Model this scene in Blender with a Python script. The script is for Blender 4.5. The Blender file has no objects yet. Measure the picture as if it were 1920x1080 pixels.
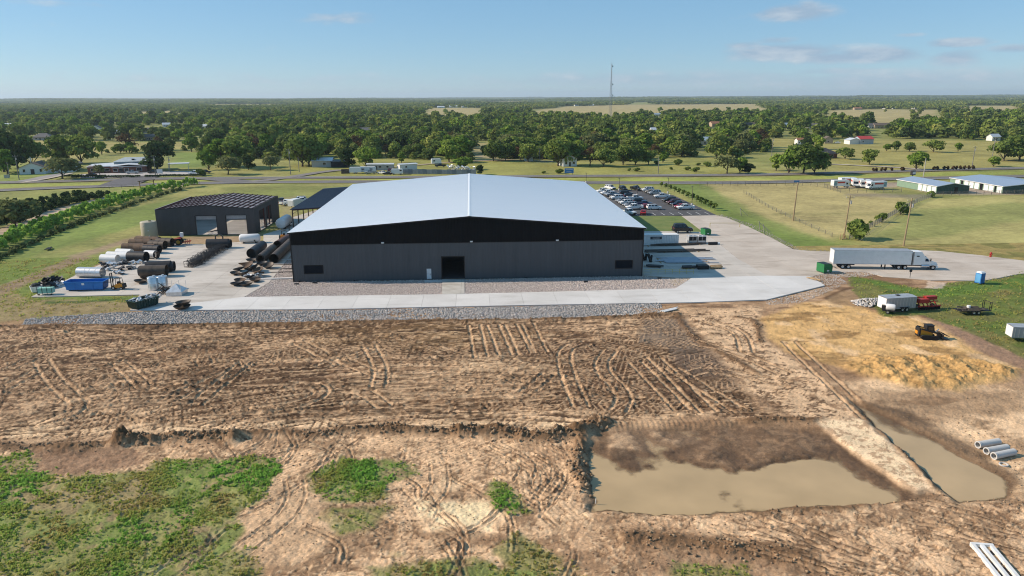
import bpy, math, random
import numpy as np
from mathutils import Vector, Matrix, Euler
random.seed(7); RNG = np.random.default_rng(11)
sc = bpy.context.scene
COL = sc.collection
PI = math.pi
# ---------------------------------------------------------------- camera
CAM_H, FPX = 36.0, 1340.0                      # metres above the yard, focal length for a 1920 px wide frame
PSI, PITCH, ROLL = math.radians(3.2), math.atan((540 - 182) / 1340.0), math.radians(0.22)
CAM_R = Matrix.Rotation(-PSI, 3, 'Z') @ Matrix.Rotation(PI / 2 - PITCH, 3, 'X') @ Matrix.Rotation(-ROLL, 3, 'Z')
cd = bpy.data.cameras.new('camera'); cam = bpy.data.objects.new('camera', cd); COL.objects.link(cam)
cam.location = (0, 0, CAM_H); cam.rotation_euler = CAM_R.to_euler()
cd.sensor_width = 36.0; cd.lens = FPX / 1920 * 36.0; cd.clip_start = 0.5; cd.clip_end = 60000
sc.camera = cam
# ---------------------------------------------------------------- sun, sky, exposure
SUN_TO = Vector((-16.5, 2.45, 10.2)).normalized()   # low morning sun from the left, slightly behind the hall
SUN_EL = math.asin(SUN_TO.z); SUN_AZ = math.atan2(SUN_TO.x, SUN_TO.y)
sl = bpy.data.lights.new('sun', 'SUN'); sun = bpy.data.objects.new('sun', sl); COL.objects.link(sun)
sl.energy = 4.6; sl.angle = math.radians(0.53); sl.color = (1.0, 0.85, 0.69)
sun.rotation_euler = SUN_TO.to_track_quat('Z', 'Y').to_euler(); sun.location = (-200, 100, 150)
sc.view_settings.view_transform = 'Standard'; sc.view_settings.look = 'None'
sc.view_settings.gamma = 1.0; sc.view_settings.use_curve_mapping = False
sc.view_settings.exposure = 0.40
HAZE = 0.00006
sc.cycles.use_denoising = True; sc.cycles.filter_width = 1.1
sc.cycles.max_bounces = 6; sc.cycles.diffuse_bounces = 3; sc.cycles.glossy_bounces = 3
sc.cycles.transmission_bounces = 4; sc.cycles.transparent_max_bounces = 4; sc.cycles.volume_bounces = 0
sc.cycles.caustics_reflective = False; sc.cycles.caustics_refractive = False

def G(px, py, z=0.0):
    """point of the level z that is seen at pixel (px, py) of the photograph"""
    d = CAM_R @ Vector(((px - 960) / FPX, (540 - py) / FPX, -1.0))
    t = (z - CAM_H) / d.z
    return Vector((0, 0, CAM_H)) + d * t
def heading(p0, p1):
    a, b = G(*p0), G(*p1); return math.atan2(b.y - a.y, b.x - a.x)

# ---------------------------------------------------------------- world
w = bpy.data.worlds.new('World'); sc.world = w; w.use_nodes = True
nt = w.node_tree; nt.nodes.clear()
def N(tree, typ, **kw):
    n = tree.nodes.new(typ)
    for k, v in kw.items():
        if k == 'ins':
            for i, x in v.items(): n.inputs[i].default_value = x
        else: setattr(n, k, v)
    return n
def mth(tree, op, a, b=None, c=None, clamp=False):
    n = tree.nodes.new('ShaderNodeMath'); n.operation = op; n.use_clamp = clamp
    for i, x in enumerate((a, b, c)):
        if x is None: continue
        if isinstance(x, (int, float)): n.inputs[i].default_value = x
        else: tree.links.new(x, n.inputs[i])
    return n.outputs[0]
sky = N(nt, 'ShaderNodeTexSky', sky_type='NISHITA', sun_disc=False, sun_elevation=SUN_EL, sun_rotation=SUN_AZ,
        altitude=1200.0, air_density=1.0, dust_density=0.05, ozone_density=3.5)
tc = N(nt, 'ShaderNodeTexCoord'); sep = N(nt, 'ShaderNodeSeparateXYZ'); nt.links.new(tc.outputs['Generated'], sep.inputs[0])
az = mth(nt, 'ARCTAN2', sep.outputs[0], sep.outputs[1]); el = mth(nt, 'ARCSINE', sep.outputs[2])
comb = N(nt, 'ShaderNodeCombineXYZ'); nt.links.new(az, comb.inputs[0]); nt.links.new(mth(nt, 'MULTIPLY', el, 3.2), comb.inputs[1])
n1 = N(nt, 'ShaderNodeTexNoise', ins={'Scale': 17.0, 'Detail': 7.0, 'Roughness': 0.62}); nt.links.new(comb.outputs[0], n1.inputs['Vector'])
n2 = N(nt, 'ShaderNodeTexNoise', ins={'Scale': 5.0, 'Detail': 3.0, 'Roughness': 0.5}); nt.links.new(comb.outputs[0], n2.inputs['Vector'])
def dirpx(px, py):
    d = (CAM_R @ Vector(((px - 960) / FPX, (540 - py) / FPX, -1.0))).normalized()
    return math.atan2(d.x, d.y), math.asin(d.z)
bank = None
for (px, py, wx, wy, amp) in [(1490, 24, 62, 13, .95), (1515, 14, 22, 10, .8), (1470, 98, 95, 14, .9), (1395, 85, 42, 8, .62), (1455, 76, 40, 7, .6),
                              (1640, 103, 70, 12, .95), (1560, 108, 80, 10, .8), (1795, 80, 42, 7, .9), (1790, 108, 40, 14, .7), (1900, 91, 36, 7, .7), (1705, 65, 22, 4, .5),
                              (1560, 134, 110, 7, .5), (1250, 148, 420, 16, .50), (1680, 150, 330, 18, .54), (560, 150, 560, 14, .34), (640, 34, 90, 12, .5), (130, 8, 190, 7, .3)]:
    a0, e0 = dirpx(px, py)
    ua = mth(nt, 'DIVIDE', mth(nt, 'SUBTRACT', az, a0), wx / FPX); ue = mth(nt, 'DIVIDE', mth(nt, 'SUBTRACT', el, e0), wy / FPX)
    g = mth(nt, 'EXPONENT', mth(nt, 'MULTIPLY', mth(nt, 'ADD', mth(nt, 'MULTIPLY', ua, ua), mth(nt, 'MULTIPLY', ue, ue)), -0.8))
    g = mth(nt, 'MULTIPLY', g, amp)
    bank = g if bank is None else mth(nt, 'MAXIMUM', bank, g)
# scattered thin cloud goes on all round the horizon
ring = mth(nt, 'MULTIPLY', mth(nt, 'EXPONENT', mth(nt, 'MULTIPLY', mth(nt, 'ABSOLUTE', mth(nt, 'SUBTRACT', el, 0.05)), -22.0)), 0.16)
bank = mth(nt, 'MAXIMUM', bank, ring)
cov = mth(nt, 'MULTIPLY', mth(nt, 'SUBTRACT', mth(nt, 'ADD', bank, mth(nt, 'MULTIPLY', n1.outputs[0], 0.95)), 0.72), 2.6, clamp=True)
cov = mth(nt, 'MULTIPLY', cov, 0.85)
lit = mth(nt, 'MULTIPLY', mth(nt, 'SUBTRACT', n1.outputs[0], 0.42), 3.2, clamp=True)
cc = N(nt, 'ShaderNodeMix', data_type='RGBA'); cc.inputs['A'].default_value = (3.0, 4.0, 5.2, 1); cc.inputs['B'].default_value = (5.4, 5.9, 6.4, 1)
nt.links.new(lit, cc.inputs['Factor'])
cm = N(nt, 'ShaderNodeMix', data_type='RGBA'); nt.links.new(cov, cm.inputs['Factor']); tint = N(nt, 'ShaderNodeMix', data_type='RGBA'); tint.inputs['Factor'].default_value = .5; tint.inputs['B'].default_value = (1.75, 4.0, 6.2, 1); nt.links.new(sky.outputs[0], tint.inputs['A']); nt.links.new(tint.outputs['Result'], cm.inputs['A']); nt.links.new(cc.outputs['Result'], cm.inputs['B'])
bg = N(nt, 'ShaderNodeBackground', ins={'Strength': 0.09}); nt.links.new(cm.outputs['Result'], bg.inputs['Color'])
wo = N(nt, 'ShaderNodeOutputWorld'); nt.links.new(bg.outputs[0], wo.inputs['Surface'])

# ---------------------------------------------------------------- materials
MATS = {}
def M(name, col=None, rough=0.7, metal=0.0, var=0.14, scale=1.2, bump=0.0, bscale=12.0, col2=None, spec=0.4, coords='Object', stretch=None, detail=5.0):
    if name in MATS: return MATS[name]
    m = bpy.data.materials.new(name); m.use_nodes = True; t = m.node_tree; p = t.nodes['Principled BSDF']
    co = N(t, 'ShaderNodeTexCoord'); src = co.outputs[coords]
    if stretch:
        mp = N(t, 'ShaderNodeMapping'); mp.inputs['Scale'].default_value = stretch; t.links.new(src, mp.inputs[0]); src = mp.outputs[0]
    n = N(t, 'ShaderNodeTexNoise', ins={'Scale': scale, 'Detail': detail, 'Roughness': 0.6}); t.links.new(src, n.inputs['Vector'])
    r = N(t, 'ShaderNodeValToRGB'); r.color_ramp.elements[0].position = 0.3; r.color_ramp.elements[1].position = 0.7
    c2 = col2 or tuple(min(1, c * (1 + var)) for c in col); c1 = tuple(c * (1 - var) for c in col) if not col2 else col
    r.color_ramp.elements[0].color = (*c1, 1); r.color_ramp.elements[1].color = (*c2, 1)
    t.links.new(n.outputs[0], r.inputs[0]); t.links.new(r.outputs[0], p.inputs['Base Color'])
    p.inputs['Roughness'].default_value = rough; p.inputs['Metallic'].default_value = metal; p.inputs['Specular IOR Level'].default_value = spec
    if bump:
        b = N(t, 'ShaderNodeBump', ins={'Strength': bump, 'Distance': 0.05}); n3 = N(t, 'ShaderNodeTexNoise', ins={'Scale': bscale, 'Detail': 4.0})
        t.links.new(src, n3.inputs['Vector']); t.links.new(n3.outputs[0], b.inputs['Height']); t.links.new(b.outputs[0], p.inputs['Normal'])
    MATS[name] = m
    return m
def glass(name='dark_glass', col=(0.012, 0.016, 0.02)):
    if name in MATS: return MATS[name]
    m = M(name, col, 0.08, 0, 0.1, 1.0, spec=0.7); return m

# ---------------------------------------------------------------- mesh helpers
class MB:
    """collects shapes; build() links them as one mesh object"""
    def __init__(s): s.v = []; s.f = []
    def add(s, vs, fs, mat=None):
        o = len(s.v)
        s.v += [tuple(mat @ Vector(v)) if mat is not None else tuple(v) for v in vs]
        s.f += [tuple(i + o for i in f) for f in fs]; return s
    def box(s, x0, x1, y0, y1, z0, z1, mat=None):
        return s.add([(x0, y0, z0), (x1, y0, z0), (x1, y1, z0), (x0, y1, z0), (x0, y0, z1), (x1, y0, z1), (x1, y1, z1), (x0, y1, z1)],
                     [(0, 3, 2, 1), (4, 5, 6, 7), (0, 1, 5, 4), (1, 2, 6, 5), (2, 3, 7, 6), (3, 0, 4, 7)], mat)
    def bar(s, a, b, wd, ht=None, up=(0, 0, 1)):
        a, b = Vector(a), Vector(b); ht = ht or wd; d = (b - a).normalized(); u = Vector(up)
        if abs(d.dot(u)) > 0.98: u = Vector((1, 0, 0))
        r = d.cross(u).normalized() * wd / 2; u = r.cross(d).normalized() * ht / 2
        return s.add([a - r - u, a + r - u, a + r + u, a - r + u, b - r - u, b + r - u, b + r + u, b - r + u],
                     [(3, 2, 1, 0), (4, 5, 6, 7), (0, 1, 5, 4), (1, 2, 6, 5), (2, 3, 7, 6), (3, 0, 4, 7)])
    def tube(s, a, b, r0, r1=None, n=10, cap=True):
        a, b = Vector(a), Vector(b); r1 = r0 if r1 is None else r1; d = (b - a).normalized()
        u = Vector((0, 0, 1)) if abs(d.z) < 0.9 else Vector((1, 0, 0)); x = d.cross(u).normalized(); y = x.cross(d)
        vs = []
        for p, r in ((a, r0), (b, r1)):
            vs += [p + x * math.cos(2 * PI * i / n) * r + y * math.sin(2 * PI * i / n) * r for i in range(n)]
        fs = [(i, (i + 1) % n, n + (i + 1) % n, n + i) for i in range(n)]
        if cap: fs += [tuple(range(n))[::-1], tuple(range(n, 2 * n))]
        return s.add(vs, fs)
    def pipe(s, a, b, r, th, n=18):
        """hollow pipe with wall thickness"""
        a, b = Vector(a), Vector(b); d = (b - a).normalized()
        u = Vector((0, 0, 1)) if abs(d.z) < 0.9 else Vector((1, 0, 0)); x = d.cross(u).normalized(); y = x.cross(d)
        vs = []
        for p, q in ((a, r), (b, r), (b, r - th), (a, r - th)):
            vs += [p + x * math.cos(2 * PI * i / n) * q + y * math.sin(2 * PI * i / n) * q for i in range(n)]
        fs = []
        for k in range(4):
            k2 = (k + 1) % 4
            fs += [(k * n + i, k * n + (i + 1) % n, k2 * n + (i + 1) % n, k2 * n + i) for i in range(n)]
        return s.add(vs, fs)
    def lathe(s, prof, n=20, mat=None, axis='Z'):
        """prof: list of (radius, height)"""
        vs = []
        for r, h in prof:
            for i in range(n):
                c, q = math.cos(2 * PI * i / n) * r, math.sin(2 * PI * i / n) * r
                vs.append((c, q, h) if axis == 'Z' else ((h, c, q) if axis == 'X' else (c, h, q)))
        fs = []
        for k in range(len(prof) - 1):
            fs += [(k * n + i, k * n + (i + 1) % n, (k + 1) * n + (i + 1) % n, (k + 1) * n + i) for i in range(n)]
        return s.add(vs, fs, mat)
    def prism(s, poly, z0, z1, mat=None):
        n = len(poly); vs = [(x, y, z0) for x, y in poly] + [(x, y, z1) for x, y in poly]
        fs = [tuple(range(n))[::-1], tuple(range(n, 2 * n))] + [(i, (i + 1) % n, n + (i + 1) % n, n + i) for i in range(n)]
        return s.add(vs, fs, mat)
    def side(s, prof, y0, y1, mat=None):
        """side profile in x,z extruded across y"""
        n = len(prof); vs = [(x, y0, z) for x, z in prof] + [(x, y1, z) for x, z in prof]
        fs = [tuple(range(n)), tuple(range(n, 2 * n))[::-1]] + [(n + i, n + (i + 1) % n, (i + 1) % n, i) for i in range(n)]
        return s.add(vs, fs, mat)
    def mesh(s, name):
        me = bpy.data.meshes.new(name); me.from_pydata(s.v, [], s.f); me.update(); return me
    def build(s, name, mat, parent=None, smooth=False, loc=None, bevel=0):
        me = s.mesh(name)
        if mat: me.materials.append(mat)
        if smooth: shade(me)
        o = bpy.data.objects.new(name, me); COL.objects.link(o)
        if parent is not None: o.parent = parent
        if loc is not None: o.location = loc
        if bevel:
            b = o.modifiers.new('bevel', 'BEVEL'); b.width = bevel; b.segments = 2; b.limit_method = 'ANGLE'
        return o
def shade(me, ang=40):
    me.polygons.foreach_set('use_smooth', [True] * len(me.polygons)); me.set_sharp_from_angle(angle=math.radians(ang))
def tag(o, label=None, cat=None, group=None, kind=None):
    if label: o['label'] = label
    if cat: o['category'] = cat
    if group: o['group'] = group
    if kind: o['kind'] = kind
    return o
def thing(name, label, cat, loc=(0, 0, 0), rz=0.0, group=None):
    o = bpy.data.objects.new(name, None); COL.objects.link(o); o.empty_display_size = 0.3
    o.location = loc; o.rotation_euler = (0, 0, rz)
    return tag(o, label, cat, group)
def clone(o, loc=None, rz=None, label=None, group=None, scale=None, cat=None, swap=None, parent=None):
    """copy of a thing with its parts and sub-parts; swap maps a part name to another material"""
    c = o.copy(); COL.objects.link(c)
    if parent is not None: c.parent = parent
    if loc is not None: c.location = loc
    if rz is not None: c.rotation_euler = (0, 0, rz)
    if scale is not None: c.scale = (scale,) * 3 if isinstance(scale, (int, float)) else scale
    if label: c['label'] = label
    if group: c['group'] = group
    if cat: c['category'] = cat
    key = c.name.split('.')[0]
    if swap and key in swap and c.type == 'MESH':
        c.material_slots[0].link = 'OBJECT'; c.material_slots[0].material = swap[key]
    for ch in o.children: clone(ch, parent=c, swap=swap)
    return c
def npmesh(name, verts, faces, mat=None, attrs=None, smooth=False):
    """fast mesh from numpy arrays; faces (n,3) or (n,4); attrs {name: (n,3) point colours or (n,) floats}"""
    me = bpy.data.meshes.new(name); nv, nf, k = len(verts), len(faces), faces.shape[1]
    me.vertices.add(nv); me.vertices.foreach_set('co', np.ascontiguousarray(verts, np.float32).ravel())
    me.loops.add(nf * k); me.loops.foreach_set('vertex_index', np.ascontiguousarray(faces, np.int32).ravel())
    me.polygons.add(nf); me.polygons.foreach_set('loop_start', np.arange(0, nf * k, k, dtype=np.int32))
    if smooth: me.polygons.foreach_set('use_smooth', np.ones(nf, bool))
    me.update(calc_edges=True)
    for an, av in (attrs or {}).items():
        if av.ndim == 2:
            a = me.attributes.new(an, 'FLOAT_COLOR', 'POINT'); a.data.foreach_set('color', np.c_[av, np.ones(len(av))].astype(np.float32).ravel())
        else:
            a = me.attributes.new(an, 'FLOAT', 'POINT'); a.data.foreach_set('value', av.astype(np.float32))
    if mat: me.materials.append(mat)
    return me
def link(me, name, parent=None, kind=None):
    o = bpy.data.objects.new(name, me); COL.objects.link(o)
    if parent is not None: o.parent = parent
    if kind: o['kind'] = kind
    return o

# ---------------------------------------------------------------- numpy noise and regions
TAB = RNG.random((512, 512)).astype(np.float32)
def vnoise(x, y):
    xi = np.floor(x).astype(np.int32); yi = np.floor(y).astype(np.int32)
    fx = (x - xi).astype(np.float32); fy = (y - yi).astype(np.float32); fx = fx * fx * (3 - 2 * fx); fy = fy * fy * (3 - 2 * fy)
    x0 = xi & 511; x1 = (xi + 1) & 511; y0 = yi & 511; y1 = (yi + 1) & 511
    return (TAB[y0, x0] * (1 - fx) + TAB[y0, x1] * fx) * (1 - fy) + (TAB[y1, x0] * (1 - fx) + TAB[y1, x1] * fx) * fy
def fbm(x, y, f=1.0, o=4, g=0.5):
    s = 0; a = 1; t = 0
    for i in range(o):
        s = s + a * vnoise(x * f + 37.3 * i, y * f + 91.7 * i); t += a; a *= g; f *= 2.03
    return s / t
def sstep(a, b, x):
    t = np.clip((x - a) / (b - a), 0, 1); return t * t * (3 - 2 * t)
def poly_sd(X, Y, poly):
    """signed distance, negative inside"""
    d = np.full(X.shape, 1e9, np.float32); ins = np.zeros(X.shape, bool); n = len(poly)
    for i in range(n):
        ax, ay = poly[i]; bx, by = poly[(i + 1) % n]; ex, ey = bx - ax, by - ay
        wx, wy = X - ax, Y - ay; t = np.clip((wx * ex + wy * ey) / (ex * ex + ey * ey + 1e-9), 0, 1)
        d = np.minimum(d, (wx - ex * t) ** 2 + (wy - ey * t) ** 2)
        c = (ay > Y) != (by > Y)
        ins ^= c & (X < (bx - ax) * (Y - ay) / ((by - ay) if by != ay else 1e-9) + ax)
    d = np.sqrt(d); return np.where(ins, -d, d)
def line_d(X, Y, pts):
    """distance to a polyline and the running length at the nearest point"""
    d = np.full(X.shape, 1e9, np.float32)
    for (ax, ay), (bx, by) in zip(pts[:-1], pts[1:]):
        ex, ey = bx - ax, by - ay; wx, wy = X - ax, Y - ay; t = np.clip((wx * ex + wy * ey) / (ex * ex + ey * ey + 1e-9), 0, 1)
        d = np.minimum(d, (wx - ex * t) ** 2 + (wy - ey * t) ** 2)
    return np.sqrt(d)
def pxpoly(pts, z=0.0): return [tuple(G(x, y, z)[:2]) for x, y in pts]
def smooth_line(pts, k=3):
    p = [np.array(q[:2], float) for q in pts]
    for _ in range(k):
        q = [p[0]]
        for a, b in zip(p[:-1], p[1:]): q += [a * .75 + b * .25, a * .25 + b * .75]
        p = q + [p[-1]]
    return [tuple(a) for a in p]
# ================================================================ GROUND
class Sheet:
    def __init__(s, ys, ts, off):
        s.y = np.asarray(ys, np.float32); s.Y = np.repeat(s.y[:, None], len(ts), 1); s.X = (np.asarray(ts, np.float32)[None, :] * (s.y[:, None] + off)).astype(np.float32)
        s.H = np.zeros_like(s.X); s.C = np.zeros(s.X.shape + (3,), np.float32); s.W = np.zeros_like(s.X)
    def rows(s, lo, hi):
        return slice(max(0, int(np.searchsorted(s.y, lo))), min(len(s.y), int(np.searchsorted(s.y, hi))))
    def region(s, poly, soft=1.0, wob=0.0, wf=0.3, px=True, z=0.0):
        if px: poly = pxpoly(poly, z)
        ylo, yhi = min(p[1] for p in poly), max(p[1] for p in poly); mg = soft + wob + .5
        r = s.rows(ylo - mg, yhi + mg); m = np.zeros_like(s.X)
        if r.stop <= r.start: return m
        X, Y = s.X[r], s.Y[r]; d = poly_sd(X, Y, poly)
        if wob: d = d + (fbm(X, Y, wf, 4) - .5) * 2 * wob
        m[r] = 1 - sstep(-soft, soft, d); return m
    def strip(s, pts, wd, soft=.5, px=True, wob=0, wf=.3, k=2):
        pts = smooth_line(pxpoly(pts) if px else pts, k); ylo, yhi = min(p[1] for p in pts), max(p[1] for p in pts); mg = wd + soft + wob + .5
        r = s.rows(ylo - mg, yhi + mg); m = np.zeros_like(s.X)
        if r.stop <= r.start: return m
        X, Y = s.X[r], s.Y[r]; d = line_d(X, Y, pts)
        if wob: d = d + (fbm(X, Y, wf, 3) - .5) * 2 * wob
        m[r] = 1 - sstep(wd / 2 - soft, wd / 2 + soft, d); return m
    def paint(s, m, c, a=1.0):
        m = (m * a)[..., None]; s.C = s.C * (1 - m) + np.array(c, np.float32) * m
    def make(s, name, mat):
        nr, nc = s.X.shape; idx = np.arange(nr * nc, dtype=np.int32).reshape(nr, nc)
        f = np.stack([idx[:-1, :-1], idx[:-1, 1:], idx[1:, 1:], idx[1:, :-1]], -1).reshape(-1, 4)
        me = npmesh(name, np.stack([s.X, s.Y, s.H], -1).reshape(-1, 3), f, mat, {'tone': s.C.reshape(-1, 3), 'wet': s.W.ravel()}, smooth=True)
        return link(me, name, kind='structure')

def ground_material(name, bump, fine, coarse, grain=1.0):
    m = bpy.data.materials.new(name); m.use_nodes = True; t = m.node_tree; p = t.nodes['Principled BSDF']; L = t.links.new
    a = N(t, 'ShaderNodeAttribute', attribute_name='tone'); wet = N(t, 'ShaderNodeAttribute', attribute_name='wet')
    co = N(t, 'ShaderNodeTexCoord')
    n1 = N(t, 'ShaderNodeTexNoise', ins={'Scale': fine, 'Detail': 7.0, 'Roughness': 0.7}); L(co.outputs['Object'], n1.inputs['Vector'])
    n2 = N(t, 'ShaderNodeTexNoise', ins={'Scale': coarse, 'Detail': 6.0, 'Roughness': 0.65}); L(co.outputs['Object'], n2.inputs['Vector'])
    k = mth(t, 'ADD', mth(t, 'MULTIPLY', n1.outputs[0], grain), mth(t, 'MULTIPLY', n2.outputs[0], 0.9))
    k = mth(t, 'MAXIMUM', mth(t, 'ADD', mth(t, 'MULTIPLY', mth(t, 'SUBTRACT', k, (grain + .9) / 2), 1.7), 1.0), .25)
    mul = N(t, 'ShaderNodeVectorMath', operation='SCALE'); L(a.outputs['Color'], mul.inputs[0]); L(k, mul.inputs['Scale'])
    L(mul.outputs[0], p.inputs['Base Color'])
    L(mth(t, 'SUBTRACT', 0.95, mth(t, 'MULTIPLY', wet.outputs['Fac'], 0.45)), p.inputs['Roughness'])
    p.inputs['Specular IOR Level'].default_value = 0.2
    b = N(t, 'ShaderNodeBump', ins={'Strength': bump, 'Distance': 0.22}); L(n1.outputs[0], b.inputs['Height']); L(b.outputs[0], p.inputs['Normal'])
    return m

# soil, sand and grass colours
DRY = (.46, .34, .22); TAN = (.31, .212, .13); BROWN = (.19, .118, .068); DARK = (.09, .055, .032); PINK = (.47, .345, .222)
SAND = (.50, .345, .155); SAND_D = (.28, .18, .075); GREY = (.185, .15, .115); PALE = (.56, .435, .285)
GR_L = (.10, .175, .028); GR_D = (.045, .095, .018); GR_Y = (.215, .225, .055); GR_B = (.17, .15, .055); STRAW = (.31, .26, .095)

# ---- near sheet: the graded lot, its pits and the grass about it
near = Sheet(28 * (170 / 28.) ** np.linspace(0, 1, 660), np.linspace(-.74, .76, 1160), 26)
X, Y = near.X, near.Y
nA = fbm(X, Y, .045, 4); nB = fbm(X + 200, Y, .16, 4); nC = fbm(X, Y + 300, .7, 4, .6); nD = fbm(X * .22, Y + 50, .55, 4, .6); nE = fbm(X + 70, Y * 1.0, 2.1, 3, .6)
near.C[:] = np.array(TAN, np.float32)
near.paint(sstep(.40, .62, nB * .5 + nD * .5), DRY, .75)
near.paint(sstep(.50, .64, nA * .35 + nD * .65), BROWN, .8)
# main graded field, brown and churned, streaked along its length
field = near.region([(-60, 612), (640, 604), (1270, 590), (1310, 640), (1390, 720), (1470, 790), (1130, 790), (1040, 815), (640, 808), (300, 822), (-60, 842)], 1.2, 1.6, .2)
th_ = (fbm(X, Y, .018, 2) - .5) * 1.5; U = X * np.cos(th_) + Y * np.sin(th_); V = Y * np.cos(th_) - X * np.sin(th_)
def ridged(x, y, f, o=4, g=.6): return 1 - np.abs(2 * fbm(x, y, f, o, g) - 1)
nF = fbm(U * .12 + 11, V * .9, .8, 5, .62); R1 = ridged(U * .07 + 5, V * .75, 1.0, 4); R2 = ridged(U * .22 + 50, V * 1.3, 1.0, 3); R3 = ridged(X * .5 + 9, Y * .8, .9, 4)
near.paint(field, (.235, .152, .088), .92)
near.paint(field * sstep(.515, .55, nF * .7 + nB * .3), DRY, .8)
near.paint(field * sstep(.53, .57, fbm(U * .16 + 90, V * .8, .6, 5, .62) * .7 + nA * .3), (.135, .083, .046), .85)
for pl, c, a in [([(560, 612), (880, 606), (1010, 622), (900, 650), (700, 660), (580, 640)], (.20, .13, .06), .55),
                 ([(420, 690), (620, 690), (640, 740), (560, 775), (380, 780)], (.15, .092, .052), .75), ([(0, 690), (60, 690), (90, 760), (0, 780)], TAN, .5),
                 ([(60, 760), (250, 700), (330, 730), (330, 780), (160, 800)], DRY, .55), ([(900, 650), (1130, 640), (1290, 690), (1330, 770), (1090, 770), (950, 700)], (.135, .083, .05), .9),
                 ([(0, 800), (300, 792), (640, 790), (1080, 786), (1080, 800), (640, 803), (300, 814), (0, 822)], PALE, .9), ([(700, 690), (1000, 690), (1000, 740), (700, 745)], DRY, .3), ([(880, 655), (960, 660), (1050, 690), (1000, 705), (860, 690)], PALE, .5), ([(640, 655), (700, 640), (780, 640), (720, 665)], DRY, .5), ([(1080, 770), (1330, 772), (1420, 790), (1100, 792)], DRY, .7)]:
    near.paint(near.region(pl, 1.5, 2.2, .22) * field, c, a)
CREV = field * np.maximum(sstep(.90, .97, R1), sstep(.92, .98, R2) * .8); SPK = field * sstep(.70, .80, vnoise(X * 1.7, Y * 1.1) * .5 + vnoise(X * 3.4 + 9, Y * 2.2) * .5)
near.paint(CREV, (.085, .05, .028), .85); near.paint(field * sstep(.80, .86, R1) * (1 - sstep(.88, .92, R1)), PALE, .5); near.paint(SPK, (.075, .043, .023), .75); near.paint(field * sstep(.70, .8, vnoise(X * 2.1 + 40, Y * 1.3)) * .6, DRY, .6)
# grey wet mud
gm = near.region([(1198, 598), (1290, 598), (1335, 660), (1390, 700), (1290, 710), (1260, 650), (1200, 640)], .6, 1.4, .3); near.paint(gm, GREY, .85); near.W += gm * .5
near.paint(near.region([(1330, 640), (1410, 720), (1300, 740), (1260, 680)], 1, 1.5, .3), (.14, .10, .07), .6)
# light crust right of the field
crust = near.region([(1280, 590), (1420, 575), (1440, 640), (1520, 690), (1620, 780), (1750, 918), (1690, 905), (1560, 800), (1480, 790), (1390, 720), (1330, 650)], 1, 1.2, .3)
near.paint(crust, (.50, .375, .245), .95); near.paint(crust * sstep(.55, .66, fbm(X, Y, .55, 5, .6)), (.225, .145, .085), .75); near.paint(crust * sstep(.91, .96, R3), (.14, .087, .05), .85)
# ground in front
front = near.region([(-60, 842), (300, 826), (640, 812), (1040, 822), (1095, 850), (1110, 950), (1300, 962), (1660, 942), (1990, 930), (1990, 1140), (-60, 1140)], 1, 1.0, .3)
near.paint(front, PINK, .95); near.paint(front * sstep(.50, .54, nB * .6 + nC * .4), (.34, .238, .15), .75); near.paint(front * sstep(.56, .59, fbm(X + 60, Y, .28, 5, .62)), (.235, .158, .095), .7)
near.paint(front * sstep(.93, .97, R3), (.17, .11, .065), .8); near.paint(front * sstep(.70, .74, vnoise(X * 3.1, Y * 2.4) * .55 + nE * .45), (.22, .148, .09), .7); near.paint(front * sstep(.62, .66, nE), PALE, .5)
def cleats(mask, per, seed, c, dep, amp=.8):
    """cleat and tread marks: patches of parallel pressed lines"""
    global CLEAT
    q = np.floor(fbm(X + seed, Y, .09, 2) * 14) * .9 + seed; wv = 2 * PI * (X * np.cos(q) + Y * np.sin(q)) / per + 1.2 * fbm(X, Y, .25, 2)
    ln = sstep(.45, .8, np.sin(wv)) * sstep(.46, .52, fbm(X + seed * 3, Y + 8, .16, 3)) * mask; near.paint(ln, c, amp); CLEAT = CLEAT - ln * dep
CLEAT = np.zeros_like(X); cleats(front, .50, 3.1, (.30, .21, .132), .022, .6); cleats(front * np.maximum(.25, near.region([(880, 830), (1090, 830), (1100, 950), (1000, 990), (900, 920)], 1, 1, .4)), .62, 7.7, (.25, .17, .105), .035, .6); cleats(field, .95, 5.3, (.11, .067, .038), .045); cleats(field, .7, 9.1, (.40, .29, .185), -.03, .7)
for pl, c, a in [([(790, 935), (930, 935), (925, 1000), (790, 1000)], PALE, .95), ([(830, 895), (880, 900), (860, 925), (820, 918)], PALE, .7), ([(500, 900), (600, 930), (640, 1000), (560, 1060), (440, 1060), (440, 990)], (.42, .31, .20), .7),
                 ([(770, 990), (960, 1000), (960, 1015), (770, 1010)], BROWN, .6), ([(60, 845), (260, 840), (280, 870), (110, 888), (60, 875)], (.225, .15, .10), .8), ([(1180, 1000), (1420, 1010), (1560, 1080), (1180, 1080)], (.24, .16, .10), .55)]:
    near.paint(near.region(pl, .5, 1.2, .5), c, a)
# tan and dark ground to the right
rt = near.region([(1560, 720), (1920, 690), (1990, 720), (1990, 940), (1790, 938), (1660, 770)], 1.2, 1.5, .25); near.paint(rt, (.55, .42, .275), .95)
near.paint(rt * sstep(.50, .62, fbm(X * .5, Y, .32, 5, .6)), (.27, .185, .112), .7)
near.paint(near.region([(1600, 730), (1760, 735), (1920, 735), (1920, 770), (1760, 790), (1650, 780)], 1.5, 2.0, .25), (.21, .142, .085), .6)
tr = near.region([(1750, 600), (1830, 625), (1920, 668), (1920, 720), (1900, 690), (1800, 650)], .8, .8, .4); near.paint(tr, (.29, .20, .14), .9)
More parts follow.
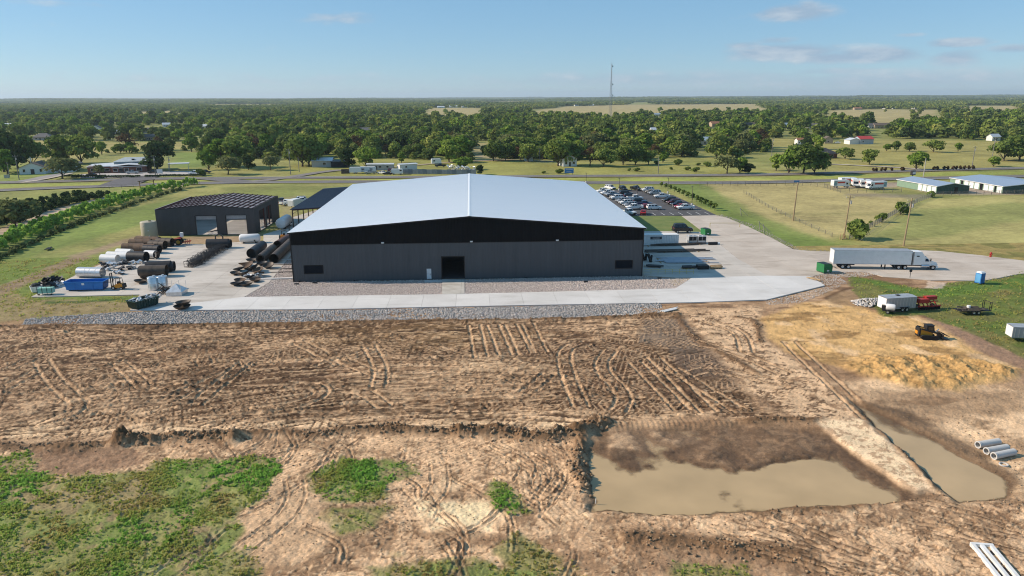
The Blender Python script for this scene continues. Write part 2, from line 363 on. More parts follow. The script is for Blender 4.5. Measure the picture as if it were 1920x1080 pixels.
# sand
sand = near.region([(1425, 600), (1500, 568), (1600, 560), (1650, 588), (1725, 592), (1760, 610), (1800, 640), (1905, 690), (1915, 712), (1850, 716), (1800, 735), (1700, 724), (1600, 698), (1490, 668), (1440, 635)], 1.0, 1.3, .3)
near.paint(sand, SAND, .97); near.paint(sand * sstep(.54, .64, fbm(X * .45, Y, .36, 5, .55)), SAND_D, .75); near.paint(sand * sstep(.58, .7, fbm(X + 9, Y * .7, .3, 4)), PALE, .55)
near.paint(near.region([(1540, 545), (1640, 545), (1700, 565), (1640, 580), (1560, 570)], 1, 1, .3), (.30, .215, .125), .9)
# grass right of the lot
gR = near.region([(1590, 515), (1625, 521), (1730, 541), (1800, 528), (1900, 513), (1990, 500), (1990, 700), (1890, 655), (1820, 622), (1735, 590), (1660, 592), (1600, 545)], .6, .9, .4)
gl = (nB * .6 + nC * .4)[..., None]; gc = np.array(GR_D) * (1 - gl) + np.array(GR_Y) * gl
near.C = near.C * (1 - gR[..., None]) + gc * gR[..., None]
near.paint(gR * sstep(.50, .62, nB), GR_B, .6); near.paint(near.region([(1590, 518), (1730, 545), (1900, 520), (1990, 505), (1990, 530), (1740, 560)], .5, .8, .4), GR_L, .8)
near.paint(near.region([(1740, 527), (1775, 529), (1765, 541), (1735, 539)], .25, .5, .8), (.44, .37, .30), .95)
# ground left of the yard
gLft = near.region([(-80, 470), (60, 470), (330, 400), (330, 452), (235, 470), (60, 557), (262, 553), (240, 584), (40, 600), (-80, 608)], .8, .8, .4)
gc2 = np.array(GR_L) * (1 - gl) + np.array(GR_Y) * gl
near.C = near.C * (1 - gLft[..., None]) + gc2 * gLft[..., None]
near.paint(near.strip([(-40, 562), (60, 520), (150, 482), (270, 440)], 4.2, .8, wob=1.0), (.27, .185, .12), .9)
near.paint(near.region([(-80, 560), (20, 545), (60, 560), (262, 566), (250, 590), (40, 604), (-80, 610)], .7, 1.2, .4), (.29, .21, .11), .85)
near.paint(near.strip([(90, 566), (150, 566), (230, 560)], 1.6, .5, wob=.7, wf=.6), GR_D, .85)
near.paint(near.region([(1440, 425), (1990, 430), (1990, 510), (1840, 484), (1700, 474), (1553, 477), (1488, 473)], .6, .6, .4), (.29, .255, .095), .95); near.paint(near.region([(1440, 425), (1990, 430), (1990, 510), (1840, 484), (1700, 474), (1553, 477), (1488, 473)], .6, .6, .4) * sstep(.48, .56, nB), (.17, .19, .055), .7)
# everything behind the yard's front
back = sstep(122.5, 124, Y - X * .0) * (1 - np.maximum(gR, gLft)) * (1 - near.region([(1300, 590), (1460, 562), (1550, 535), (1680, 560), (1680, 600), (1440, 640)], .5, .5, .4))
near.paint(back, (.20, .20, .055), .0)
# --- weeds in front
W_MAIN = [(-60, 852), (55, 840), (70, 878), (130, 888), (300, 872), (420, 862), (505, 856), (528, 880), (500, 925), (455, 955), (440, 1000), (420, 1030), (330, 1085), (330, 1150), (-60, 1150)]
W_2 = [(585, 890), (640, 864), (700, 862), (755, 868), (768, 885), (738, 908), (728, 934), (690, 938), (625, 938), (580, 915)]
W_3 = [(925, 902), (955, 918), (988, 942), (988, 960), (952, 962), (928, 938)]
W_4 = [(690, 1062), (740, 1050), (830, 1058), (960, 1062), (1080, 1068), (1080, 1140), (690, 1140)]
W_5 = [(960, 1000), (1010, 1010), (1060, 1050), (1100, 1085), (960, 1085), (930, 1040)]
W_6 = [(610, 945), (735, 950), (700, 990), (640, 1000), (600, 975)]
W_7 = [(380, 1040), (470, 1035), (500, 1085), (350, 1090)]
W_8 = [(1280, 1060), (1400, 1056), (1420, 1095), (1260, 1095)]
weedm = np.maximum.reduce([near.region(W_MAIN, .8, 2.4, .33), near.region(W_2, .6, 1.5, .5), near.region(W_3, .5, 1.2, .6), near.region(W_4, .8, 1.6, .5), near.region(W_5, .6, 1.0, .6) * .55, near.region(W_6, .5, 1.0, .6) * .6, near.region(W_7, .6, 1.0, .6) * .6, near.region(W_8, .6, 1.0, .6) * .5])
near.paint(weedm, (.20, .205, .062), .9)
near.paint(weedm * sstep(.50, .60, fbm(X, Y, .35, 4, .6)), (.28, .20, .11), .7); near.paint(weedm * sstep(.52, .58, fbm(X + 44, Y, .3, 4, .6)), (.15, .20, .05), .7)
# --- relief
H = (fbm(X, Y, .06, 3) - .5) * .5 + (nC - .5) * .16 + (nE - .5) * .11 + (fbm(X + 17, Y, 3.6, 2, .7) - .5) * .10 - CREV * .13 + SPK * .06 - front * sstep(.93, .97, R3) * .06 + CLEAT
lot = 1 - sstep(118, 123, Y); H *= .25 + .75 * lot
H -= .05
def dig(pts, ht, wd, clod, px=True, k=2, z=0.0):
    """a bank of dug clods along a line"""
    p = smooth_line(pxpoly(pts, z) if px else pts, k); r = near.rows(min(q[1] for q in p) - wd * 3, max(q[1] for q in p) + wd * 3)
    d = line_d(X[r], Y[r], p) + (fbm(X[r], Y[r], .5, 3) - .5) * wd * .9
    m = np.exp(-(d / wd) ** 2); c = fbm(X[r] + 5, Y[r], 1.5, 3, .7)
    along = .55 + .9 * vnoise(X[r] * .23, Y[r] * .23)
    H[r] += m * ht * .62 * along * (.45 + clod * c * 1.2); near.C[r] = near.C[r] * (1 - (m * .85)[..., None]) + np.array((.185, .115, .062), np.float32) * (m * .75)[..., None]
    near.C[r] = np.where((m * c > .40)[..., None], near.C[r] * .5 + np.array((.20, .13, .075), np.float32) * .5, near.C[r])
dig([(-40, 838), (60, 838), (150, 838), (230, 830)], .55, .9, 1.0)
dig([(230, 828), (280, 830), (330, 818), (440, 824)], 1.0, .9, 1.3)
dig([(450, 816), (550, 812), (600, 818), (640, 806), (780, 806), (860, 812)], .6, .7, 1.3)
dig([(860, 812), (930, 808), (1000, 822), (1050, 818), (1100, 800), (1128, 792)], .95, 1.0, 1.4)
dig([(1090, 812), (1085, 850), (1075, 880), (1098, 905)], .6, .8, 1.5)
dig([(-40, 614), (300, 611), (640, 605), (1000, 599), (1270, 590)], .45, .7, 1.1)
dig([(1270, 592), (1290, 625), (1350, 660), (1420, 700)], .25, .6, 1.0)
dig([(1630, 782), (1690, 842), (1750, 912)], .35, .35, 1.4)
dig([(1390, 790), (1460, 786), (1540, 790)], .4, .7, 1.2)
dig([(1420, 960), (1500, 952), (1580, 955), (1640, 940)], .35, .6, 1.2)
dig([(1190, 1010), (1240, 1012), (1300, 1016), (1440, 1035), (1500, 1050)], .3, 1.3, 1.4)
dig([(1380, 595), (1420, 600), (1425, 640)], .3, .6, 1.2)
dig([(1545, 560), (1575, 545), (1600, 538)], .45, .5, .8)
# sand heap pushed up by the loader
heap = near.region([(1585, 688), (1620, 672), (1700, 668), (1780, 668), (1850, 680), (1910, 694), (1906, 710), (1850, 712), (1800, 728), (1730, 730), (1680, 722), (1620, 704)], 1.6, 1.1, .35)
fing = np.zeros_like(X)
for a, b in [((1640, 682), (1690, 722)), ((1685, 676), (1728, 726)), ((1722, 674), (1790, 726)), ((1775, 674), (1826, 708)), ((1850, 688), (1902, 704))]:
    p = pxpoly([a, b]); d = line_d(X, Y, p) + (fbm(X, Y, .5, 3) - .5) * 1.5; fing = np.maximum(fing, np.exp(-(d / .8) ** 2))
hl = heap * (.22 + .35 * fbm(X, Y, .5, 4, .65) + .24 * fing * (.2 + 1.4 * fbm(X + 3, Y, .9, 3, .7)) + .7 * (fbm(X, Y, 1.0, 4, .7) - .5)); H = np.maximum(H, H * (1 - heap) + hl * 1.25)
near.paint(heap, (.46, .305, .125), .85); near.paint(heap * sstep(.55, .62, fbm(X, Y, 1.1, 4, .65)), (.27, .17, .065), .6)
# tyre ruts
def rut(pts, gauge=1.9, wd=.34, depth=.13, px=True, k=2, dark=.65, jit=0, full=False):
    p = smooth_line(pxpoly(pts) if px else pts, k); q = np.array(p); tg = np.gradient(q, axis=0); tg /= np.linalg.norm(tg, axis=1)[:, None] + 1e-9; nm = np.c_[-tg[:, 1], tg[:, 0]]
    for sgn in ((-.5, .5) if gauge else (0,)):
        l = [tuple(a) for a in q + nm * gauge * sgn]; ylo, yhi = min(a[1] for a in l) - 1.2, max(a[1] for a in l) + 1.2; r = near.rows(ylo, yhi)
        if r.stop - r.start < 2: continue
        xlo, xhi = min(a[0] for a in l) - 1.2, max(a[0] for a in l) + 1.2
        cc = np.where((X[r].max(0) > xlo) & (X[r].min(0) < xhi))[0]
        if len(cc) < 2: continue
        c = slice(cc[0], cc[-1] + 1); xx, yy = X[r, c], Y[r, c]
        d = line_d(xx, yy, l) + (vnoise(xx * 1.1, yy * 1.1) - .5) * .14
        inr = np.exp(-(d / wd) ** 4); rim = np.exp(-((d - wd * 1.35) / (wd * .45)) ** 2); pres = np.ones_like(d) if full else sstep(.25, .45, vnoise(xx * .17 + 3, yy * .17))
        H[r, c] += (-inr * depth + rim * depth * .8 * (.2 + 1.5 * vnoise(xx * 2.6, yy * 2.6))) * pres
        near.C[r, c] = near.C[r, c] * (1 - (inr * dark * pres)[..., None]) + np.array((.42, .31, .20), np.float32) * (inr * dark * pres)[..., None]; rk = (rim * pres * .75 * sstep(.3, .6, vnoise(xx * 1.9, yy * 1.9)))[..., None]; near.C[r, c] = near.C[r, c] * (1 - rk) + np.array((.09, .054, .031), np.float32) * rk  # bed painted dry pale; dark rim puts the rut's shadow edge into the colour
for t in [[(78, 675), (100, 712), (132, 742), (150, 758), (138, 776), (90, 790), (0, 806)], [(-20, 742), (82, 688)], [(222, 678), (270, 724)], [(120, 690), (240, 678)],
          [(312, 752), (440, 690), (520, 684)], [(368, 757), (462, 676)], [(890, 608), (902, 668)], [(925, 608), (948, 664)], [(958, 606), (985, 662)], [(990, 606), (1015, 660)],
          [(1100, 642), (1056, 652), (1062, 700), (1090, 762)], [(1190, 678), (1280, 768)], [(1225, 668), (1330, 772)], [(1145, 655), (1120, 690), (1175, 740), (1160, 770)],
          [(692, 648), (716, 690), (708, 726)], [(640, 672), (704, 700)], [(400, 776), (540, 762), (606, 742), (596, 722), (540, 720)], [(250, 720), (420, 730), (560, 724), (640, 716)],
          [(660, 716), (820, 705), (1060, 702)], [(660, 738), (900, 724), (1080, 716)], [(640, 762), (900, 746), (1080, 738)], [(680, 700), (790, 688), (860, 690)], [(300, 790), (500, 782), (700, 772), (900, 768)],
          [(-20, 660), (30, 640), (140, 622)], [(-20, 640), (40, 624)], [(20, 690), (80, 660), (160, 640)], [(590, 690), (700, 655)], [(560, 640), (640, 680)], [(720, 760), (690, 735), (640, 730)], [(1260, 690), (1390, 770)], [(1290, 700), (1330, 690), (1480, 720)],
          [(1300, 640), (1380, 660), (1470, 700)], [(1480, 640), (1560, 720), (1640, 790)], [(1320, 600), (1390, 620), (1400, 660)]]:
    rut(t, wd=.27, depth=.11, dark=.85, full=True)
for i in range(130):      # passes of the grader and trucks over the field
    x0 = random.uniform(-80, 42); ln = random.uniform(6, 44) if i % 3 else random.uniform(5, 12); y0 = random.uniform(76, 116); a_ = random.gauss(0, .16) if i % 4 else random.uniform(-1.3, 1.3); cv = random.uniform(-.12, .12) * ln
    mid = (x0 + math.cos(a_) * ln / 2 - math.sin(a_) * cv, y0 + math.sin(a_) * ln / 2 + math.cos(a_) * cv); e_ = (x0 + math.cos(a_) * ln, y0 + math.sin(a_) * ln)
    if e_[1] < 75 or e_[1] > 117 or e_[0] > 46: continue
    rut([(x0, y0), mid, e_], gauge=random.choice((0, 1.8, 2.0, .6)), wd=random.uniform(.14, .34), depth=random.uniform(.05, .12), px=False, dark=random.uniform(.1, .7))
for i in range(34):      # turning marks in front
    x0 = random.uniform(-30, 14); y0 = random.uniform(52, 76); a = random.uniform(.7, 2.3); ln = random.uniform(7, 16)
    rut([(x0, y0), (x0 + math.cos(a) * ln / 2 + 1, y0 - math.sin(a) * ln / 2), (x0 + math.cos(a + .3) * ln, y0 - math.sin(a) * ln)], gauge=random.choice((.5, 1.7)), wd=.15, depth=.06, px=False, dark=.3)
for i in range(26):
    x0 = random.uniform(14, 50); y0 = random.uniform(46, 58); ln = random.uniform(5, 12); a = random.uniform(-.9, -.3)
    rut([(x0, y0), (x0 + math.cos(a) * ln, y0 + math.sin(a) * ln)], gauge=random.choice((0, 1.8)), wd=.2, depth=.06, px=False, dark=.3, k=0)
# cleat marks of tracked machines
for pl, ax, per in [([(60, 845), (280, 840), (420, 850), (300, 872), (110, 888)], .1, .62), ([(900, 830), (1080, 830), (1090, 930), (1000, 960), (930, 900)], .8, .55), ([(560, 835), (900, 822), (900, 850), (640, 858)], .2, .5), ([(700, 1005), (960, 1012), (960, 1050), (700, 1045)], 0, .5), ([(1130, 790), (1400, 785), (1400, 800), (1130, 806)], 1.57, .6), ([(1130, 830), (1420, 830), (1420, 870), (1130, 870)], .9, .6)]:
    m = near.region(pl, .6, .8, .5); u = X * math.sin(ax) + Y * math.cos(ax); v = X * math.cos(ax) - Y * math.sin(ax)
    H += m * .045 * np.sin(2 * PI * u / per + 1.5 * np.sin(v * 1.3)) * (.5 + vnoise(X * .8, Y * .8))
# pond pit and ditch
PIT = [(1104, 838), (1128, 800), (1300, 797), (1420, 795), (1520, 800), (1560, 812), (1610, 850), (1650, 882), (1700, 910), (1752, 922), (1660, 938), (1450, 950), (1290, 962), (1180, 957), (1116, 951), (1106, 900)]
DITCH = [(1588, 742), (1622, 758), (1662, 774), (1742, 812), (1802, 850), (1872, 880), (1908, 910), (1896, 930), (1800, 940), (1783, 930), (1742, 888), (1698, 848), (1638, 792)]
pit = near.region(PIT, .95, .6, .6); POND_Z = -.40
pN = near.region([(1104, 838), (1128, 790), (1560, 790), (1660, 885), (1760, 925), (1690, 925), (1640, 905), (1560, 862), (1450, 858), (1380, 878), (1290, 862), (1200, 885), (1150, 868)], 1.6, 1.8, .35)
fl = -.74 + .44 * pN + (nC - .5) * .34 + (fbm(X + 31, Y, .22, 3) - .5) * .5
H = H * (1 - pit) + fl * pit
near.paint(pit, (.26, .18, .11), .92); near.paint(pit * sstep(.5, .56, nC), (.17, .112, .067), .75); near.paint(pit * sstep(.6, .66, nE), (.26, .185, .115), .6)
near.paint(near.region([(1140, 803), (1330, 800), (1310, 825), (1200, 842), (1140, 836)], .5, .9, .6), DRY, .8); near.W += pit * .6
near.paint(near.region([(1116, 944), (1180, 953), (1290, 956), (1180, 957), (1116, 951)], .15, .1, .6), (.45, .43, .40), .0)
tongue = near.region([(1530, 792), (1590, 782), (1630, 790), (1690, 850), (1752, 918), (1720, 922), (1690, 905), (1620, 858), (1570, 825)], .5, .5, .5); near.paint(tongue, (.60, .475, .325), .95); near.paint(tongue * sstep(.55, .6, nE), (.33, .23, .145), .7)
H = H * (1 - tongue * .9) + .04 * tongue * .9 + tongue * (nC - .5) * .12
dt = near.region(DITCH, .7, .5, .5); dW = near.region([(1588, 742), (1640, 792), (1700, 850), (1783, 932), (1800, 940), (1750, 870), (1660, 790)], 1.5, .8, .4); DITCH_Z = -.42
dwet = near.region([(1600, 745), (1700, 770), (1780, 812), (1850, 850), (1915, 905), (1900, 935), (1790, 942), (1640, 795)], .9, 1.0, .4); near.paint(dwet, (.16, .11, .066), .85); near.W += dwet * .6
H = H * (1 - dt) + (-.46 - .30 * sstep(800, 860, np.float32(0)) - .16 * dW + (nC - .5) * .16 - .2 * near.region([(1640, 800), (1740, 815), (1880, 885), (1900, 930), (1790, 935)], 1.2, .8, .4)) * dt
H = np.minimum(H, 1.8)
mg = np.maximum(pit, dt) * (1 - sstep(.03, .16, np.abs(H - np.where(pit > dt, POND_Z, DITCH_Z) - .05))); near.paint(mg, (.13, .085, .052), .7)
# flatten below the paved yard and behind it
flat = sstep(123.5, 125.0, Y) ; keep = np.maximum(np.maximum(gR, gLft), near.region([(1300, 590), (1550, 535), (1700, 560), (1700, 600), (1440, 660)], .5))
H = np.where(flat > 0, H * (1 - flat * (1 - .35 * keep)) - .06 * flat, H)
near.H = H.astype(np.float32)
near.C = near.C * (1 + .06 * field[..., None]); soil = (1 - np.maximum(np.maximum(gR, gLft), weedm))[..., None]; near.C = near.C * (1 - soil + soil * np.array((1.07, .96, .875), np.float32)) * (1 + .12 * front[..., None]); lum = near.C.mean(-1, keepdims=True); near.C = near.C * (1 - soil + soil * np.clip((lum / .225) ** .42, .45, 1.35)); near.C = np.clip(near.C, .01, .8)
def near_z0(x, y):
    r = int(np.clip(np.log(y / 28.0) / math.log(170 / 28.) * 659, 0, 659)); c = int(np.clip((x / (y + 26) + .74) / 1.5 * 1159, 0, 1159)); return near.H[r, c]
lot_mat = ground_material('lot_soil', .45, 5.0, .4, 1.0)
lot_ob = near.make('dirt_ground', lot_mat)

# ---- far sheet: grass, fields and the floor of the woods out to the horizon
far = Sheet(150 * (22000 / 150.) ** np.linspace(0, 1, 330), np.linspace(-1.25, 1.3, 620), 10)
FX, FY = far.X, far.Y; fA = fbm(FX, FY, .012, 4); fB = fbm(FX + 77, FY, .07, 4); fC = fbm(FX * .5, FY, .22, 4, .6)
far.C[:] = np.array((.205, .21, .062), np.float32)
far.paint(sstep(.42, .6, fA), (.275, .25, .085), .7); far.paint(sstep(.5, .62, fB * .6 + fC * .4), (.15, .185, .045), .55)
far.paint(sstep(330, 520, FY), (.15, .165, .052), .3); far.paint(sstep(1500, 3500, FY), (.06, .075, .03), .75)
FIELDS = []   # open fields between the woods: polygon in photo pixels, colour
def field_at(pts, c, soft=6, wob=8):
    FIELDS.append(pxpoly(pts)); m = far.region(pts, soft, wob, .03); far.paint(m, c, .92)
Fy = (.285, .245, .085); Fg = (.20, .21, .06); Fp = (.33, .27, .125)
field_at([(0, 264), (100, 256), (215, 268), (300, 266), (430, 268), (430, 277), (280, 281), (180, 289), (110, 303), (60, 303), (25, 285)], Fy)
field_at([(-40, 322), (60, 305), (120, 306), (60, 345), (-40, 352)], (.19, .23, .05)); field_at([(330, 284), (420, 288), (400, 314), (320, 316)], (.15, .20, .045))
field_at([(540, 318), (560, 303), (640, 296), (920, 300), (1000, 305), (1320, 310), (1440, 322), (1440, 331), (900, 333), (540, 336)], (.235, .225, .06))
field_at([(885, 268), (920, 268), (920, 300), (890, 300)], Fp)
field_at([(800, 202), (905, 204), (900, 225), (800, 224)], Fp, 10, 20); field_at([(700, 194), (780, 195), (780, 197), (690, 197)], Fy, 30, 40); field_at([(1040, 190), (1120, 190), (1120, 192), (1040, 193)], Fg, 30, 40)
field_at([(1000, 209), (1060, 200), (1180, 196), (1340, 195), (1430, 196), (1440, 212), (1330, 216), (1180, 219), (1050, 224), (1000, 220)], Fp, 10, 15)
field_at([(1555, 207), (1640, 205), (1755, 205), (1760, 234), (1660, 238), (1560, 228)], Fp, 10, 12); field_at([(1800, 199), (1910, 199), (1915, 217), (1800, 215)], Fp, 10, 15)
field_at([(1370, 258), (1480, 260), (1560, 268), (1660, 262), (1760, 262), (1880, 266), (1990, 270), (1990, 300), (1880, 312), (1700, 325), (1560, 326), (1560, 300), (1480, 280), (1370, 270)], (.27, .235, .075))
field_at([(380, 196), (520, 195), (560, 200), (380, 203)], Fy, 20, 40); field_at([(1180, 192), (1330, 190.5), (1340, 193), (1180, 196)], Fg, 30, 40); field_at([(1620, 190), (1800, 188), (1810, 192), (1640, 194)], Fp, 30, 40); field_at([(900, 190.5), (1000, 190), (1000, 193), (900, 195)], Fy, 30, 40); field_at([(250, 210), (330, 208), (340, 216), (260, 219)], Fp, 12, 20); field_at([(1250, 294), (1330, 298), (1340, 312), (1250, 308)], (.22, .22, .06)); field_at([(85, 198), (110, 197), (110, 200), (80, 200)], Fp, 20, 30); field_at([(180, 193), (240, 193), (230, 196), (180, 196)], Fy, 30, 40)
field_at([(1395, 333), (1560, 345), (1700, 372), (1660, 420), (1560, 452), (1480, 440), (1360, 390), (1300, 350)], (.355, .29, .125), 3, 4)      # mown pasture right of the car park
field_at([(1750, 372), (1990, 365), (1990, 480), (1700, 466), (1590, 452), (1640, 415)], (.315, .28, .105), 2, 3)
far.paint(far.region([(1250, 345), (1330, 392), (1400, 425), (1480, 465), (1560, 468), (1560, 452), (1420, 400), (1320, 345)], 2.5, 3, .1), (.115, .175, .034), .75)
far.paint(far.region([(1700, 395), (1990, 375), (1990, 400), (1760, 440), (1640, 450)], 3, 5, .06), (.15, .185, .05), .55)
far.paint(far.region([(560, 398), (1205, 437), (1280, 405), (1190, 404)], 1.5), (.13, .16, .042), .8)
for q in range(5): far.paint(far.region([(1370 + q * 70, 400), (1420 + q * 80, 398), (1430 + q * 80, 402), (1380 + q * 70, 404)], 2.0, 3, .08), (.12, .125, .04), .5)
far.paint(far.region([(-60, 470), (90, 424), (270, 384), (420, 360), (560, 350), (560, 380), (330, 400), (60, 478), (-60, 540)], 2, 3, .1), (.135, .185, .04), .8)
far.paint(far.region([(420, 350), (800, 345), (700, 375), (420, 378)], 2, 6, .05), (.17, .18, .05), .8); far.paint(far.region([(520, 372), (560, 366), (560, 420), (528, 430)], 1.5, 2, .2), (.27, .22, .12), .6)
far.paint(far.strip([(-60, 556), (60, 512), (150, 478), (290, 436)], 4.2, 1.0, wob=1.0), (.27, .19, .125), .85)
far.paint(far.region([(300, 446), (490, 438), (490, 456), (300, 460)], .8, .6, .4), (.30, .21, .13), .95)
far.paint(far.strip([(-60, 462), (60, 412), (110, 392), (200, 372), (262, 358), (330, 348)], 6.5, .8, wob=.8), (.40, .31, .225), .95)      # dirt drive to the gate
far.paint(far.strip([(40, 372), (110, 352), (250, 350)], 8, 3, wob=3), (.22, .22, .06), .5)
far.paint(far.region([(1560, 352), (1690, 350), (1760, 364), (1920, 364), (1920, 340), (1700, 340)], 1.5, 1.0, .2), (.33, .26, .20), .95)       # storage yard
far.paint(far.region([(1570, 362), (1740, 364), (1720, 372), (1600, 368)], 1.5, 2, .2), (.19, .16, .12), .7)
far.paint(far.strip([(880, 290), (930, 297), (1020, 303)], 6, 1, wob=1), (.30, .24, .16), .8)
fh = (fbm(FX, FY, .0006, 4) - .5) * 60 * sstep(2500, 9000, FY) + (fbm(FX, FY, .004, 3) - .5) * 5 * sstep(420, 1300, FY)
fh += 16 * sstep(5000, 12000, FY) * sstep(0.1, 0.75, np.abs(FX / FY))
near_cut = 1 - sstep(158, 166, FY)
far.H = (fh - .10 - near_cut * 1.2 + (fC - .5) * .10 * (1 - near_cut)).astype(np.float32)
far.paint(far.strip([(-60, 350), (200, 344), (370, 339), (700, 337), (1100, 337), (1440, 335), (1700, 327), (2050, 321)], 11, 1.5, wob=1.5, wf=.1), (.25, .28, .055), .8)
far.C = np.clip(far.C * 1.14, .01, .8)
far_mat = ground_material('far_land', .5, .55, .04, .8)
far_ob = far.make('ground', far_mat)
def far_z(x, y):
    return float((fbm(np.array([x]), np.array([y]), .0006, 4)[0] - .5) * 60 * sstep(2500, 9000, y) + (fbm(np.array([x]), np.array([y]), .004, 3)[0] - .5) * 5 * sstep(420, 1300, y) + 16 * sstep(5000, 12000, y) * sstep(.1, .75, abs(x / y)))

# ---- muddy water
wm = bpy.data.materials.new('muddy_water'); wm.use_nodes = True; t = wm.node_tree; p = t.nodes['Principled BSDF']
n = N(t, 'ShaderNodeTexNoise', ins={'Scale': .16, 'Detail': 5.0}); tcx = N(t, 'ShaderNodeTexCoord'); t.links.new(tcx.outputs['Object'], n.inputs['Vector'])
r = N(t, 'ShaderNodeValToRGB'); r.color_ramp.elements[0].position = .35; r.color_ramp.elements[1].position = .7; r.color_ramp.elements[0].color = (.40, .285, .15, 1); r.color_ramp.elements[1].color = (.50, .355, .19, 1)
t.links.new(n.outputs[0], r.inputs[0]); t.links.new(r.outputs[0], p.inputs['Base Color']); p.inputs['Roughness'].default_value = .04; p.inputs['IOR'].default_value = 1.33
nb = N(t, 'ShaderNodeTexNoise', ins={'Scale': 1.4, 'Detail': 2.0}); t.links.new(tcx.outputs['Object'], nb.inputs['Vector']); bb = N(t, 'ShaderNodeBump', ins={'Strength': .04, 'Distance': .02}); t.links.new(nb.outputs[0], bb.inputs['Height']); t.links.new(bb.outputs[0], p.inputs['Normal'])
L = t.links.new; dp = N(t, 'ShaderNodeAttribute', attribute_name='depth'); al = N(t, 'ShaderNodeMapRange'); al.interpolation_type = 'SMOOTHSTEP'; al.inputs['From Min'].default_value = 0.0; al.inputs['From Max'].default_value = .17; al.inputs['To Min'].default_value = .12; al.inputs['To Max'].default_value = 1.0
L(dp.outputs['Fac'], al.inputs['Value']); L(al.outputs[0], p.inputs['Alpha'])
for nm, msk, z in (('pond_water', pit, POND_Z), ('ditch_water', dt, DITCH_Z)):      # silty water, clearer where it is shallow
    wet_ = (msk > .03) & (near.H < z + .03); q4 = wet_[:-1, :-1] | wet_[1:, :-1] | wet_[:-1, 1:] | wet_[1:, 1:]; ii = np.arange(X.size, dtype=np.int32).reshape(X.shape)
    f4 = np.stack([ii[:-1, :-1], ii[:-1, 1:], ii[1:, 1:], ii[1:, :-1]], -1)[q4]; use, inv = np.unique(f4, return_inverse=True)
    me = npmesh(nm, np.stack([X.ravel()[use], Y.ravel()[use], np.full(len(use), z)], -1), inv.reshape(-1, 4), wm, {'depth': z - near.H.ravel()[use]}, smooth=True); link(me, nm, kind='structure')
# ================================================================ PAVING, ROADS, STONE
def clip(poly, x0, x1, y0, y1):
    def cut(p, f, inter):
        o = []
        for i in range(len(p)):
            a, b = p[i - 1], p[i]
            if f(b):
                if not f(a): o.append(inter(a, b))
                o.append(b)
            elif f(a): o.append(inter(a, b))
        return o
    ix = lambda x: (lambda a, b: (x, a[1] + (b[1] - a[1]) * (x - a[0]) / (b[0] - a[0])))
    iy = lambda y: (lambda a, b: (a[0] + (b[0] - a[0]) * (y - a[1]) / (b[1] - a[1]), y))
    for f, i in ((lambda q: q[0] >= x0, ix(x0)), (lambda q: q[0] <= x1, ix(x1)), (lambda q: q[1] >= y0, iy(y0)), (lambda q: q[1] <= y1, iy(y1))):
        poly = cut(poly, f, i)
        if len(poly) < 3: return []
    return poly
def area(p): return sum(p[i - 1][0] * p[i][1] - p[i][0] * p[i - 1][1] for i in range(len(p))) / 2
def ccw(p): return p if area(p) > 0 else p[::-1]
def sheet(name, poly, z, mat, th=0.0, parent=None, kind='structure'):
    poly = ccw(poly)
    if th: mb = MB().prism(poly, z - th, z)
    else: mb = MB().add([(x, y, z) for x, y in poly], [tuple(range(len(poly)))])
    o = mb.build(name, mat, parent)
    if kind and parent is None: o['kind'] = kind
    return o
def paving(name, poly, cell, z, th, mat, bed, gap=.035, off=(0, 0)):
    """a slab cast in bays: each bay is a piece of its own on the bed"""
    root = sheet(name, poly, z - th * .6, bed)
    xs = [p[0] for p in poly]; ys = [p[1] for p in poly]
    gx = math.floor((min(xs) - off[0]) / cell[0]) * cell[0] + off[0]
    while gx < max(xs):
        gy = math.floor((min(ys) - off[1]) / cell[1]) * cell[1] + off[1]
        while gy < max(ys):
            q = clip(poly, gx + gap / 2, gx + cell[0] - gap / 2, gy + gap / 2, gy + cell[1] - gap / 2)
            if len(q) >= 3 and abs(area(q)) > .15: sheet('slab', q, z + random.uniform(-.004, .004), mat, th, root)
            gy += cell[1]
        gx += cell[0]
    return root
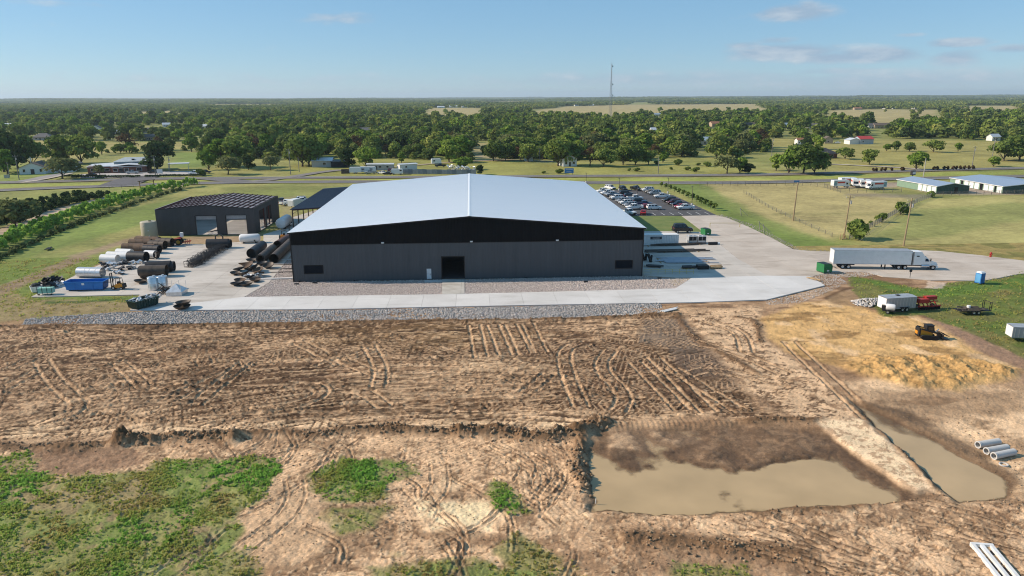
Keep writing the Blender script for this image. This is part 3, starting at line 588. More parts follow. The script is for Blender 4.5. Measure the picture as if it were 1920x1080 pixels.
def concrete(name, c1, c2, stain, sc_=.12):
    m = bpy.data.materials.new(name); m.use_nodes = True; t = m.node_tree; p = t.nodes['Principled BSDF']; L = t.links.new
    g = N(t, 'ShaderNodeNewGeometry'); oi = N(t, 'ShaderNodeObjectInfo')
    n1 = N(t, 'ShaderNodeTexNoise', ins={'Scale': sc_, 'Detail': 6.0, 'Roughness': .6}); L(g.outputs['Position'], n1.inputs['Vector'])
    mp = N(t, 'ShaderNodeMapping'); mp.inputs['Scale'].default_value = (.25, 1, 1); L(g.outputs['Position'], mp.inputs[0])
    n2 = N(t, 'ShaderNodeTexNoise', ins={'Scale': .35, 'Detail': 7.0, 'Roughness': .68}); L(mp.outputs[0], n2.inputs['Vector'])
    n3 = N(t, 'ShaderNodeTexNoise', ins={'Scale': 6.0, 'Detail': 4.0, 'Roughness': .6}); L(g.outputs['Position'], n3.inputs['Vector'])
    r = N(t, 'ShaderNodeValToRGB'); r.color_ramp.elements[0].position = .38; r.color_ramp.elements[1].position = .62; r.color_ramp.elements[0].color = (*c1, 1); r.color_ramp.elements[1].color = (*c2, 1); L(n1.outputs[0], r.inputs[0])
    s = N(t, 'ShaderNodeValToRGB'); s.color_ramp.elements[0].position = .52; s.color_ramp.elements[1].position = .72; s.color_ramp.elements[0].color = (1, 1, 1, 1); s.color_ramp.elements[1].color = (*stain, 1); L(n2.outputs[0], s.inputs[0])
    mx = N(t, 'ShaderNodeMix', data_type='RGBA', blend_type='MULTIPLY'); mx.inputs['Factor'].default_value = 1; L(r.outputs[0], mx.inputs['A']); L(s.outputs[0], mx.inputs['B'])
    k = mth(t, 'ADD', mth(t, 'MULTIPLY', oi.outputs['Random'], .09), mth(t, 'ADD', mth(t, 'MULTIPLY', n3.outputs[0], .16), .87))
    v = N(t, 'ShaderNodeVectorMath', operation='SCALE'); L(mx.outputs['Result'], v.inputs[0]); L(k, v.inputs['Scale']); L(v.outputs[0], p.inputs['Base Color'])
    p.inputs['Roughness'].default_value = .82; p.inputs['Specular IOR Level'].default_value = .3
    return m
new_conc = concrete('new_concrete', (.56, .545, .52), (.63, .615, .59), (.80, .79, .77)); old_conc = concrete('old_concrete', (.47, .43, .38), (.55, .505, .45), (.60, .57, .54)); drive_conc = concrete('drive_concrete', (.46, .395, .33), (.53, .465, .395), (.62, .58, .54))
bedm = M('joint_filler', (.20, .18, .16), .95)
asph = M('asphalt', (.075, .073, .076), .9, var=.18, scale=.25, bump=.2, bscale=9); road_m = M('road_asphalt', (.15, .14, .135), .9, var=.16, scale=.12, coords='Object')
paint_w = M('road_paint', (.72, .72, .70), .7, var=.1)
HALL = dict(x0=-36.3, x1=35.0, y0=142.3, y1=224.0, eave=10.2, peak=13.05, xr=-.6)
hx0, hx1, hy0, hy1 = HALL['x0'], HALL['x1'], HALL['y0'], HALL['y1']
P_ = lambda *a: pxpoly(a)
# front strip and left yard
paving('concrete_apron', P_((243, 583), (600, 581), (1000, 573), (1300, 568), (1437, 563), (1547, 536), (1518, 519), (1440, 518), (1298, 521.5), (1266, 542), (1000, 549), (830, 553), (457, 558)), (6.1, 30), .14, .2, new_conc, bedm, off=(2.9, 100))
paving('yard_slab', P_((58, 557.5), (150, 513), (190, 496), (235, 471), (300, 456), (390, 459), (440, 455), (494, 453), (494, 440), (528, 430), (548, 408), (600, 392)) + [(hx0 - .3, 240), (hx0 - .3, 170), tuple(G(547, 478)[:2]), tuple(G(505, 530)[:2]), tuple(G(457, 558)[:2]), tuple(G(300, 581)[:2]), tuple(G(243, 583)[:2]), tuple(G(262, 553)[:2])], (7.4, 7.4), .10, .2, old_conc, bedm, off=(-60, 124))
# right yard, drive, car park
paving('side_slab', [(hx1 + .15, 193.8)] + P_((1262, 434.5), (1318, 435.5), (1345, 455), (1385, 487), (1440, 518), (1298, 521.5), (1270, 521.5)) + [(hx1 + .15, 142.6)], (7.4, 7.4), .11, .2, old_conc, bedm, off=(35, 143))
paving('driveway', P_((1278, 405), (1343, 404), (1362, 408), (1400, 424), (1440, 443), (1488, 468), (1520, 471), (1560, 472), (1640, 469), (1700, 468.5), (1760, 471), (1840, 479), (1920, 489), (1990, 500), (1990, 508), (1910, 514), (1870, 522), (1840, 527), (1790, 526), (1745, 526), (1700, 522), (1655, 519), (1625, 510), (1560, 510), (1520, 518.7), (1441, 518), (1386, 487), (1346, 455), (1319, 435.5)), (9, 9), .05, .2, drive_conc, bedm, off=(60, 140), gap=.03)
LOT = P_((1105, 356), (1178, 355.5), (1222, 356), (1262, 366), (1345, 404)) + [(46, 219.0)] + [(46, 281)]
sheet('car_park', LOT, .03, asph)
# verge between hall, car park and yard: mown grass
lawn_m = M('lawn', (.095, .15, .032), .95, col2=(.19, .205, .06), scale=.22, bump=.4, bscale=14, detail=8.0)
sheet('lawn', [(hx1 + .15, 219)] + P_((1190, 404), (1281, 405), (1318, 435.5), (1262, 434.5)) + [(hx1 + .15, 193.8)], .0, lawn_m)
# ramp to the big door and walk to the small door
paving('door_ramp', P_((829, 553), (829, 524.5), (871, 524), (871, 551.8)), (4.6, 30), .16, .2, concrete('ramp_concrete', (.40, .375, .33), (.52, .50, .46), (.62, .60, .56), .3), bedm, off=(-30, 100))
sheet('door_walk', P_((796, 530), (796, 526.2), (829, 525.5), (829, 529.3)), .15, new_conc, .2)
# highways, side roads
def ribbon(name, pts, wd, z, mat, lines=()):
    p = np.array(smooth_line(pxpoly(pts), 2)); tg = np.gradient(p, axis=0); tg /= np.linalg.norm(tg, axis=1)[:, None]; nm = np.c_[-tg[:, 1], tg[:, 0]]
    def strip(a, b, zz, m, nme, par=None):
        l, r_ = p + nm * a, p + nm * b; n_ = len(p); mb = MB().add([(x, y, zz) for x, y in l] + [(x, y, zz) for x, y in r_], [(i, n_ + i, n_ + i + 1, i + 1) for i in range(n_ - 1)])
        o = mb.build(nme, m, par)
        if o.data.polygons[0].normal.z < 0: o.data.flip_normals()
        if par is None: o['kind'] = 'structure'
        return o
    root = strip(-wd / 2, wd / 2, z, mat, name)
    for a, w_, m in lines: strip(a - w_ / 2, a + w_ / 2, z + .02, m, 'road_line', root)
    return root
yel = M('yellow_paint', (.55, .38, .06), .7)
ribbon('highway', [(-120, 345), (40, 342), (120, 340), (240, 336.5), (370, 334.5), (480, 334), (700, 333), (960, 331), (1200, 330), (1440, 328), (1600, 323.5), (1800, 318), (2050, 313)], 9.5, .16, road_m, [(3.9, .3, paint_w), (-3.9, .3, yel)])
ribbon('highway', [(-120, 362), (0, 357), (110, 352), (210, 349), (290, 345.5), (370, 343.5), (480, 341.5), (720, 340.5), (1100, 342.5), (1300, 343), (1440, 342), (1560, 338.5), (1700, 335), (1900, 331), (2050, 328)], 9.5, .17, road_m, [(3.9, .3, yel), (-3.9, .3, paint_w)])
ribbon('link_road', [(218, 349), (232, 343), (250, 337), (268, 331)], 15, .19, M('link_asphalt', (.11, .105, .11), .9, scale=.2))
ribbon('side_road', [(470, 341), (520, 336), (560, 330), (600, 323), (640, 319)], 6, .2, M('side_asphalt', (.20, .18, .165), .9, scale=.2))
ribbon('turnout', [(380, 334), (420, 338), (460, 341)], 9, .205, road_m)
ribbon('church_road', [(40, 341), (70, 336), (95, 330), (125, 326)], 7, .2, M('pale_asphalt', (.27, .25, .24), .9, scale=.2))
ribbon('church_walk', [(40, 343), (75, 338), (105, 332), (135, 325)], 2.2, .215, drive_conc)
sheet('office_lot', P_((150, 334), (245, 333), (262, 330), (385, 329), (385, 321), (270, 322.5), (150, 327)), .15, M('pale_lot', (.42, .39, .37), .9, scale=.1))
ribbon('field_lane', [(1535, 307), (1620, 311), (1700, 315.5), (1730, 318)], 3.2, .2, drive_conc)
ribbon('creek_lane', [(640, 319), (760, 312), (830, 305), (960, 299), (1040, 303)], 4.0, .14, M('dirt_lane', (.32, .26, .18), .95, scale=.2))
# parking bay lines in the car park
def lot_line(x0, y0, x1, y1, root):
    d = Vector((x1 - x0, y1 - y0)).normalized(); nn = Vector((-d.y, d.x)) * .07
    MB().add([(x0 - nn.x, y0 - nn.y, .045), (x0 + nn.x, y0 + nn.y, .045), (x1 + nn.x, y1 + nn.y, .045), (x1 - nn.x, y1 - nn.y, .045)], [(3, 2, 1, 0)]).build('bay_line', paint_w, root)
lot_root = [o for o in COL.objects if o.name == 'car_park'][0]
for i in range(10): lot_line(49 + i * 2.85, 219.6, 49 + i * 2.85, 224.6, lot_root)
for i in range(20): lot_line(47.4, 225 + i * 2.75, 52.2, 225 + i * 2.75, lot_root); lot_line(55.6, 229 + i * 2.5, 60.6, 229 + i * 2.5, lot_root); lot_line(69.6, 227 + i * 2.6, 74.6, 227 + i * 2.6, lot_root)

# loose stone
ICO = None
def stones(name, polys, dens, smin, smax, z, mat, label, cat='stones', zf=None, sides=8, seed=3, squash=.6):
    rg = np.random.default_rng(seed); pts = []
    for pl in polys:
        xs = [p[0] for p in pl]; ys = [p[1] for p in pl]; n_ = int((max(xs) - min(xs)) * (max(ys) - min(ys)) * dens)
        x = rg.uniform(min(xs), max(xs), n_).astype(np.float32); y = rg.uniform(min(ys), max(ys), n_).astype(np.float32)
        k = poly_sd(x, y, pl) < .05; pts.append(np.c_[x[k], y[k]])
    pts = np.concatenate(pts); n_ = len(pts)
    if sides == 8:
        bv = np.array([(1, 0, 0), (-1, 0, 0), (0, 1, 0), (0, -1, 0), (0, 0, 1), (0, 0, -1)], np.float32); bf = np.array([(0, 2, 4), (2, 1, 4), (1, 3, 4), (3, 0, 4), (2, 0, 5), (1, 2, 5), (3, 1, 5), (0, 3, 5)])
    else:
        f = (1 + 5 ** .5) / 2; bv = np.array([(-1, f, 0), (1, f, 0), (-1, -f, 0), (1, -f, 0), (0, -1, f), (0, 1, f), (0, -1, -f), (0, 1, -f), (f, 0, -1), (f, 0, 1), (-f, 0, -1), (-f, 0, 1)], np.float32) / 1.9
        bf = np.array([(0, 11, 5), (0, 5, 1), (0, 1, 7), (0, 7, 10), (0, 10, 11), (1, 5, 9), (5, 11, 4), (11, 10, 2), (10, 7, 6), (7, 1, 8), (3, 9, 4), (3, 4, 2), (3, 2, 6), (3, 6, 8), (3, 8, 9), (4, 9, 5), (2, 4, 11), (6, 2, 10), (8, 6, 7), (9, 8, 1)])
    v = bv[None] * rg.uniform(.65, 1.3, (n_, len(bv), 1)).astype(np.float32)
    s = rg.uniform(smin, smax, (n_, 1, 1)) * np.stack([np.ones(n_), rg.uniform(.6, 1, n_), rg.uniform(.45, .8, n_) * squash / .6], -1)[:, None]
    v = v * s; a = rg.uniform(0, 2 * PI, n_); c, q = np.cos(a)[:, None], np.sin(a)[:, None]
    vx = v[..., 0] * c - v[..., 1] * q + pts[:, :1]; vy = v[..., 0] * q + v[..., 1] * c + pts[:, 1:]
    zz = (zf(pts[:, 0], pts[:, 1]) if zf else np.full(n_, z))[:, None] + v[..., 2] + s[..., 2] * .25
    vv = np.stack([vx, vy, zz], -1).reshape(-1, 3); ff = (bf[None] + (np.arange(n_) * len(bv))[:, None, None]).reshape(-1, 3)
    ton = np.repeat(rg.uniform(0, 1, n_), len(bv))
    me = npmesh(name, vv, ff, mat, {'tint': ton}); o = link(me, name, kind='stuff'); tag(o, label, cat); return o
def tint_mat(name, cols, rough=.85):
    m = bpy.data.materials.new(name); m.use_nodes = True; t = m.node_tree; p = t.nodes['Principled BSDF']; a = N(t, 'ShaderNodeAttribute', attribute_name='tint')
    r = N(t, 'ShaderNodeValToRGB'); e = r.color_ramp.elements; e[0].color = (*cols[0], 1); e[1].color = (*cols[-1], 1)
    for i, c in enumerate(cols[1:-1]): x = e.new((i + 1) / (len(cols) - 1)); x.color = (*c, 1)
    g = N(t, 'ShaderNodeNewGeometry'); n_ = N(t, 'ShaderNodeTexNoise', ins={'Scale': 5.0, 'Detail': 3.0}); t.links.new(g.outputs['Position'], n_.inputs['Vector'])
    t.links.new(mth(t, 'ADD', mth(t, 'MULTIPLY', a.outputs['Fac'], .8), mth(t, 'MULTIPLY', n_.outputs[0], .2)), r.inputs[0]); t.links.new(r.outputs[0], p.inputs['Base Color']); p.inputs['Roughness'].default_value = rough; return m
rip_m = tint_mat('riprap_stone', [(.19, .18, .17), (.33, .31, .29), (.48, .455, .43)]); grav_m = tint_mat('bed_stone', [(.32, .27, .245), (.51, .44, .40), (.66, .59, .545)])
pale_m = tint_mat('pale_stone', [(.34, .31, .28), (.50, .465, .43), (.64, .60, .56)])
bed_m = M('gravel_bed_base', (.40, .345, .31), .95, var=.25, scale=2.0)
RIP = P_((42, 610), (50, 598), (240, 585.5), (600, 583), (1000, 575), (1238, 569.5), (1245, 590), (1000, 597.5), (600, 604))
sheet('riprap_bed', RIP, .03, bed_m)
stones('riprap', [RIP], 15, .09, .24, .03, rip_m, 'strip of grey broken riprap stone along the concrete apron', sides=20)
BED = [[(hx0 + .02, 142.0)] + P_((829, 525), (829, 553), (457, 558), (505, 530), (546, 482)) + [(hx0 - .1, 168), (hx0 - .1, 142.2)], P_((871, 551.6), (871, 524.5), (1201, 518), (1240, 521.5), (1262, 522), (1296, 522.5), (1266, 541.5), (1000, 548.5))]
for b in BED: sheet('gravel_bed', b, .02, bed_m)
stones('bed_gravel', BED, 17, .08, .20, .03, grav_m, 'pinkish crushed stone bed at the foot of the metal hall', seed=5)
sheet('bare_corner', P_((1256, 522), (1297, 522), (1266, 539), (1256, 530)), .05, M('bare_soil', (.34, .27, .17), .95, var=.2))
R2 = [P_((1518, 519), (1560, 510.5), (1640, 510), (1655, 514), (1620, 519), (1575, 520), (1590, 532), (1548, 536)), P_((1435, 565), (1500, 551), (1548, 538.5), (1580, 534), (1560, 545), (1500, 568), (1440, 572))]
stones('drive_gravel', R2, 16, .05, .13, .02, pale_m, 'pale gravel spread beside the drive behind the green bin', seed=8)
stones('stone_heap', [P_((1593, 567), (1610, 563), (1645, 559), (1648, 570), (1630, 576), (1605, 573))], 16, .12, .30, .0, pale_m, 'heap of pale broken stone left of the grey cargo trailer', 'stone heap', zf=lambda x, y: .7 * np.exp(-((x - G(1628, 568).x) / 2.6) ** 2 - ((y - G(1628, 568).y) / 1.2) ** 2), sides=20, seed=9)
stones('drive_edge_gravel', [P_((1343, 403), (1352, 402), (1410, 420), (1500, 466), (1555, 470), (1555, 472.5), (1488, 469), (1440, 443), (1400, 425))], 7, .06, .15, .0, rip_m, 'thin line of gravel along the curved edge of the drive', seed=12)
# ================================================================ BUILDINGS
def ribwall(mb, x0, x1, top, z0, holes=(), per=.3048, dep=.032, y=0.0, axis=None):
    """ribbed metal sheet in the plane y, facing -y; holes (xa, xb, za, zb); top a number or function of x"""
    tf = top if callable(top) else (lambda x: top)
    xs = set(); k = x0
    while k < x1:
        for f in (0, .55, .68, .87): xs.add(min(k + f * per, x1))
        k += per
    for h in holes: xs.add(h[0]); xs.add(h[1])
    xs.add(x1); xs = sorted(xs)
    def off(x):
        u = ((x - x0) / per) % 1.0
        return 0 if u < .55 else ((u - .55) / .13 * dep if u < .68 else (dep if u < .87 else (1 - u) / .13 * dep))
    z0f = z0 if callable(z0) else (lambda x: z0)
    for a, b in zip(xs[:-1], xs[1:]):
        if b - a < 1e-5: continue
        mid = (a + b) / 2; seg = [(None, None)]
        hs = sorted([h for h in holes if h[0] - 1e-6 <= a and b <= h[1] + 1e-6], key=lambda h: h[2])
        lo = (z0f(a), z0f(b)); parts = []
        for h in hs: parts.append((lo, (h[2], h[2]))); lo = (h[3], h[3])
        parts.append((lo, (tf(a), tf(b))))
        ya, yb = y - off(a + 1e-6), y - off(b - 1e-6)
        for (l0, l1), (t0, t1) in parts:
            if t0 - l0 < 1e-4 and t1 - l1 < 1e-4: continue
            mb.add([(a, ya, l0), (b, yb, l1), (b, yb, t1), (a, ya, t0)], [(0, 1, 2, 3)])
    return mb
def xf(loc, rz=0.0): return Matrix.Translation(Vector(loc)) @ Matrix.Rotation(rz, 4, 'Z')
def place(mb, mat): mb.v = [tuple(mat @ Vector(v)) for v in mb.v]; return mb

char_m = M('charcoal_metal', (.080, .085, .092), .55, .0, var=.10, scale=.4, stretch=(3, 1, .12), spec=.3)
black_m = M('black_metal', (.004, .0042, .005), .6, .0, var=.2, scale=.4, stretch=(3, 1, .12), spec=.12)
trim_m = M('black_trim', (.006, .006, .007), .4)
roofm = bpy.data.materials.new('galvalume_roof'); roofm.use_nodes = True; t = roofm.node_tree; p = t.nodes['Principled BSDF']
g_ = N(t, 'ShaderNodeNewGeometry'); mp = N(t, 'ShaderNodeMapping'); mp.inputs['Scale'].default_value = (.03, .55, .1); t.links.new(g_.outputs['Position'], mp.inputs[0])
n_ = N(t, 'ShaderNodeTexNoise', ins={'Scale': 1.0, 'Detail': 5.0, 'Roughness': .6}); t.links.new(mp.outputs[0], n_.inputs['Vector'])
r_ = N(t, 'ShaderNodeValToRGB'); r_.color_ramp.elements[0].position = .3; r_.color_ramp.elements[1].position = .7; r_.color_ramp.elements[0].color = (.88, .905, .92, 1); r_.color_ramp.elements[1].color = (.91, .93, .94, 1)
t.links.new(n_.outputs[0], r_.inputs[0]); t.links.new(r_.outputs[0], p.inputs['Base Color']); p.inputs['Metallic'].default_value = .2; p.inputs['Roughness'].default_value = .38
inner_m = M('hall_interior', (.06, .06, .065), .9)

hall = thing('metal_hall', 'huge charcoal and black ribbed metal hall with pale low gable roof', 'building', (0, hy0, 0))
ev, pk, xr = HALL['eave'], HALL['peak'], HALL['xr']
gable = lambda x: ev + (pk - ev) * (1 - (abs(x - xr) / ((xr - hx0) if x < xr else (hx1 - xr)))) - .12
BAND = 7.62
def toX(px, py): return G(px, py).x
dx0, dx1, dtop = -6.38, -1.76, 4.65
wL = (-33.95, -30.25, 1.75, 3.35); wR = (29.35, 32.85, 1.75, 3.35); sd = (-9.45, -8.5, .18, 2.32)
ribwall(MB(), hx0, hx1, BAND, .0, [(dx0, dx1, -.01, dtop), wL, wR, sd]).build('charcoal_wall', char_m, hall)
ribwall(MB(), hx0, hx1, gable, BAND + .03, y=-.045).build('gable_wall', black_m, hall)
MB().bar((hx0, -.06, BAND + .015), (hx1, -.06, BAND + .015), .09, .09).build('band_trim', trim_m, hall)
MB().box(hx0 - .06, hx0 + .16, -.09, .12, 0, ev - .1).build('corner_trim', trim_m, hall); MB().box(hx1 - .16, hx1 + .06, -.09, .12, 0, ev - .1).build('corner_trim', trim_m, hall)
L_ = hy1 - hy0
for x in (hx0, hx1):
    q = MB(); ribwall(q, 0, L_, ev - .1, 0, per=.9, dep=.04); place(q, Matrix.Translation((x, L_ if x < 0 else 0, 0)) @ Matrix.Rotation(-PI / 2 if x < 0 else PI / 2, 4, 'Z')); q.build('wall', char_m, hall)
MB().add([(hx0, L_, 0), (hx1, L_, 0), (hx1, L_, ev - .1), (xr, L_, pk - .1), (hx0, L_, ev - .1)], [(4, 3, 2, 1, 0)]).build('wall', char_m, hall)
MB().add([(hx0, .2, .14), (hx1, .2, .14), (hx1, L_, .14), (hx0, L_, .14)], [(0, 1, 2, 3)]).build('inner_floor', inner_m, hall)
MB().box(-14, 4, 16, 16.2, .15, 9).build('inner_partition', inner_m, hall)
def roof_half(xa, za, xb, zb, name):
    """standing seam roof from the ridge (xa) to the eave (xb)"""
    q = MB(); n_ = int(L_ / .61); sgn = 1 if xb > xa else -1; ys = []
    for i in range(n_ + 1):
        y = i * L_ / n_
        ys += [(y - .03, 0), (y - .012, .055), (y + .012, .055), (y + .03, 0)]
    ys = [(-.45, 0)] + [(max(-.44, a), b) for a, b in ys] + [(L_ + .3, 0)]
    q.v = [(xa, y, za + h) for y, h in ys] + [(xb, y, zb + h) for y, h in ys]; m_ = len(ys)
    q.f = [((i, i + 1, m_ + i + 1, m_ + i) if sgn < 0 else (i, m_ + i, m_ + i + 1, i + 1)) for i in range(m_ - 1)]
    return q.build(name, roofm, hall)
roof_half(xr, pk, hx0 - .35, ev - .02, 'roof_slope'); roof_half(xr, pk, hx1 + .35, ev - .02, 'roof_slope')
MB().add([(xr - .3, -.46, pk + .035), (xr, -.46, pk + .085), (xr + .3, -.46, pk + .035), (xr - .3, L_ + .3, pk + .035), (xr, L_ + .3, pk + .085), (xr + .3, L_ + .3, pk + .035)], [(0, 1, 4, 3), (1, 2, 5, 4)]).build('ridge_cap', roofm, hall)
for xa, xb in ((xr, hx0 - .35), (xr, hx1 + .35)): MB().bar((xa, -.47, pk - .12), (xb, -.47, ev - .14), .06, .26).build('rake_trim', trim_m, hall)
for x in (hx0 - .37, hx1 + .37): MB().box(x - .07, x + .07, -.45, L_ + .3, ev - .22, ev - .03).build('gutter', M('white_gutter', (.6, .62, .64), .4, .5), hall)
for x in (dx0, dx1): MB().box(x - .09, x + .09, -.08, .35, .16, dtop).build('door_jamb', trim_m, hall)
MB().box(dx0 - .09, dx1 + .09, -.08, .35, dtop, dtop + .22).build('door_head', trim_m, hall)
dr = MB().box(sd[0] + .06, sd[1] - .06, -.035, .03, sd[2], sd[3] - .06).build('door', M('pale_door', (.62, .64, .65), .5), hall)
MB().box(sd[1] - .22, sd[1] - .14, -.09, -.035, 1.1, 1.25).build('handle', trim_m, dr)
q = MB(); q.box(sd[0], sd[0] + .07, -.05, .06, sd[2], sd[3]); q.box(sd[1] - .07, sd[1], -.05, .06, sd[2], sd[3]); q.box(sd[0], sd[1], -.05, .06, sd[3] - .07, sd[3]); q.build('door_frame', M('frame_grey', (.5, .51, .52), .5), dr)
for wdw in (wL, wR):
    q = MB(); q.box(wdw[0] - .08, wdw[1] + .08, -.07, .1, wdw[2] - .1, wdw[2]); q.box(wdw[0] - .08, wdw[1] + .08, -.07, .1, wdw[3], wdw[3] + .1); q.box(wdw[0] - .1, wdw[0], -.07, .1, wdw[2], wdw[3]); q.box(wdw[1], wdw[1] + .1, -.07, .1, wdw[2], wdw[3])
    v_ = q.build('louvre', trim_m, hall)
    MB().box(wdw[0], wdw[1], .2, .22, wdw[2], wdw[3]).build('backing', M('louvre_back', (.012, .013, .018), .6), v_)
    for i in range(9):
        z = wdw[2] + .1 + i * .17; MB().add([(wdw[0], 0, z), (wdw[1], 0, z), (wdw[1], .14, z + .1), (wdw[0], .14, z + .1), (wdw[0], .01, z - .02), (wdw[1], .01, z - .02)], [(0, 1, 2, 3), (4, 5, 1, 0)]).build('blade', M('louvre_blade', (.016, .018, .026), .4), v_)
for px, py in ((717, 455), (880, 453), (1040, 450.5)):
    x = -36.3 + (px - 549.5) / (1203 - 549.5) * 71.3; f_ = MB().box(x - .28, x + .28, -.36, -.05, BAND + .13, BAND + .34).build('wall_light', M('lamp_white', (.75, .75, .74), .5), hall)
    MB().box(x - .2, x + .2, -.3, -.1, BAND + .09, BAND + .13).build('lens', M('lamp_lens', (.8, .8, .75), .3), f_)
for x in (-24.0, 10.8, -35): MB().box(x - .16, x + .16, -.42, -.05, .05, .3).build('downspout_block', trim_m, hall)

# ---- half built shop with bare purlin roof, left
fr = thing('shop_frame', 'unfinished charcoal metal shop with bare maroon purlins for a roof', 'building', (-85.2, 196.3, 0), 0.0)
FW, FD, FE, FP = 26.0, 25.8, 7.0, 8.1; shopm = M('shop_metal', (.055, .056, .062), .5, var=.1, scale=.4, stretch=(3, 1, .12)); maroon = M('red_primer_steel', (.085, .022, .020), .6, var=.25)
gf = lambda x: FE + (FP - FE) * (1 - abs(x - FW / 2) / (FW / 2))
H1 = (10.4, 15.9, .1, 5.2); H2 = (18.5, 23.9, .1, 5.3)
ribwall(MB(), 0, FW, gf, 0, [H1, H2]).build('wall', shopm, fr)
q = MB(); ribwall(q, 0, FD, FE, 0, [(5.0, 10.2, .1, 5.7), (12.0, 17.2, .1, 5.7)]); place(q, Matrix.Translation((FW, 0, 0)) @ Matrix.Rotation(PI / 2, 4, 'Z')); q.build('wall', shopm, fr)
q = MB(); ribwall(q, 0, FD, FE, 0); place(q, Matrix.Translation((0, FD, 0)) @ Matrix.Rotation(-PI / 2, 4, 'Z')); q.build('wall', shopm, fr)
q = MB(); ribwall(q, 0, FW, gf, 0); place(q, Matrix.Translation((FW, FD, 0)) @ Matrix.Rotation(PI, 4, 'Z')); q.build('wall', shopm, fr)
MB().add([(0, 0, .12), (FW, 0, .12), (FW, FD, .12), (0, FD, .12)], [(0, 1, 2, 3)]).build('floor', old_conc, fr)
for h in (H1, H2):
    q = MB(); q.box(h[0] - .12, h[0], -.08, .3, .1, h[3]); q.box(h[1], h[1] + .12, -.08, .3, .1, h[3]); q.box(h[0] - .12, h[1] + .12, -.08, .3, h[3], h[3] + .14); dfm = q.build('door_frame', trim_m, fr)
    MB().box(h[0], h[1], .3, .5, h[3] - 1.0, h[3] - .08).build('door_coil', M('coil_grey', (.30, .33, .37), .4, .4), dfm)
for i in range(6):
    y = .25 + i * (FD - .5) / 5; q = MB(); q.bar((.1, y, FE - .25), (FW / 2, y, FP - .2), .16, .26); q.bar((FW / 2, y, FP - .2), (FW - .1, y, FE - .25), .16, .26); q.build('rafter', maroon, fr)
    for x in (.25, FW - .25): MB().box(x - .15, x + .15, y - .12, y + .12, .12, FE - .5).build('column', maroon, fr)
for i in range(19):
    x = .35 + i * (FW - .7) / 18; z = gf(x) + .08; q = MB(); q.bar((x, .05, z), (x, FD - .05, z), .07, .15); q.bar((x - .04, .05, z + .075), (x - .04, FD - .05, z + .075), .12, .02); q.build('purlin', maroon, fr)
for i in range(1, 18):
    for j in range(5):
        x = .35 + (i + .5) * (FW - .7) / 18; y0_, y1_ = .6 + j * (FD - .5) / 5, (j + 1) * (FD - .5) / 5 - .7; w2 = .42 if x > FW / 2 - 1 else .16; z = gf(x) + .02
        MB().box(x - w2, x + w2, y0_, y1_, z - .02, z + .02).build('sunlit_strip', M('sunlit_grey', (.20, .195, .21), .6, .2), fr)  # added pale strips stand in for sunlit purlin tops, not decking
for x in (0, FW): MB().bar((x, 0, FE + .05), (x, FD, FE + .05), .14, .25).build('eave_strut', M('eave_white', (.5, .5, .52), .5, .3) if x == 0 else trim_m, fr)
q = MB(); q.bar((0, -.04, FE + .05), (FW / 2, -.04, FP + .05), .08, .2); q.bar((FW / 2, -.04, FP + .05), (FW, -.04, FE + .05), .08, .2); q.build('rake_trim', trim_m, fr)
for k in range(3): MB().bar((12 + k * .5, 3 + k * 1.2, .25), (13.2 + k * .8, 4.5 + k * 1.6, .25), .12, .12).build('loose_steel', trim_m, fr)

# ---- open shelter with navy roof
cp = thing('open_shelter', 'open steel post shelter with dark navy metal roof beside the hall', 'shelter', (-51.2, 205.9, 0), 0)
navy = M('navy_roof', (.020, .034, .062), .45, .0, var=.12, scale=.5); bst = M('brown_steel', (.075, .035, .026), .6, var=.2)
CW, CDp = 14.4, 48.0
q = MB(); q.add([(-.5, -.6, 5.35), (CW, -.6, 6.3), (CW, CDp, 6.3), (-.5, CDp, 5.35), (-.5, -.6, 5.23), (CW, -.6, 6.18), (CW, CDp, 6.18), (-.5, CDp, 5.23)], [(0, 1, 2, 3), (7, 6, 5, 4), (0, 4, 5, 1), (0, 3, 7, 4)]); q.build('roof', navy, cp)
for i in range(78): q = None
q = MB()
for i in range(48): q.bar((-.5, -.5 + i * 1.0, 5.38), (CW, -.5 + i * 1.0, 6.33), .06, .06)
q.build('roof_seams', navy, cp)['kind'] = 'stuff'
for i in range(8):
    y = i * 6.6; MB().box(-.13, .13, y - .13, y + .13, 0, 5.25).build('post', bst, cp)
    MB().bar((0, y, 5.05), (CW, y, 6.0), .16, .3).build('rafter', bst, cp); MB().bar((0, y, 3.9), (1.8, y, 5.1), .1, .1).build('brace', bst, cp)
MB().bar((0, -.1, 5.0), (0, CDp - 1, 5.0), .14, .3).build('eave_beam', bst, cp)
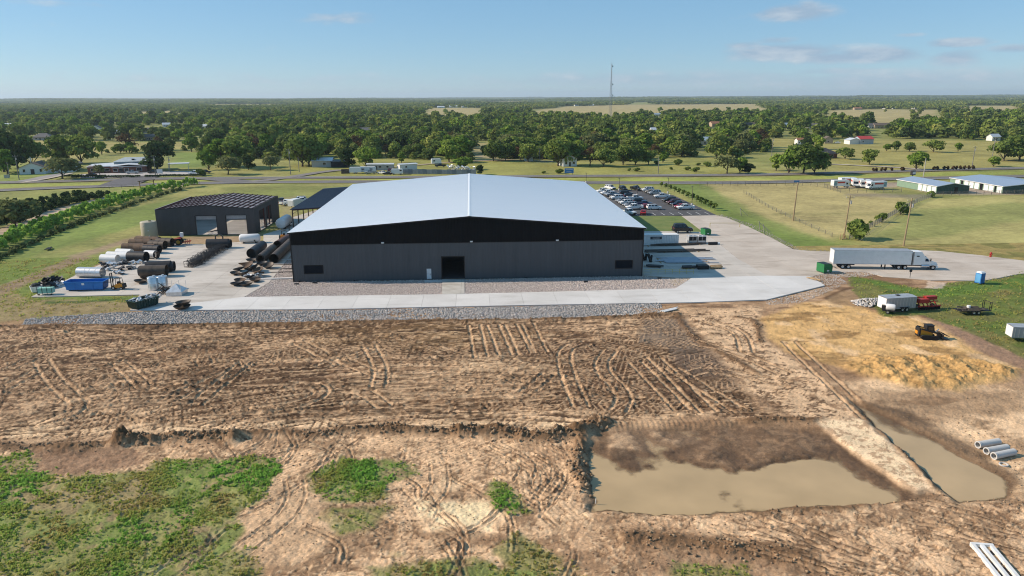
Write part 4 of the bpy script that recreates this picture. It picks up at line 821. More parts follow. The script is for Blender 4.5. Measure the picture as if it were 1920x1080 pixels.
# ================================================================ HOUSES AND SHEDS FARTHER OFF
BUILT = []
wht = M('white_siding', (.66, .66, .64), .7, var=.06); grs = M('grey_siding', (.40, .39, .37), .7, var=.1); brick = M('brick_wall', (.20, .085, .06), .85, var=.25, scale=5); tanw = M('tan_siding', (.42, .33, .23), .8); rgrey = M('grey_shingle', (.13, .125, .125), .85, var=.2, scale=3); rdark = M('dark_shingle', (.045, .045, .052), .85, var=.2, scale=3); rbrown = M('brown_shingle', (.12, .095, .075), .85, var=.2, scale=3); rwhite = M('white_metal_roof', (.62, .64, .66), .45, .2); rred = M('red_metal_roof', (.42, .05, .04), .5); rblue = M('pale_metal_roof', (.36, .43, .48), .45, .3); rterra = M('terracotta_roof', (.28, .13, .07), .8)
gls = glass()
def windowset(root, items, frame=None):
    """items: (x0, x1, z0, z1, y) on a wall facing -y; every window has frame, pane"""
    for x0, x1, z0, z1, y in items:
        q = MB(); f = .12; q.box(x0 - f, x1 + f, y - .08, y, z1, z1 + f); q.box(x0 - f, x1 + f, y - .08, y, z0 - f, z0); q.box(x0 - f, x0, y - .08, y, z0, z1); q.box(x1, x1 + f, y - .08, y, z0, z1)
        o = q.build('window', frame or wht, root); MB().box(x0, x1, y - .04, y - .01, z0, z1).build('pane', gls, o)
def house(name, loc, rz, w_, d_, ev_, pk_, wall, roof, label, cat='house', ridge='x', win=(), door=None, ov=.4, hip=0.0, chimney=False, grp=None):
    """origin at the front left corner; front faces -y; ridge along x or y"""
    o = thing(name, label, cat, loc, rz, grp); c_ = o.matrix_basis @ Vector((w_ / 2, d_ / 2, 0)); c_ = Vector(loc) + Matrix.Rotation(rz, 3, 'Z') @ Vector((w_ / 2, d_ / 2, 0)); BUILT.append((c_.x, c_.y, max(w_, d_) * .62 + 3))
    q = MB(); q.box(0, w_, 0, d_, -.3, ev_)
    if ridge == 'y': q.add([(0, 0, ev_), (w_, 0, ev_), (w_ / 2, 0, pk_ - .05)], [(0, 1, 2)]); q.add([(0, d_, ev_), (w_, d_, ev_), (w_ / 2, d_, pk_ - .05)], [(2, 1, 0)])
    elif not hip: q.add([(0, 0, ev_), (0, d_, ev_), (0, d_ / 2, pk_ - .05)], [(2, 1, 0)]); q.add([(w_, 0, ev_), (w_, d_, ev_), (w_, d_ / 2, pk_ - .05)], [(0, 1, 2)])
    q.build('wall', wall, o); th = .14; r_ = MB(); e = ev_ + .02
    if ridge == 'x':
        sl_ = (pk_ - ev_) / (d_ / 2); e2 = e - sl_ * ov; a0, a1 = -ov, w_ + ov; h0, h1 = (hip, w_ - hip) if hip else (a0, a1)
        r_.add([(a0, -ov, e2), (a1, -ov, e2), (h1, d_ / 2, pk_), (h0, d_ / 2, pk_), (a0, d_ + ov, e2), (a1, d_ + ov, e2)], [(0, 1, 2, 3), (5, 4, 3, 2)] + ([(4, 0, 3), (1, 5, 2)] if hip else []))
        r_.add([(a0, -ov, e2 - th), (a1, -ov, e2 - th), (h1, d_ / 2, pk_ - th), (h0, d_ / 2, pk_ - th), (a0, d_ + ov, e2 - th), (a1, d_ + ov, e2 - th)], [(3, 2, 1, 0), (2, 3, 4, 5)])
        r_.add([(a0, -ov, e2), (a1, -ov, e2), (a1, -ov, e2 - th), (a0, -ov, e2 - th)], [(3, 2, 1, 0)])
    else:
        sl_ = (pk_ - ev_) / (w_ / 2); e2 = e - sl_ * ov
        for z_, flip in ((0, 0), (-th, 1)):
            fs = [(0, 1, 4, 3), (1, 2, 5, 4)]; fs = [f[::-1] for f in fs] if not flip else fs
            r_.add([(-ov, -ov, e2 + z_), (w_ / 2, -ov, pk_ + z_), (w_ + ov, -ov, e2 + z_), (-ov, d_ + ov, e2 + z_), (w_ / 2, d_ + ov, pk_ + z_), (w_ + ov, d_ + ov, e2 + z_)], fs)
        r_.add([(-ov, -ov, e2), (w_ / 2, -ov, pk_), (w_ + ov, -ov, e2), (-ov, -ov, e2 - th), (w_ / 2, -ov, pk_ - th), (w_ + ov, -ov, e2 - th)], [(0, 3, 4, 1), (1, 4, 5, 2)])
    ro = r_.build('roof', roof, o)
    if chimney: MB().box(w_ * .7, w_ * .7 + .8, d_ * .5, d_ * .5 + .8, ev_, pk_ + .8).build('chimney', brick, ro)
    windowset(o, [(a, b, z0, z1, 0) for a, b, z0, z1 in win])
    if door:
        dd = MB().box(door[0], door[1], -.05, .03, 0, door[2]).build('door', M('door_dark', (.05, .04, .04), .5), o); MB().box(door[1] - .2, door[1] - .12, -.1, -.05, 1, 1.1).build('handle', trim_m, dd)
    return o
def hpos(px, py): g = G(px, py); return (g.x, g.y, far_z(g.x, g.y))
# white church with cross
g = hpos(37, 327); ch = house('church', g, math.radians(12), 11.5, 15, 3.2, 5.6, wht, rbrown, 'white church with brown roof and a cross on its gable', 'church', 'y', [(1.6, 2.6, 1.0, 2.4), (9, 10, 1.0, 2.4)], (5.0, 6.6, 2.4))
q = MB(); q.box(5.62, 5.88, -.1, .1, 5.5, 8.4); q.box(4.85, 6.65, -.1, .1, 7.2, 7.48); q.build('cross', M('white_cross', (.75, .75, .74), .5), ch)
q = MB(); q.box(11.5, 22, 5, 15, -.3, 3.0); q.add([(11.5, 5, 3.0), (22, 5, 3.0), (22, 10, 5.2), (11.5, 10, 5.2), (11.5, 15, 3.0), (22, 15, 3.0)], [(1, 5, 2)]); q.build('wing', wht, ch)
MB().add([(9, 4.6, 2.9), (22.4, 4.6, 2.9), (22.4, 10, 5.3), (7, 10, 5.3), (9, 15.4, 2.9), (22.4, 15.4, 2.9)], [(0, 1, 2, 3), (5, 4, 3, 2)]).build('wing_roof', rbrown, ch)
MB().box(13, 20, 16, 27, -.3, 3.0).build('hall_block', wht, ch); MB().add([(11.6, 15.6, 2.95), (11.6, 27.4, 2.95), (16.5, 27.4, 5), (16.5, 15.6, 5), (21.4, 15.6, 2.95), (21.4, 27.4, 2.95)], [(3, 2, 1, 0), (5, 2, 3, 4)]).build('roof', rgrey, ch)
# brick office
g = hpos(165, 325.5); of = thing('brick_office', 'long low red brick office with white metal roof and framed windows', 'office', g, math.radians(15)); BUILT.append((-178, 382, 24))
MB().box(0, 27, 0, 14, -.3, 3.4).build('wall', brick, of); MB().box(11, 27, -3, 0, -.3, 3.4).build('wing', brick, of)
MB().add([(-.6, -.6, 3.3), (11, -.6, 3.5), (11, -3.7, 3.4), (19, -3.7, 4.2), (27.6, -3.7, 3.4), (27.6, 15, 3.6), (19, 15, 4.4), (-.6, 15, 3.5)], [(0, 1, 3, 6, 7), (1, 2, 3), (3, 4, 5, 6)]).build('roof', rwhite, of)
q = MB(); q.box(-.6, 11, -.62, -.5, 3.1, 3.45); q.box(11, 27.6, -3.72, -3.6, 3.1, 3.42); q.build('fascia', wht, of)
windowset(of, [(1.5, 3.6, 1.0, 2.2, 0), (7.6, 9.6, 1.0, 2.2, 0), (12.0, 13.8, .9, 2.3, -3), (17.0, 18.8, .9, 2.3, -3), (22.6, 24.8, .9, 2.3, -3)])
dd = MB().box(14.6, 16.4, -3.06, -2.95, 0, 2.4).build('door', gls, of); MB().box(14.4, 16.6, -3.1, -2.95, 2.4, 2.7).build('door_head', wht, dd)
q = MB(); q.box(11, 31, 6, 20, 3.3, 5.0); q.build('attic_wall', M('blue_grey_siding', (.27, .33, .36), .7), of); MB().add([(10.5, 5.5, 4.9), (31.5, 5.5, 4.9), (31.5, 13, 6.6), (15, 13, 6.6), (10.5, 20.5, 4.9), (31.5, 20.5, 4.9)], [(0, 1, 2, 3), (5, 4, 3, 2), (4, 0, 3)]).build('attic_roof', M('pale_roof', (.42, .46, .47), .5, .1), of)
for x in (19, 24): MB().box(x, x + 1.2, 8, 9.2, 5.4, 6.1).build('roof_vent', trim_m, of)
q = MB(); q.box(36, 46, 4, 11, 3.0, 3.3); q.build('carport_roof', rwhite, of)
for x in (36.3, 45.7): MB().box(x - .1, x + .1, 4.2, 4.4, 0, 3.0).build('carport_post', wht, of)
# houses and barns, near to far
house('grey_shed', hpos(585, 313.5), math.radians(4), 10.5, 12, 3.4, 4.6, grs, rwhite, 'long grey shed with pale roof left of the two dark trees', 'shed', 'x', [(5.8, 7.4, 1.2, 2.4)])
house('lean_to', hpos(621, 313.5), math.radians(4), 9, 9, 3.0, 3.6, M('opening_shade', (.03, .03, .035), .9), rgrey, 'dark open lean-to joined to the grey shed', 'shed')  # closed walls coloured near-black for the shade inside the open front
house('mobile_home', hpos(688, 319), math.radians(-2), 13.5, 4.2, 3.0, 3.4, grs, rwhite, 'long grey mobile home behind the parked camper', 'mobile home', 'x', [(1.5, 3, 1.2, 2.1), (6, 7.5, 1.2, 2.1), (10, 11.2, 1.2, 2.1)], (4.4, 5.3, 2.1))
house('white_shed', hpos(750, 319.5), math.radians(28), 9.5, 4, 3.0, 3.3, wht, rwhite, 'white box trailer shed standing at an angle on the grass', 'shed', 'x', [(3, 4, 1.2, 2)])
house('gabled_house', hpos(1056, 312), math.radians(8), 7.5, 9, 4.2, 6.2, wht, rterra, 'white gabled house under the big oak across the highway', 'house', 'y', [(1, 2.2, 1.2, 2.4), (5.2, 6.4, 1.2, 2.4)], (3.2, 4.2, 2.2))
house('white_hut', hpos(985, 302), math.radians(5), 4.5, 4, 2.6, 3.4, wht, rwhite, 'little white hut among the oaks above the roof', 'shed')
house('brick_house', hpos(1529, 297.5), math.radians(12), 15, 11, 3.0, 5.8, brick, rdark, 'brick house with dark hipped roof beside the road clump', 'house', 'x', [(2, 3.4, 1, 2.2), (10.6, 12, 1, 2.2)], (5.4, 6.6, 2.3), .6, 4.5)
house('red_roof_barn', hpos(1612, 270.5), math.radians(3), 11, 9, 4.0, 6.0, M('blue_grey_wall', (.34, .39, .44), .7), rred, 'small barn with bright red roof beyond the hay field', 'barn', 'x', [(2, 3, 1.4, 2.4)])
house('white_barn', hpos(1593, 270.5), math.radians(3), 9, 8, 3.2, 4.6, wht, rwhite, 'white round-roofed barn left of the red roof', 'barn', 'y')
house('small_house', hpos(1495, 271), math.radians(3), 5.2, 5, 3.6, 5.0, wht, rterra, 'tiny white house half hidden at the field edge', 'house', 'x', [(1, 2, 1, 2)])
house('brown_house', hpos(1546, 269), math.radians(-8), 6.2, 7, 3.6, 5.6, tanw, rbrown, 'small tan house between the tree tops right of the clump', 'house', 'y', [(2, 3.4, 1, 2)])
house('far_house', hpos(60, 263), math.radians(6), 16, 10, 3.0, 6.0, grs, rgrey, 'grey hip roofed house in the yellow field at left', 'house', 'x', [(3, 4.4, 1, 2.2), (10, 11.4, 1, 2.2)], (6.4, 7.4, 2.2), .6, 5)
house('tall_white_house', hpos(173, 250), math.radians(10), 8, 8, 6, 8.5, wht, rgrey, 'tall white house among the trees above the church', 'house', 'y', [(2, 3, 1, 2.4), (5, 6, 3.6, 5)])
for k, (px, py, w_, wl, rf, lb) in enumerate([(211, 251, 10, wht, rblue, 'low white house with pale roof in the trees at left'), (256, 250, 12, grs, rgrey, 'grey roofed house behind the wide oak at left'), (305, 239, 9, wht, rwhite, 'white house in the left woods nearest the clearing'), (372, 243, 10, wht, rwhite, 'white low barn in the left clearing'), (272, 263, 8, tanw, rgrey, 'small tan shed at the edge of the left field'), (4, 240, 14, wht, rwhite, 'pale long barn at the left frame edge'), (672, 250, 14, grs, rgrey, 'grey house roof showing in the wood left of the ridge'), (1312, 272, 16, grs, rblue, 'pale blue long roof at the right hand field edge'), (1222, 250, 12, wht, rwhite, 'white low building in the wood right of the mast'), (1227, 219, 14, wht, rblue, 'flat pale shed in the wood beyond the mast'), (1257, 236, 12, wht, rwhite, 'white roof farther right of the mast'), (1300, 238, 11, grs, rdark, 'dark gabled roof among the trees right of the mast'), (1335, 238, 16, tanw, rterra, 'brown roof among the trees right of the mast'), (1394, 240, 17, tanw, rbrown, 'tan roof among the trees above the hay field'), (1472, 240, 13, wht, rblue, 'pale bungalow in the trees left of the red roof'), (1515, 241, 12, wht, rgrey, 'grey roofed bungalow in the trees left of the red roof'), (1628, 241, 12, wht, rgrey, 'bungalow in the trees above the red roof'), (1640, 241, 18, tanw, rbrown, 'long tan roof in the trees right of the red roof'),
                                             (1718, 204.5, 34, wht, rdark, 'big white barn with dark roof on the far ridge'), (1602, 206, 20, tanw, rterra, 'brown farmhouse on the far ridge'), (1660, 203.5, 26, wht, rbrown, 'row house with brown roof on the far ridge'), (1675, 204, 18, wht, rwhite, 'white shed left of the big far barn'), (820, 202, 26, wht, rwhite, 'white farm shed on the distant centre field'), (842, 201.5, 30, wht, rwhite, 'longest white shed on the distant centre field'), (866, 201.5, 24, wht, rwhite, 'right hand white shed on the distant centre field'), (884, 200, 20, wht, rgrey, 'grey roofed farm house on the distant centre field'), (1104, 198, 22, wht, rwhite, 'lone white barn on the long far field left of the mast'), (1078, 199, 18, wht, rdark, 'dark roofed farm left of the mast on the far field'), (640, 197, 30, wht, rwhite, 'pale sheds far off over the wood at centre left'), (1860, 264, 9, wht, rwhite, 'white shed in the field at the right')]):
    house('distant_house' if 'house' in lb or 'bungalow' in lb else 'distant_barn', hpos(px, py), math.radians(-8 + (k * 37) % 25), w_, w_ * .6, 3.0 + w_ * .04, 4.6 + w_ * .09, wl, rf, lb, 'house' if 'house' in lb or 'bungalow' in lb else 'barn', 'x', [(w_ * .2, w_ * .3, 1, 2.1), (w_ * .6, w_ * .7, 1, 2.1)], (w_ * .42, w_ * .42 + 1, 2.1))
# storage units
sgreen = M('green_metal_wall', (.20, .30, .22), .55, var=.08); dgreen = M('dark_green_wall', (.035, .075, .06), .5); sroof = M('storage_roof', (.36, .44, .54), .45, .35, var=.05); sdoor = M('roll_door', (.70, .71, .70), .5, var=.04)
def storage(name, corner, rz, w_, l_, doors, label, enddoor):
    o = thing(name, label, 'storage building', corner, rz); BUILT.append((corner[0], corner[1] + 10, 24)); ev_, pk_ = 2.75, 3.9
    q = MB(); ribwall(q, 0, l_, ev_, 0, per=.6, dep=.04); place(q, Matrix.Translation((0, l_, 0)) @ Matrix.Rotation(-PI / 2, 4, 'Z')); q.build('wall', sgreen, o)
    q = MB(); ribwall(q, 0, w_, lambda x: ev_ + (pk_ - ev_) * (1 - abs(x - w_ / 2) / (w_ / 2)), 0, per=.6, dep=.04); q.build('end_wall', dgreen, o)
    q = MB(); ribwall(q, 0, l_, ev_, 0, per=.6); place(q, Matrix.Translation((w_, 0, 0)) @ Matrix.Rotation(PI / 2, 4, 'Z')); q.build('wall', dgreen, o); MB().box(0, w_, l_ - .05, l_, 0, ev_).build('wall', sgreen, o)
    q = MB()
    for a, b in ((-.3, w_ / 2), (w_ / 2, w_ + .3)): q.add([(a, -.3, ev_ + .02 if a < 0 else pk_), (b, -.3, pk_ if a < 0 else ev_ + .02), (b, l_ + .3, pk_ if a < 0 else ev_ + .02), (a, l_ + .3, ev_ + .02 if a < 0 else pk_)], [(0, 1, 2, 3)])
    q.build('roof', sroof, o); q = MB(); q.bar((-.33, -.32, ev_ - .08), (-.33, l_ + .3, ev_ - .08), .1, .24); q.bar((-.3, -.33, ev_ - .08), (w_ / 2, -.33, pk_ - .1), .1, .22); q.bar((w_ / 2, -.33, pk_ - .1), (w_ + .3, -.33, ev_ - .08), .1, .22); q.build('white_trim', wht, o)
    for y, w2, dk in doors: MB().box(-.07, -.02, y, y + w2, .05, 2.35).build('roll_door', trim_m if dk else sdoor, o)
    if enddoor: MB().box(enddoor, enddoor + 1.4, -.08, -.02, .05, 2.3).build('end_door', trim_m, o)
    return o
storage('storage_units', (176.2, 262, 0), math.radians(3), 13.3, 24, [(.4 + i * 2.7, 2.2, 0) for i in range(4)], 'green storage building with four white doors by the moving trucks', 7.2)
storage('storage_units', (200.6, 259.8, 0), math.radians(1), 26, 30, [(.5, 2.4, 0), (3.4, .9, 1), (4.8, 2.4, 0), (7.6, 2.4, 0), (10.6, 1.6, 1), (12.8, 2.4, 0), (15.8, 2.4, 0), (18.8, 2.4, 0), (22, 1.2, 1), (24, 2.6, 0)], 'larger green storage building with many white doors at the right edge', None)
# radio mast
g = G(1144, 227); ms = thing('radio_mast', 'tall thin steel lattice radio mast rising above the wood', 'mast', (g.x, g.y, 0)); stl = M('galvanised', (.33, .34, .36), .5, .5); BUILT.append((g.x, g.y, 6))
legs = [(math.cos(a), math.sin(a)) for a in (0.4, 2.5, 4.6)]; mz = 84.0; rad = lambda z: 2.6 * (1 - z / mz) + .35
for lx, ly in legs:
    q = MB()
    for k in range(14): z0, z1 = k * 6, k * 6 + 6; q.tube((lx * rad(z0), ly * rad(z0), z0), (lx * rad(z1), ly * rad(z1), z1), .17, .17, 5)
    q.build('leg', stl, ms)
q = MB()
for k in range(28):
    z0, z1 = k * 3, k * 3 + 3
    for i in range(3): a, b = legs[i], legs[(i + 1) % 3]; q.tube((a[0] * rad(z0), a[1] * rad(z0), z0), (b[0] * rad(z1), b[1] * rad(z1), z1), .1, .1, 4); q.tube((a[0] * rad(z1), a[1] * rad(z1), z1), (b[0] * rad(z1), b[1] * rad(z1), z1), .09, .09, 4)
q.build('lattice', stl, ms); MB().tube((0, 0, mz), (0, 0, mz + 6), .12, .05, 5).build('whip_antenna', stl, ms)
for z in (38, 54, 80): MB().lathe([(.02, -.3), (1.1, .1), (1.2, .3)], 10, Matrix.Translation((rad(z) + .6, -.6, z)) @ Matrix.Rotation(PI / 2, 4, 'X')).build('dish', wht, ms)
# ================================================================ VEHICLES
tyre_m = M('tyre', (.016, .016, .017), .9); rim_m = M('rim', (.45, .46, .47), .35, .7); lens_w = M('headlamp', (.75, .76, .74), .15); lens_r = M('tail_lamp', (.35, .015, .012), .25); blk = M('black_plastic', (.014, .014, .015), .6)
def paint(name, c, metal=.0): return M('paint_' + name, c, .28, metal, var=.05, spec=.55)
PAINT = dict(white=paint('white', (.74, .75, .75)), silver=paint('silver', (.42, .44, .46), .4), grey=paint('grey', (.12, .125, .135), .3), black=paint('black', (.010, .011, .013)), red=paint('red', (.36, .016, .02)), maroon=paint('maroon', (.095, .012, .014)), blue=paint('blue', (.02, .045, .12)), navy=paint('navy', (.010, .018, .042)), tan=paint('tan', (.33, .26, .18)), green=paint('green', (.02, .06, .035)))
_wm = {}
def wheel(parent, x, y, r, wd):
    key = (round(r, 2), round(wd, 2))
    if key not in _wm:
        a = MB().lathe([(r * .58, -wd / 2), (r * .94, -wd / 2), (r, -wd * .3), (r, wd * .3), (r * .94, wd / 2), (r * .58, wd / 2)], 16, axis='Y').mesh('tyre'); a.materials.append(tyre_m); shade(a)
        b = MB().lathe([(0.001, -wd * .36), (r * .3, -wd * .40), (r * .58, -wd * .46), (r * .6, wd * .46), (r * .3, wd * .40), (.001, wd * .36)], 12, axis='Y').mesh('rim'); b.materials.append(rim_m); _wm[key] = (a, b)
    o = bpy.data.objects.new('wheel', _wm[key][0]); COL.objects.link(o); o.parent = parent; o.location = (x, y, r)
    b = bpy.data.objects.new('rim', _wm[key][1]); COL.objects.link(b); b.parent = o; return o
def greenhouse(root, xb0, xb1, xt0, xt1, zb, zt, wb, wt, mat, split=(.5,), name='cab'):
    """tapered cabin with proud dark panes; x0 rear, x1 front"""
    c = [(xb0, -wb, zb), (xb1, -wb, zb), (xb1, wb, zb), (xb0, wb, zb), (xt0, -wt, zt), (xt1, -wt, zt), (xt1, wt, zt), (xt0, wt, zt)]
    q = MB().add(c, [(4, 5, 6, 7), (0, 1, 5, 4), (1, 2, 6, 5), (2, 3, 7, 6), (3, 0, 4, 7)]); o = q.build(name, mat, root)
    V = [Vector(a) for a in c]
    def pane(a, b, d, e, u0, u1, v0, v1, nm):
        n_ = (b - a).cross(e - a).normalized() * .012; P = lambda u, v: (a + (b - a) * u) * (1 - v) + (e + (d - e) * u) * v + n_
        MB().add([P(u0, v0), P(u1, v0), P(u1, v1), P(u0, v1)], [(0, 1, 2, 3)]).build(nm, gls, o)
    pane(V[1], V[2], V[6], V[5], .07, .93, .1, .9, 'windshield'); pane(V[3], V[0], V[4], V[7], .1, .9, .2, .88, 'back_glass')
    s = [0] + list(split) + [1]
    for a, b in zip(s[:-1], s[1:]):
        pane(V[0], V[1], V[5], V[4], a + .04, b - .04, .16, .86, 'side_window'); pane(V[2], V[3], V[7], V[6], 1 - b + .04, 1 - a - .04, .16, .86, 'side_window')
    return o
def hull(L, W, zb, zs, zh, zr, nose=.18, hood=1.2):
    """lower body: side profile across the width with tucked sills and rounded ends"""
    a, b = -L / 2, L / 2; pr = [(a + .05, zb), (b - .08, zb), (b, zb + .15), (b - .02, zh - .12), (b - nose, zh), (b - hood, zs), (a + .12, zs + zr), (a, zs - .12 + zr)]
    q = MB(); n_ = len(pr); rings = [(-W / 2 + .0, .92), (-W / 2 + .07, 1.0), (W / 2 - .07, 1.0), (W / 2, .92)]; vs = []
    zc = (zb + zs) / 2
    for y, s in rings: vs += [(x * (1 if s == 1 else .985), y, zc + (z - zc) * s) for x, z in pr]
    fs = [tuple(range(n_)), tuple(range(3 * n_, 4 * n_))[::-1]]
    for k in range(3): fs += [((k + 1) * n_ + i, (k + 1) * n_ + (i + 1) % n_, k * n_ + (i + 1) % n_, k * n_ + i) for i in range(n_)]
    return q.add(vs, fs)
def lamps(root, L, W, zf, zr):
    for s in (-1, 1):
        MB().box(L / 2 - .12, L / 2 + .015, s * W * .38 - .2, s * W * .38 + .2, zf - .1, zf + .08).build('headlight', lens_w, root); MB().box(-L / 2 - .015, -L / 2 + .1, s * W * .43 - .1, s * W * .43 + .1, zr - .16, zr + .16).build('tail_light', lens_r, root)
        MB().box(L * .13, L * .13 + .14, s * (W / 2 + .02) - (.2 if s < 0 else 0), s * (W / 2 + .02) + (.2 if s > 0 else 0), zr + .28, zr + .46).build('mirror', blk, root)
    MB().box(L / 2 - .05, L / 2 + .06, -W * .46, W * .46, .38, .6).build('bumper', blk, root); MB().box(-L / 2 - .06, -L / 2 + .05, -W * .46, W * .46, .4, .6).build('bumper', blk, root); MB().box(L / 2 - .04, L / 2 + .02, -W * .25, W * .25, .62, .86).build('grille', blk, root)
def mk_pickup():
    o = thing('pickup', 'x', 'pickup'); L, W = 5.8, 2.0
    q = hull(L, W, .42, 1.14, 1.06, 0.0, hood=1.35); q.build('body', PAINT['white'], o, smooth=True)
    greenhouse(o, -.75, 1.45, -.62, .72, 1.13, 1.86, .93, .76, PAINT['white'])
    MB().box(-2.75, -.85, -.82, .82, 1.145, 1.165).build('bed', M('bed_liner', (.03, .03, .033), .8), o)
    q = MB(); q.box(-2.88, -.78, -.98, -.84, 1.1, 1.3); q.box(-2.88, -.78, .84, .98, 1.1, 1.3); q.box(-2.9, -2.78, -.98, .98, 1.1, 1.3); q.build('bed_rail', PAINT['white'], o)
    for x in (-1.75, 1.85):
        for s in (-1, 1): wheel(o, x, s * .88, .40, .27)
    lamps(o, L, W, .95, 1.0); return o
def mk_suv():
    o = thing('suv', 'x', 'suv'); L, W = 4.9, 1.95
    hull(L, W, .38, 1.08, .98, .02, hood=1.25).build('body', PAINT['white'], o, smooth=True); greenhouse(o, -2.35, 1.35, -2.05, .62, 1.08, 1.76, .91, .73, PAINT['white'], (.3, .62))
    for s in (-1, 1): MB().bar((-1.9, s * .66, 1.82), (.45, s * .66, 1.82), .05, .05).build('roof_rail', blk, o)
    for x in (-1.45, 1.5):
        for s in (-1, 1): wheel(o, x, s * .86, .37, .25)
    lamps(o, L, W, .88, 1.0); return o
def mk_sedan():
    o = thing('sedan', 'x', 'car'); L, W = 4.7, 1.82
    hull(L, W, .30, .90, .80, .0, hood=1.35).build('body', PAINT['white'], o, smooth=True); greenhouse(o, -1.75, 1.15, -1.0, .25, .9, 1.43, .84, .62, PAINT['white'])
    for x in (-1.4, 1.42):
        for s in (-1, 1): wheel(o, x, s * .80, .33, .22)
    lamps(o, L, W, .72, .78); return o
PU, SV, SD = mk_pickup(), mk_suv(), mk_sedan(); USED = set()
def car(kindo, px, py, ang, col, label, group=None, scale=1.0, name=None, cat=None, xy=None):
    g = G(px, py) if xy is None else Vector((*xy, 0)); m = PAINT[col]; sw = {'body': m, 'cab': m, 'bed_rail': m}
    o = clone(kindo, (g.x, g.y, .05), math.radians(ang), label, group, scale, cat, sw)
    return o
CP = 'cars in the car park behind the hall'
# car park: centre foot pixel, heading in degrees, colour
for k_, px, py, a, c, lb in [
    (PU, 1131, 361.5, 200, 'white', 'white pickup at the far left corner of the car park'), (PU, 1139, 365, 200, 'white', 'second white pickup from the far left corner'), (PU, 1147, 368, 200, 'silver', 'silver pickup third in the left row'), (SD, 1156, 370, 190, 'navy', 'dark blue car fourth in the left row'), (SV, 1173, 366, 5, 'black', 'black car backed up to the dark blue one'),
    (SV, 1156, 374, 195, 'white', 'white suv in the middle of the left row'), (SV, 1167, 380, 195, 'silver', 'silver suv below the white suv of the left row'), (SD, 1177, 379, 5, 'white', 'white car tail to tail with the silver suv'), (PU, 1190, 375, 5, 'white', 'white pickup nosing into the centre lane from the double row'), (SV, 1173, 383.5, 195, 'white', 'white car in the left row above the long white pickup'), (SV, 1182, 371, 5, 'navy', 'navy car behind the white pickup of the double row'),
    (SV, 1199, 381, 5, 'black', 'black suv in the double row'), (PU, 1207, 386, 5, 'blue', 'blue pickup in the double row'), (SV, 1181, 388, 195, 'silver', 'grey white car next to the nearest left white pickup'), (PU, 1189, 392.5, 190, 'white', 'large white pickup nearest in the left row'), (SD, 1212, 390.5, 5, 'red', 'red car half hidden behind the long white suv'), (SV, 1226, 393, 5, 'white', 'long white suv with roof rack at the lane'),
    (PU, 1178, 402, 300, 'white', 'white pickup parked close to the hall corner'), (SD, 1206, 402, 75, 'red', 'small red car alone in the front bays'), (SV, 1144, 355, 300, 'white', 'white suv at the far edge of the car park'), (SV, 1168, 357, 280, 'black', 'black suv at the far edge of the car park'), (PU, 1192, 357, 290, 'black', 'black pickup at the far edge of the car park'),
    (SV, 1214, 359, 190, 'white', 'white car first in the right hand row'), (SD, 1219, 362, 190, 'tan', 'tan car second in the right hand row'), (SV, 1227, 365, 190, 'silver', 'silver suv third in the right hand row'), (PU, 1241, 371.5, 180, 'white', 'white crew pickup standing out of the right hand row'), (SV, 1255, 379, 190, 'black', 'black suv below the gap of the right hand row'), (SV, 1263, 383, 190, 'maroon', 'maroon suv in the right hand row'), (PU, 1273, 387, 190, 'navy', 'dark navy pickup in the right hand row'), (SD, 1275, 390.5, 190, 'red', 'red car squeezed beside the last white pickup'), (PU, 1285, 393, 185, 'white', 'white pickup nearest in the right hand row')]:
    car(k_, px, py, a, c, lb, CP)
# others
car(PU, 695, 326, 180, 'silver', 'silver pickup parked before the camper across the highway'); car(SD, 727, 327.5, 170, 'black', 'black car in the cluttered yard across the highway'); car(SV, 732, 322, 260, 'maroon', 'dark red suv in the cluttered yard across the highway'); car(SD, 716, 326, 150, 'white', 'white car between camper and dark red suv'); car(PU, 826, 313, 175, 'black', 'black pickup before the camper behind the scrap fence')
car(SD, 172, 330, 170, 'black', 'black car parked left at the brick office'); car(PU, 249, 326, 190, 'silver', 'silver pickup parked before the brick office door'); car(SV, 288, 325.5, 185, 'black', 'black suv at the right end of the brick office'); car(PU, 366, 327, 185, 'white', 'white truck at the far end of the office car park'); car(SV, 386, 325, 20, 'navy', 'dark suv behind the clipped bush of the office car park')
car(SD, 87, 265, 180, 'blue', 'blue car in front of the grey hip roofed house'); car(SV, 1712, 347.5, 180, 'black', 'black suv beside the green storage building'); car(SD, 1570, 269, 180, 'white', 'white car on the field lane left of the red roof barn')
car(PU, 528, 381, 120, 'navy', 'dark flatbed pickup behind the half built shop'); car(PU, 538, 384, 60, 'white', 'white pickup beside the small cargo trailer behind the shop'); car(PU, 567, 380, 200, 'white', 'white pickup half hidden by the navy shelter roof'); car(SV, 562, 377.5, 200, 'white', 'white suv half hidden by the navy shelter roof')
bv_ = clone(SV, G(1279, 437).to_tuple()[:2] + (.12,), math.radians(0), 'black high van parked on the slab right of the hall', None, (1.08, 1.1, 1.42), 'van', {'body': PAINT['black'], 'cab': PAINT['black']}); bv_.name = 'black_van'
for p_ in (PU, SV, SD):
    def kill(o):
        for c in list(o.children): kill(c)
        bpy.data.objects.remove(o)
    kill(p_)

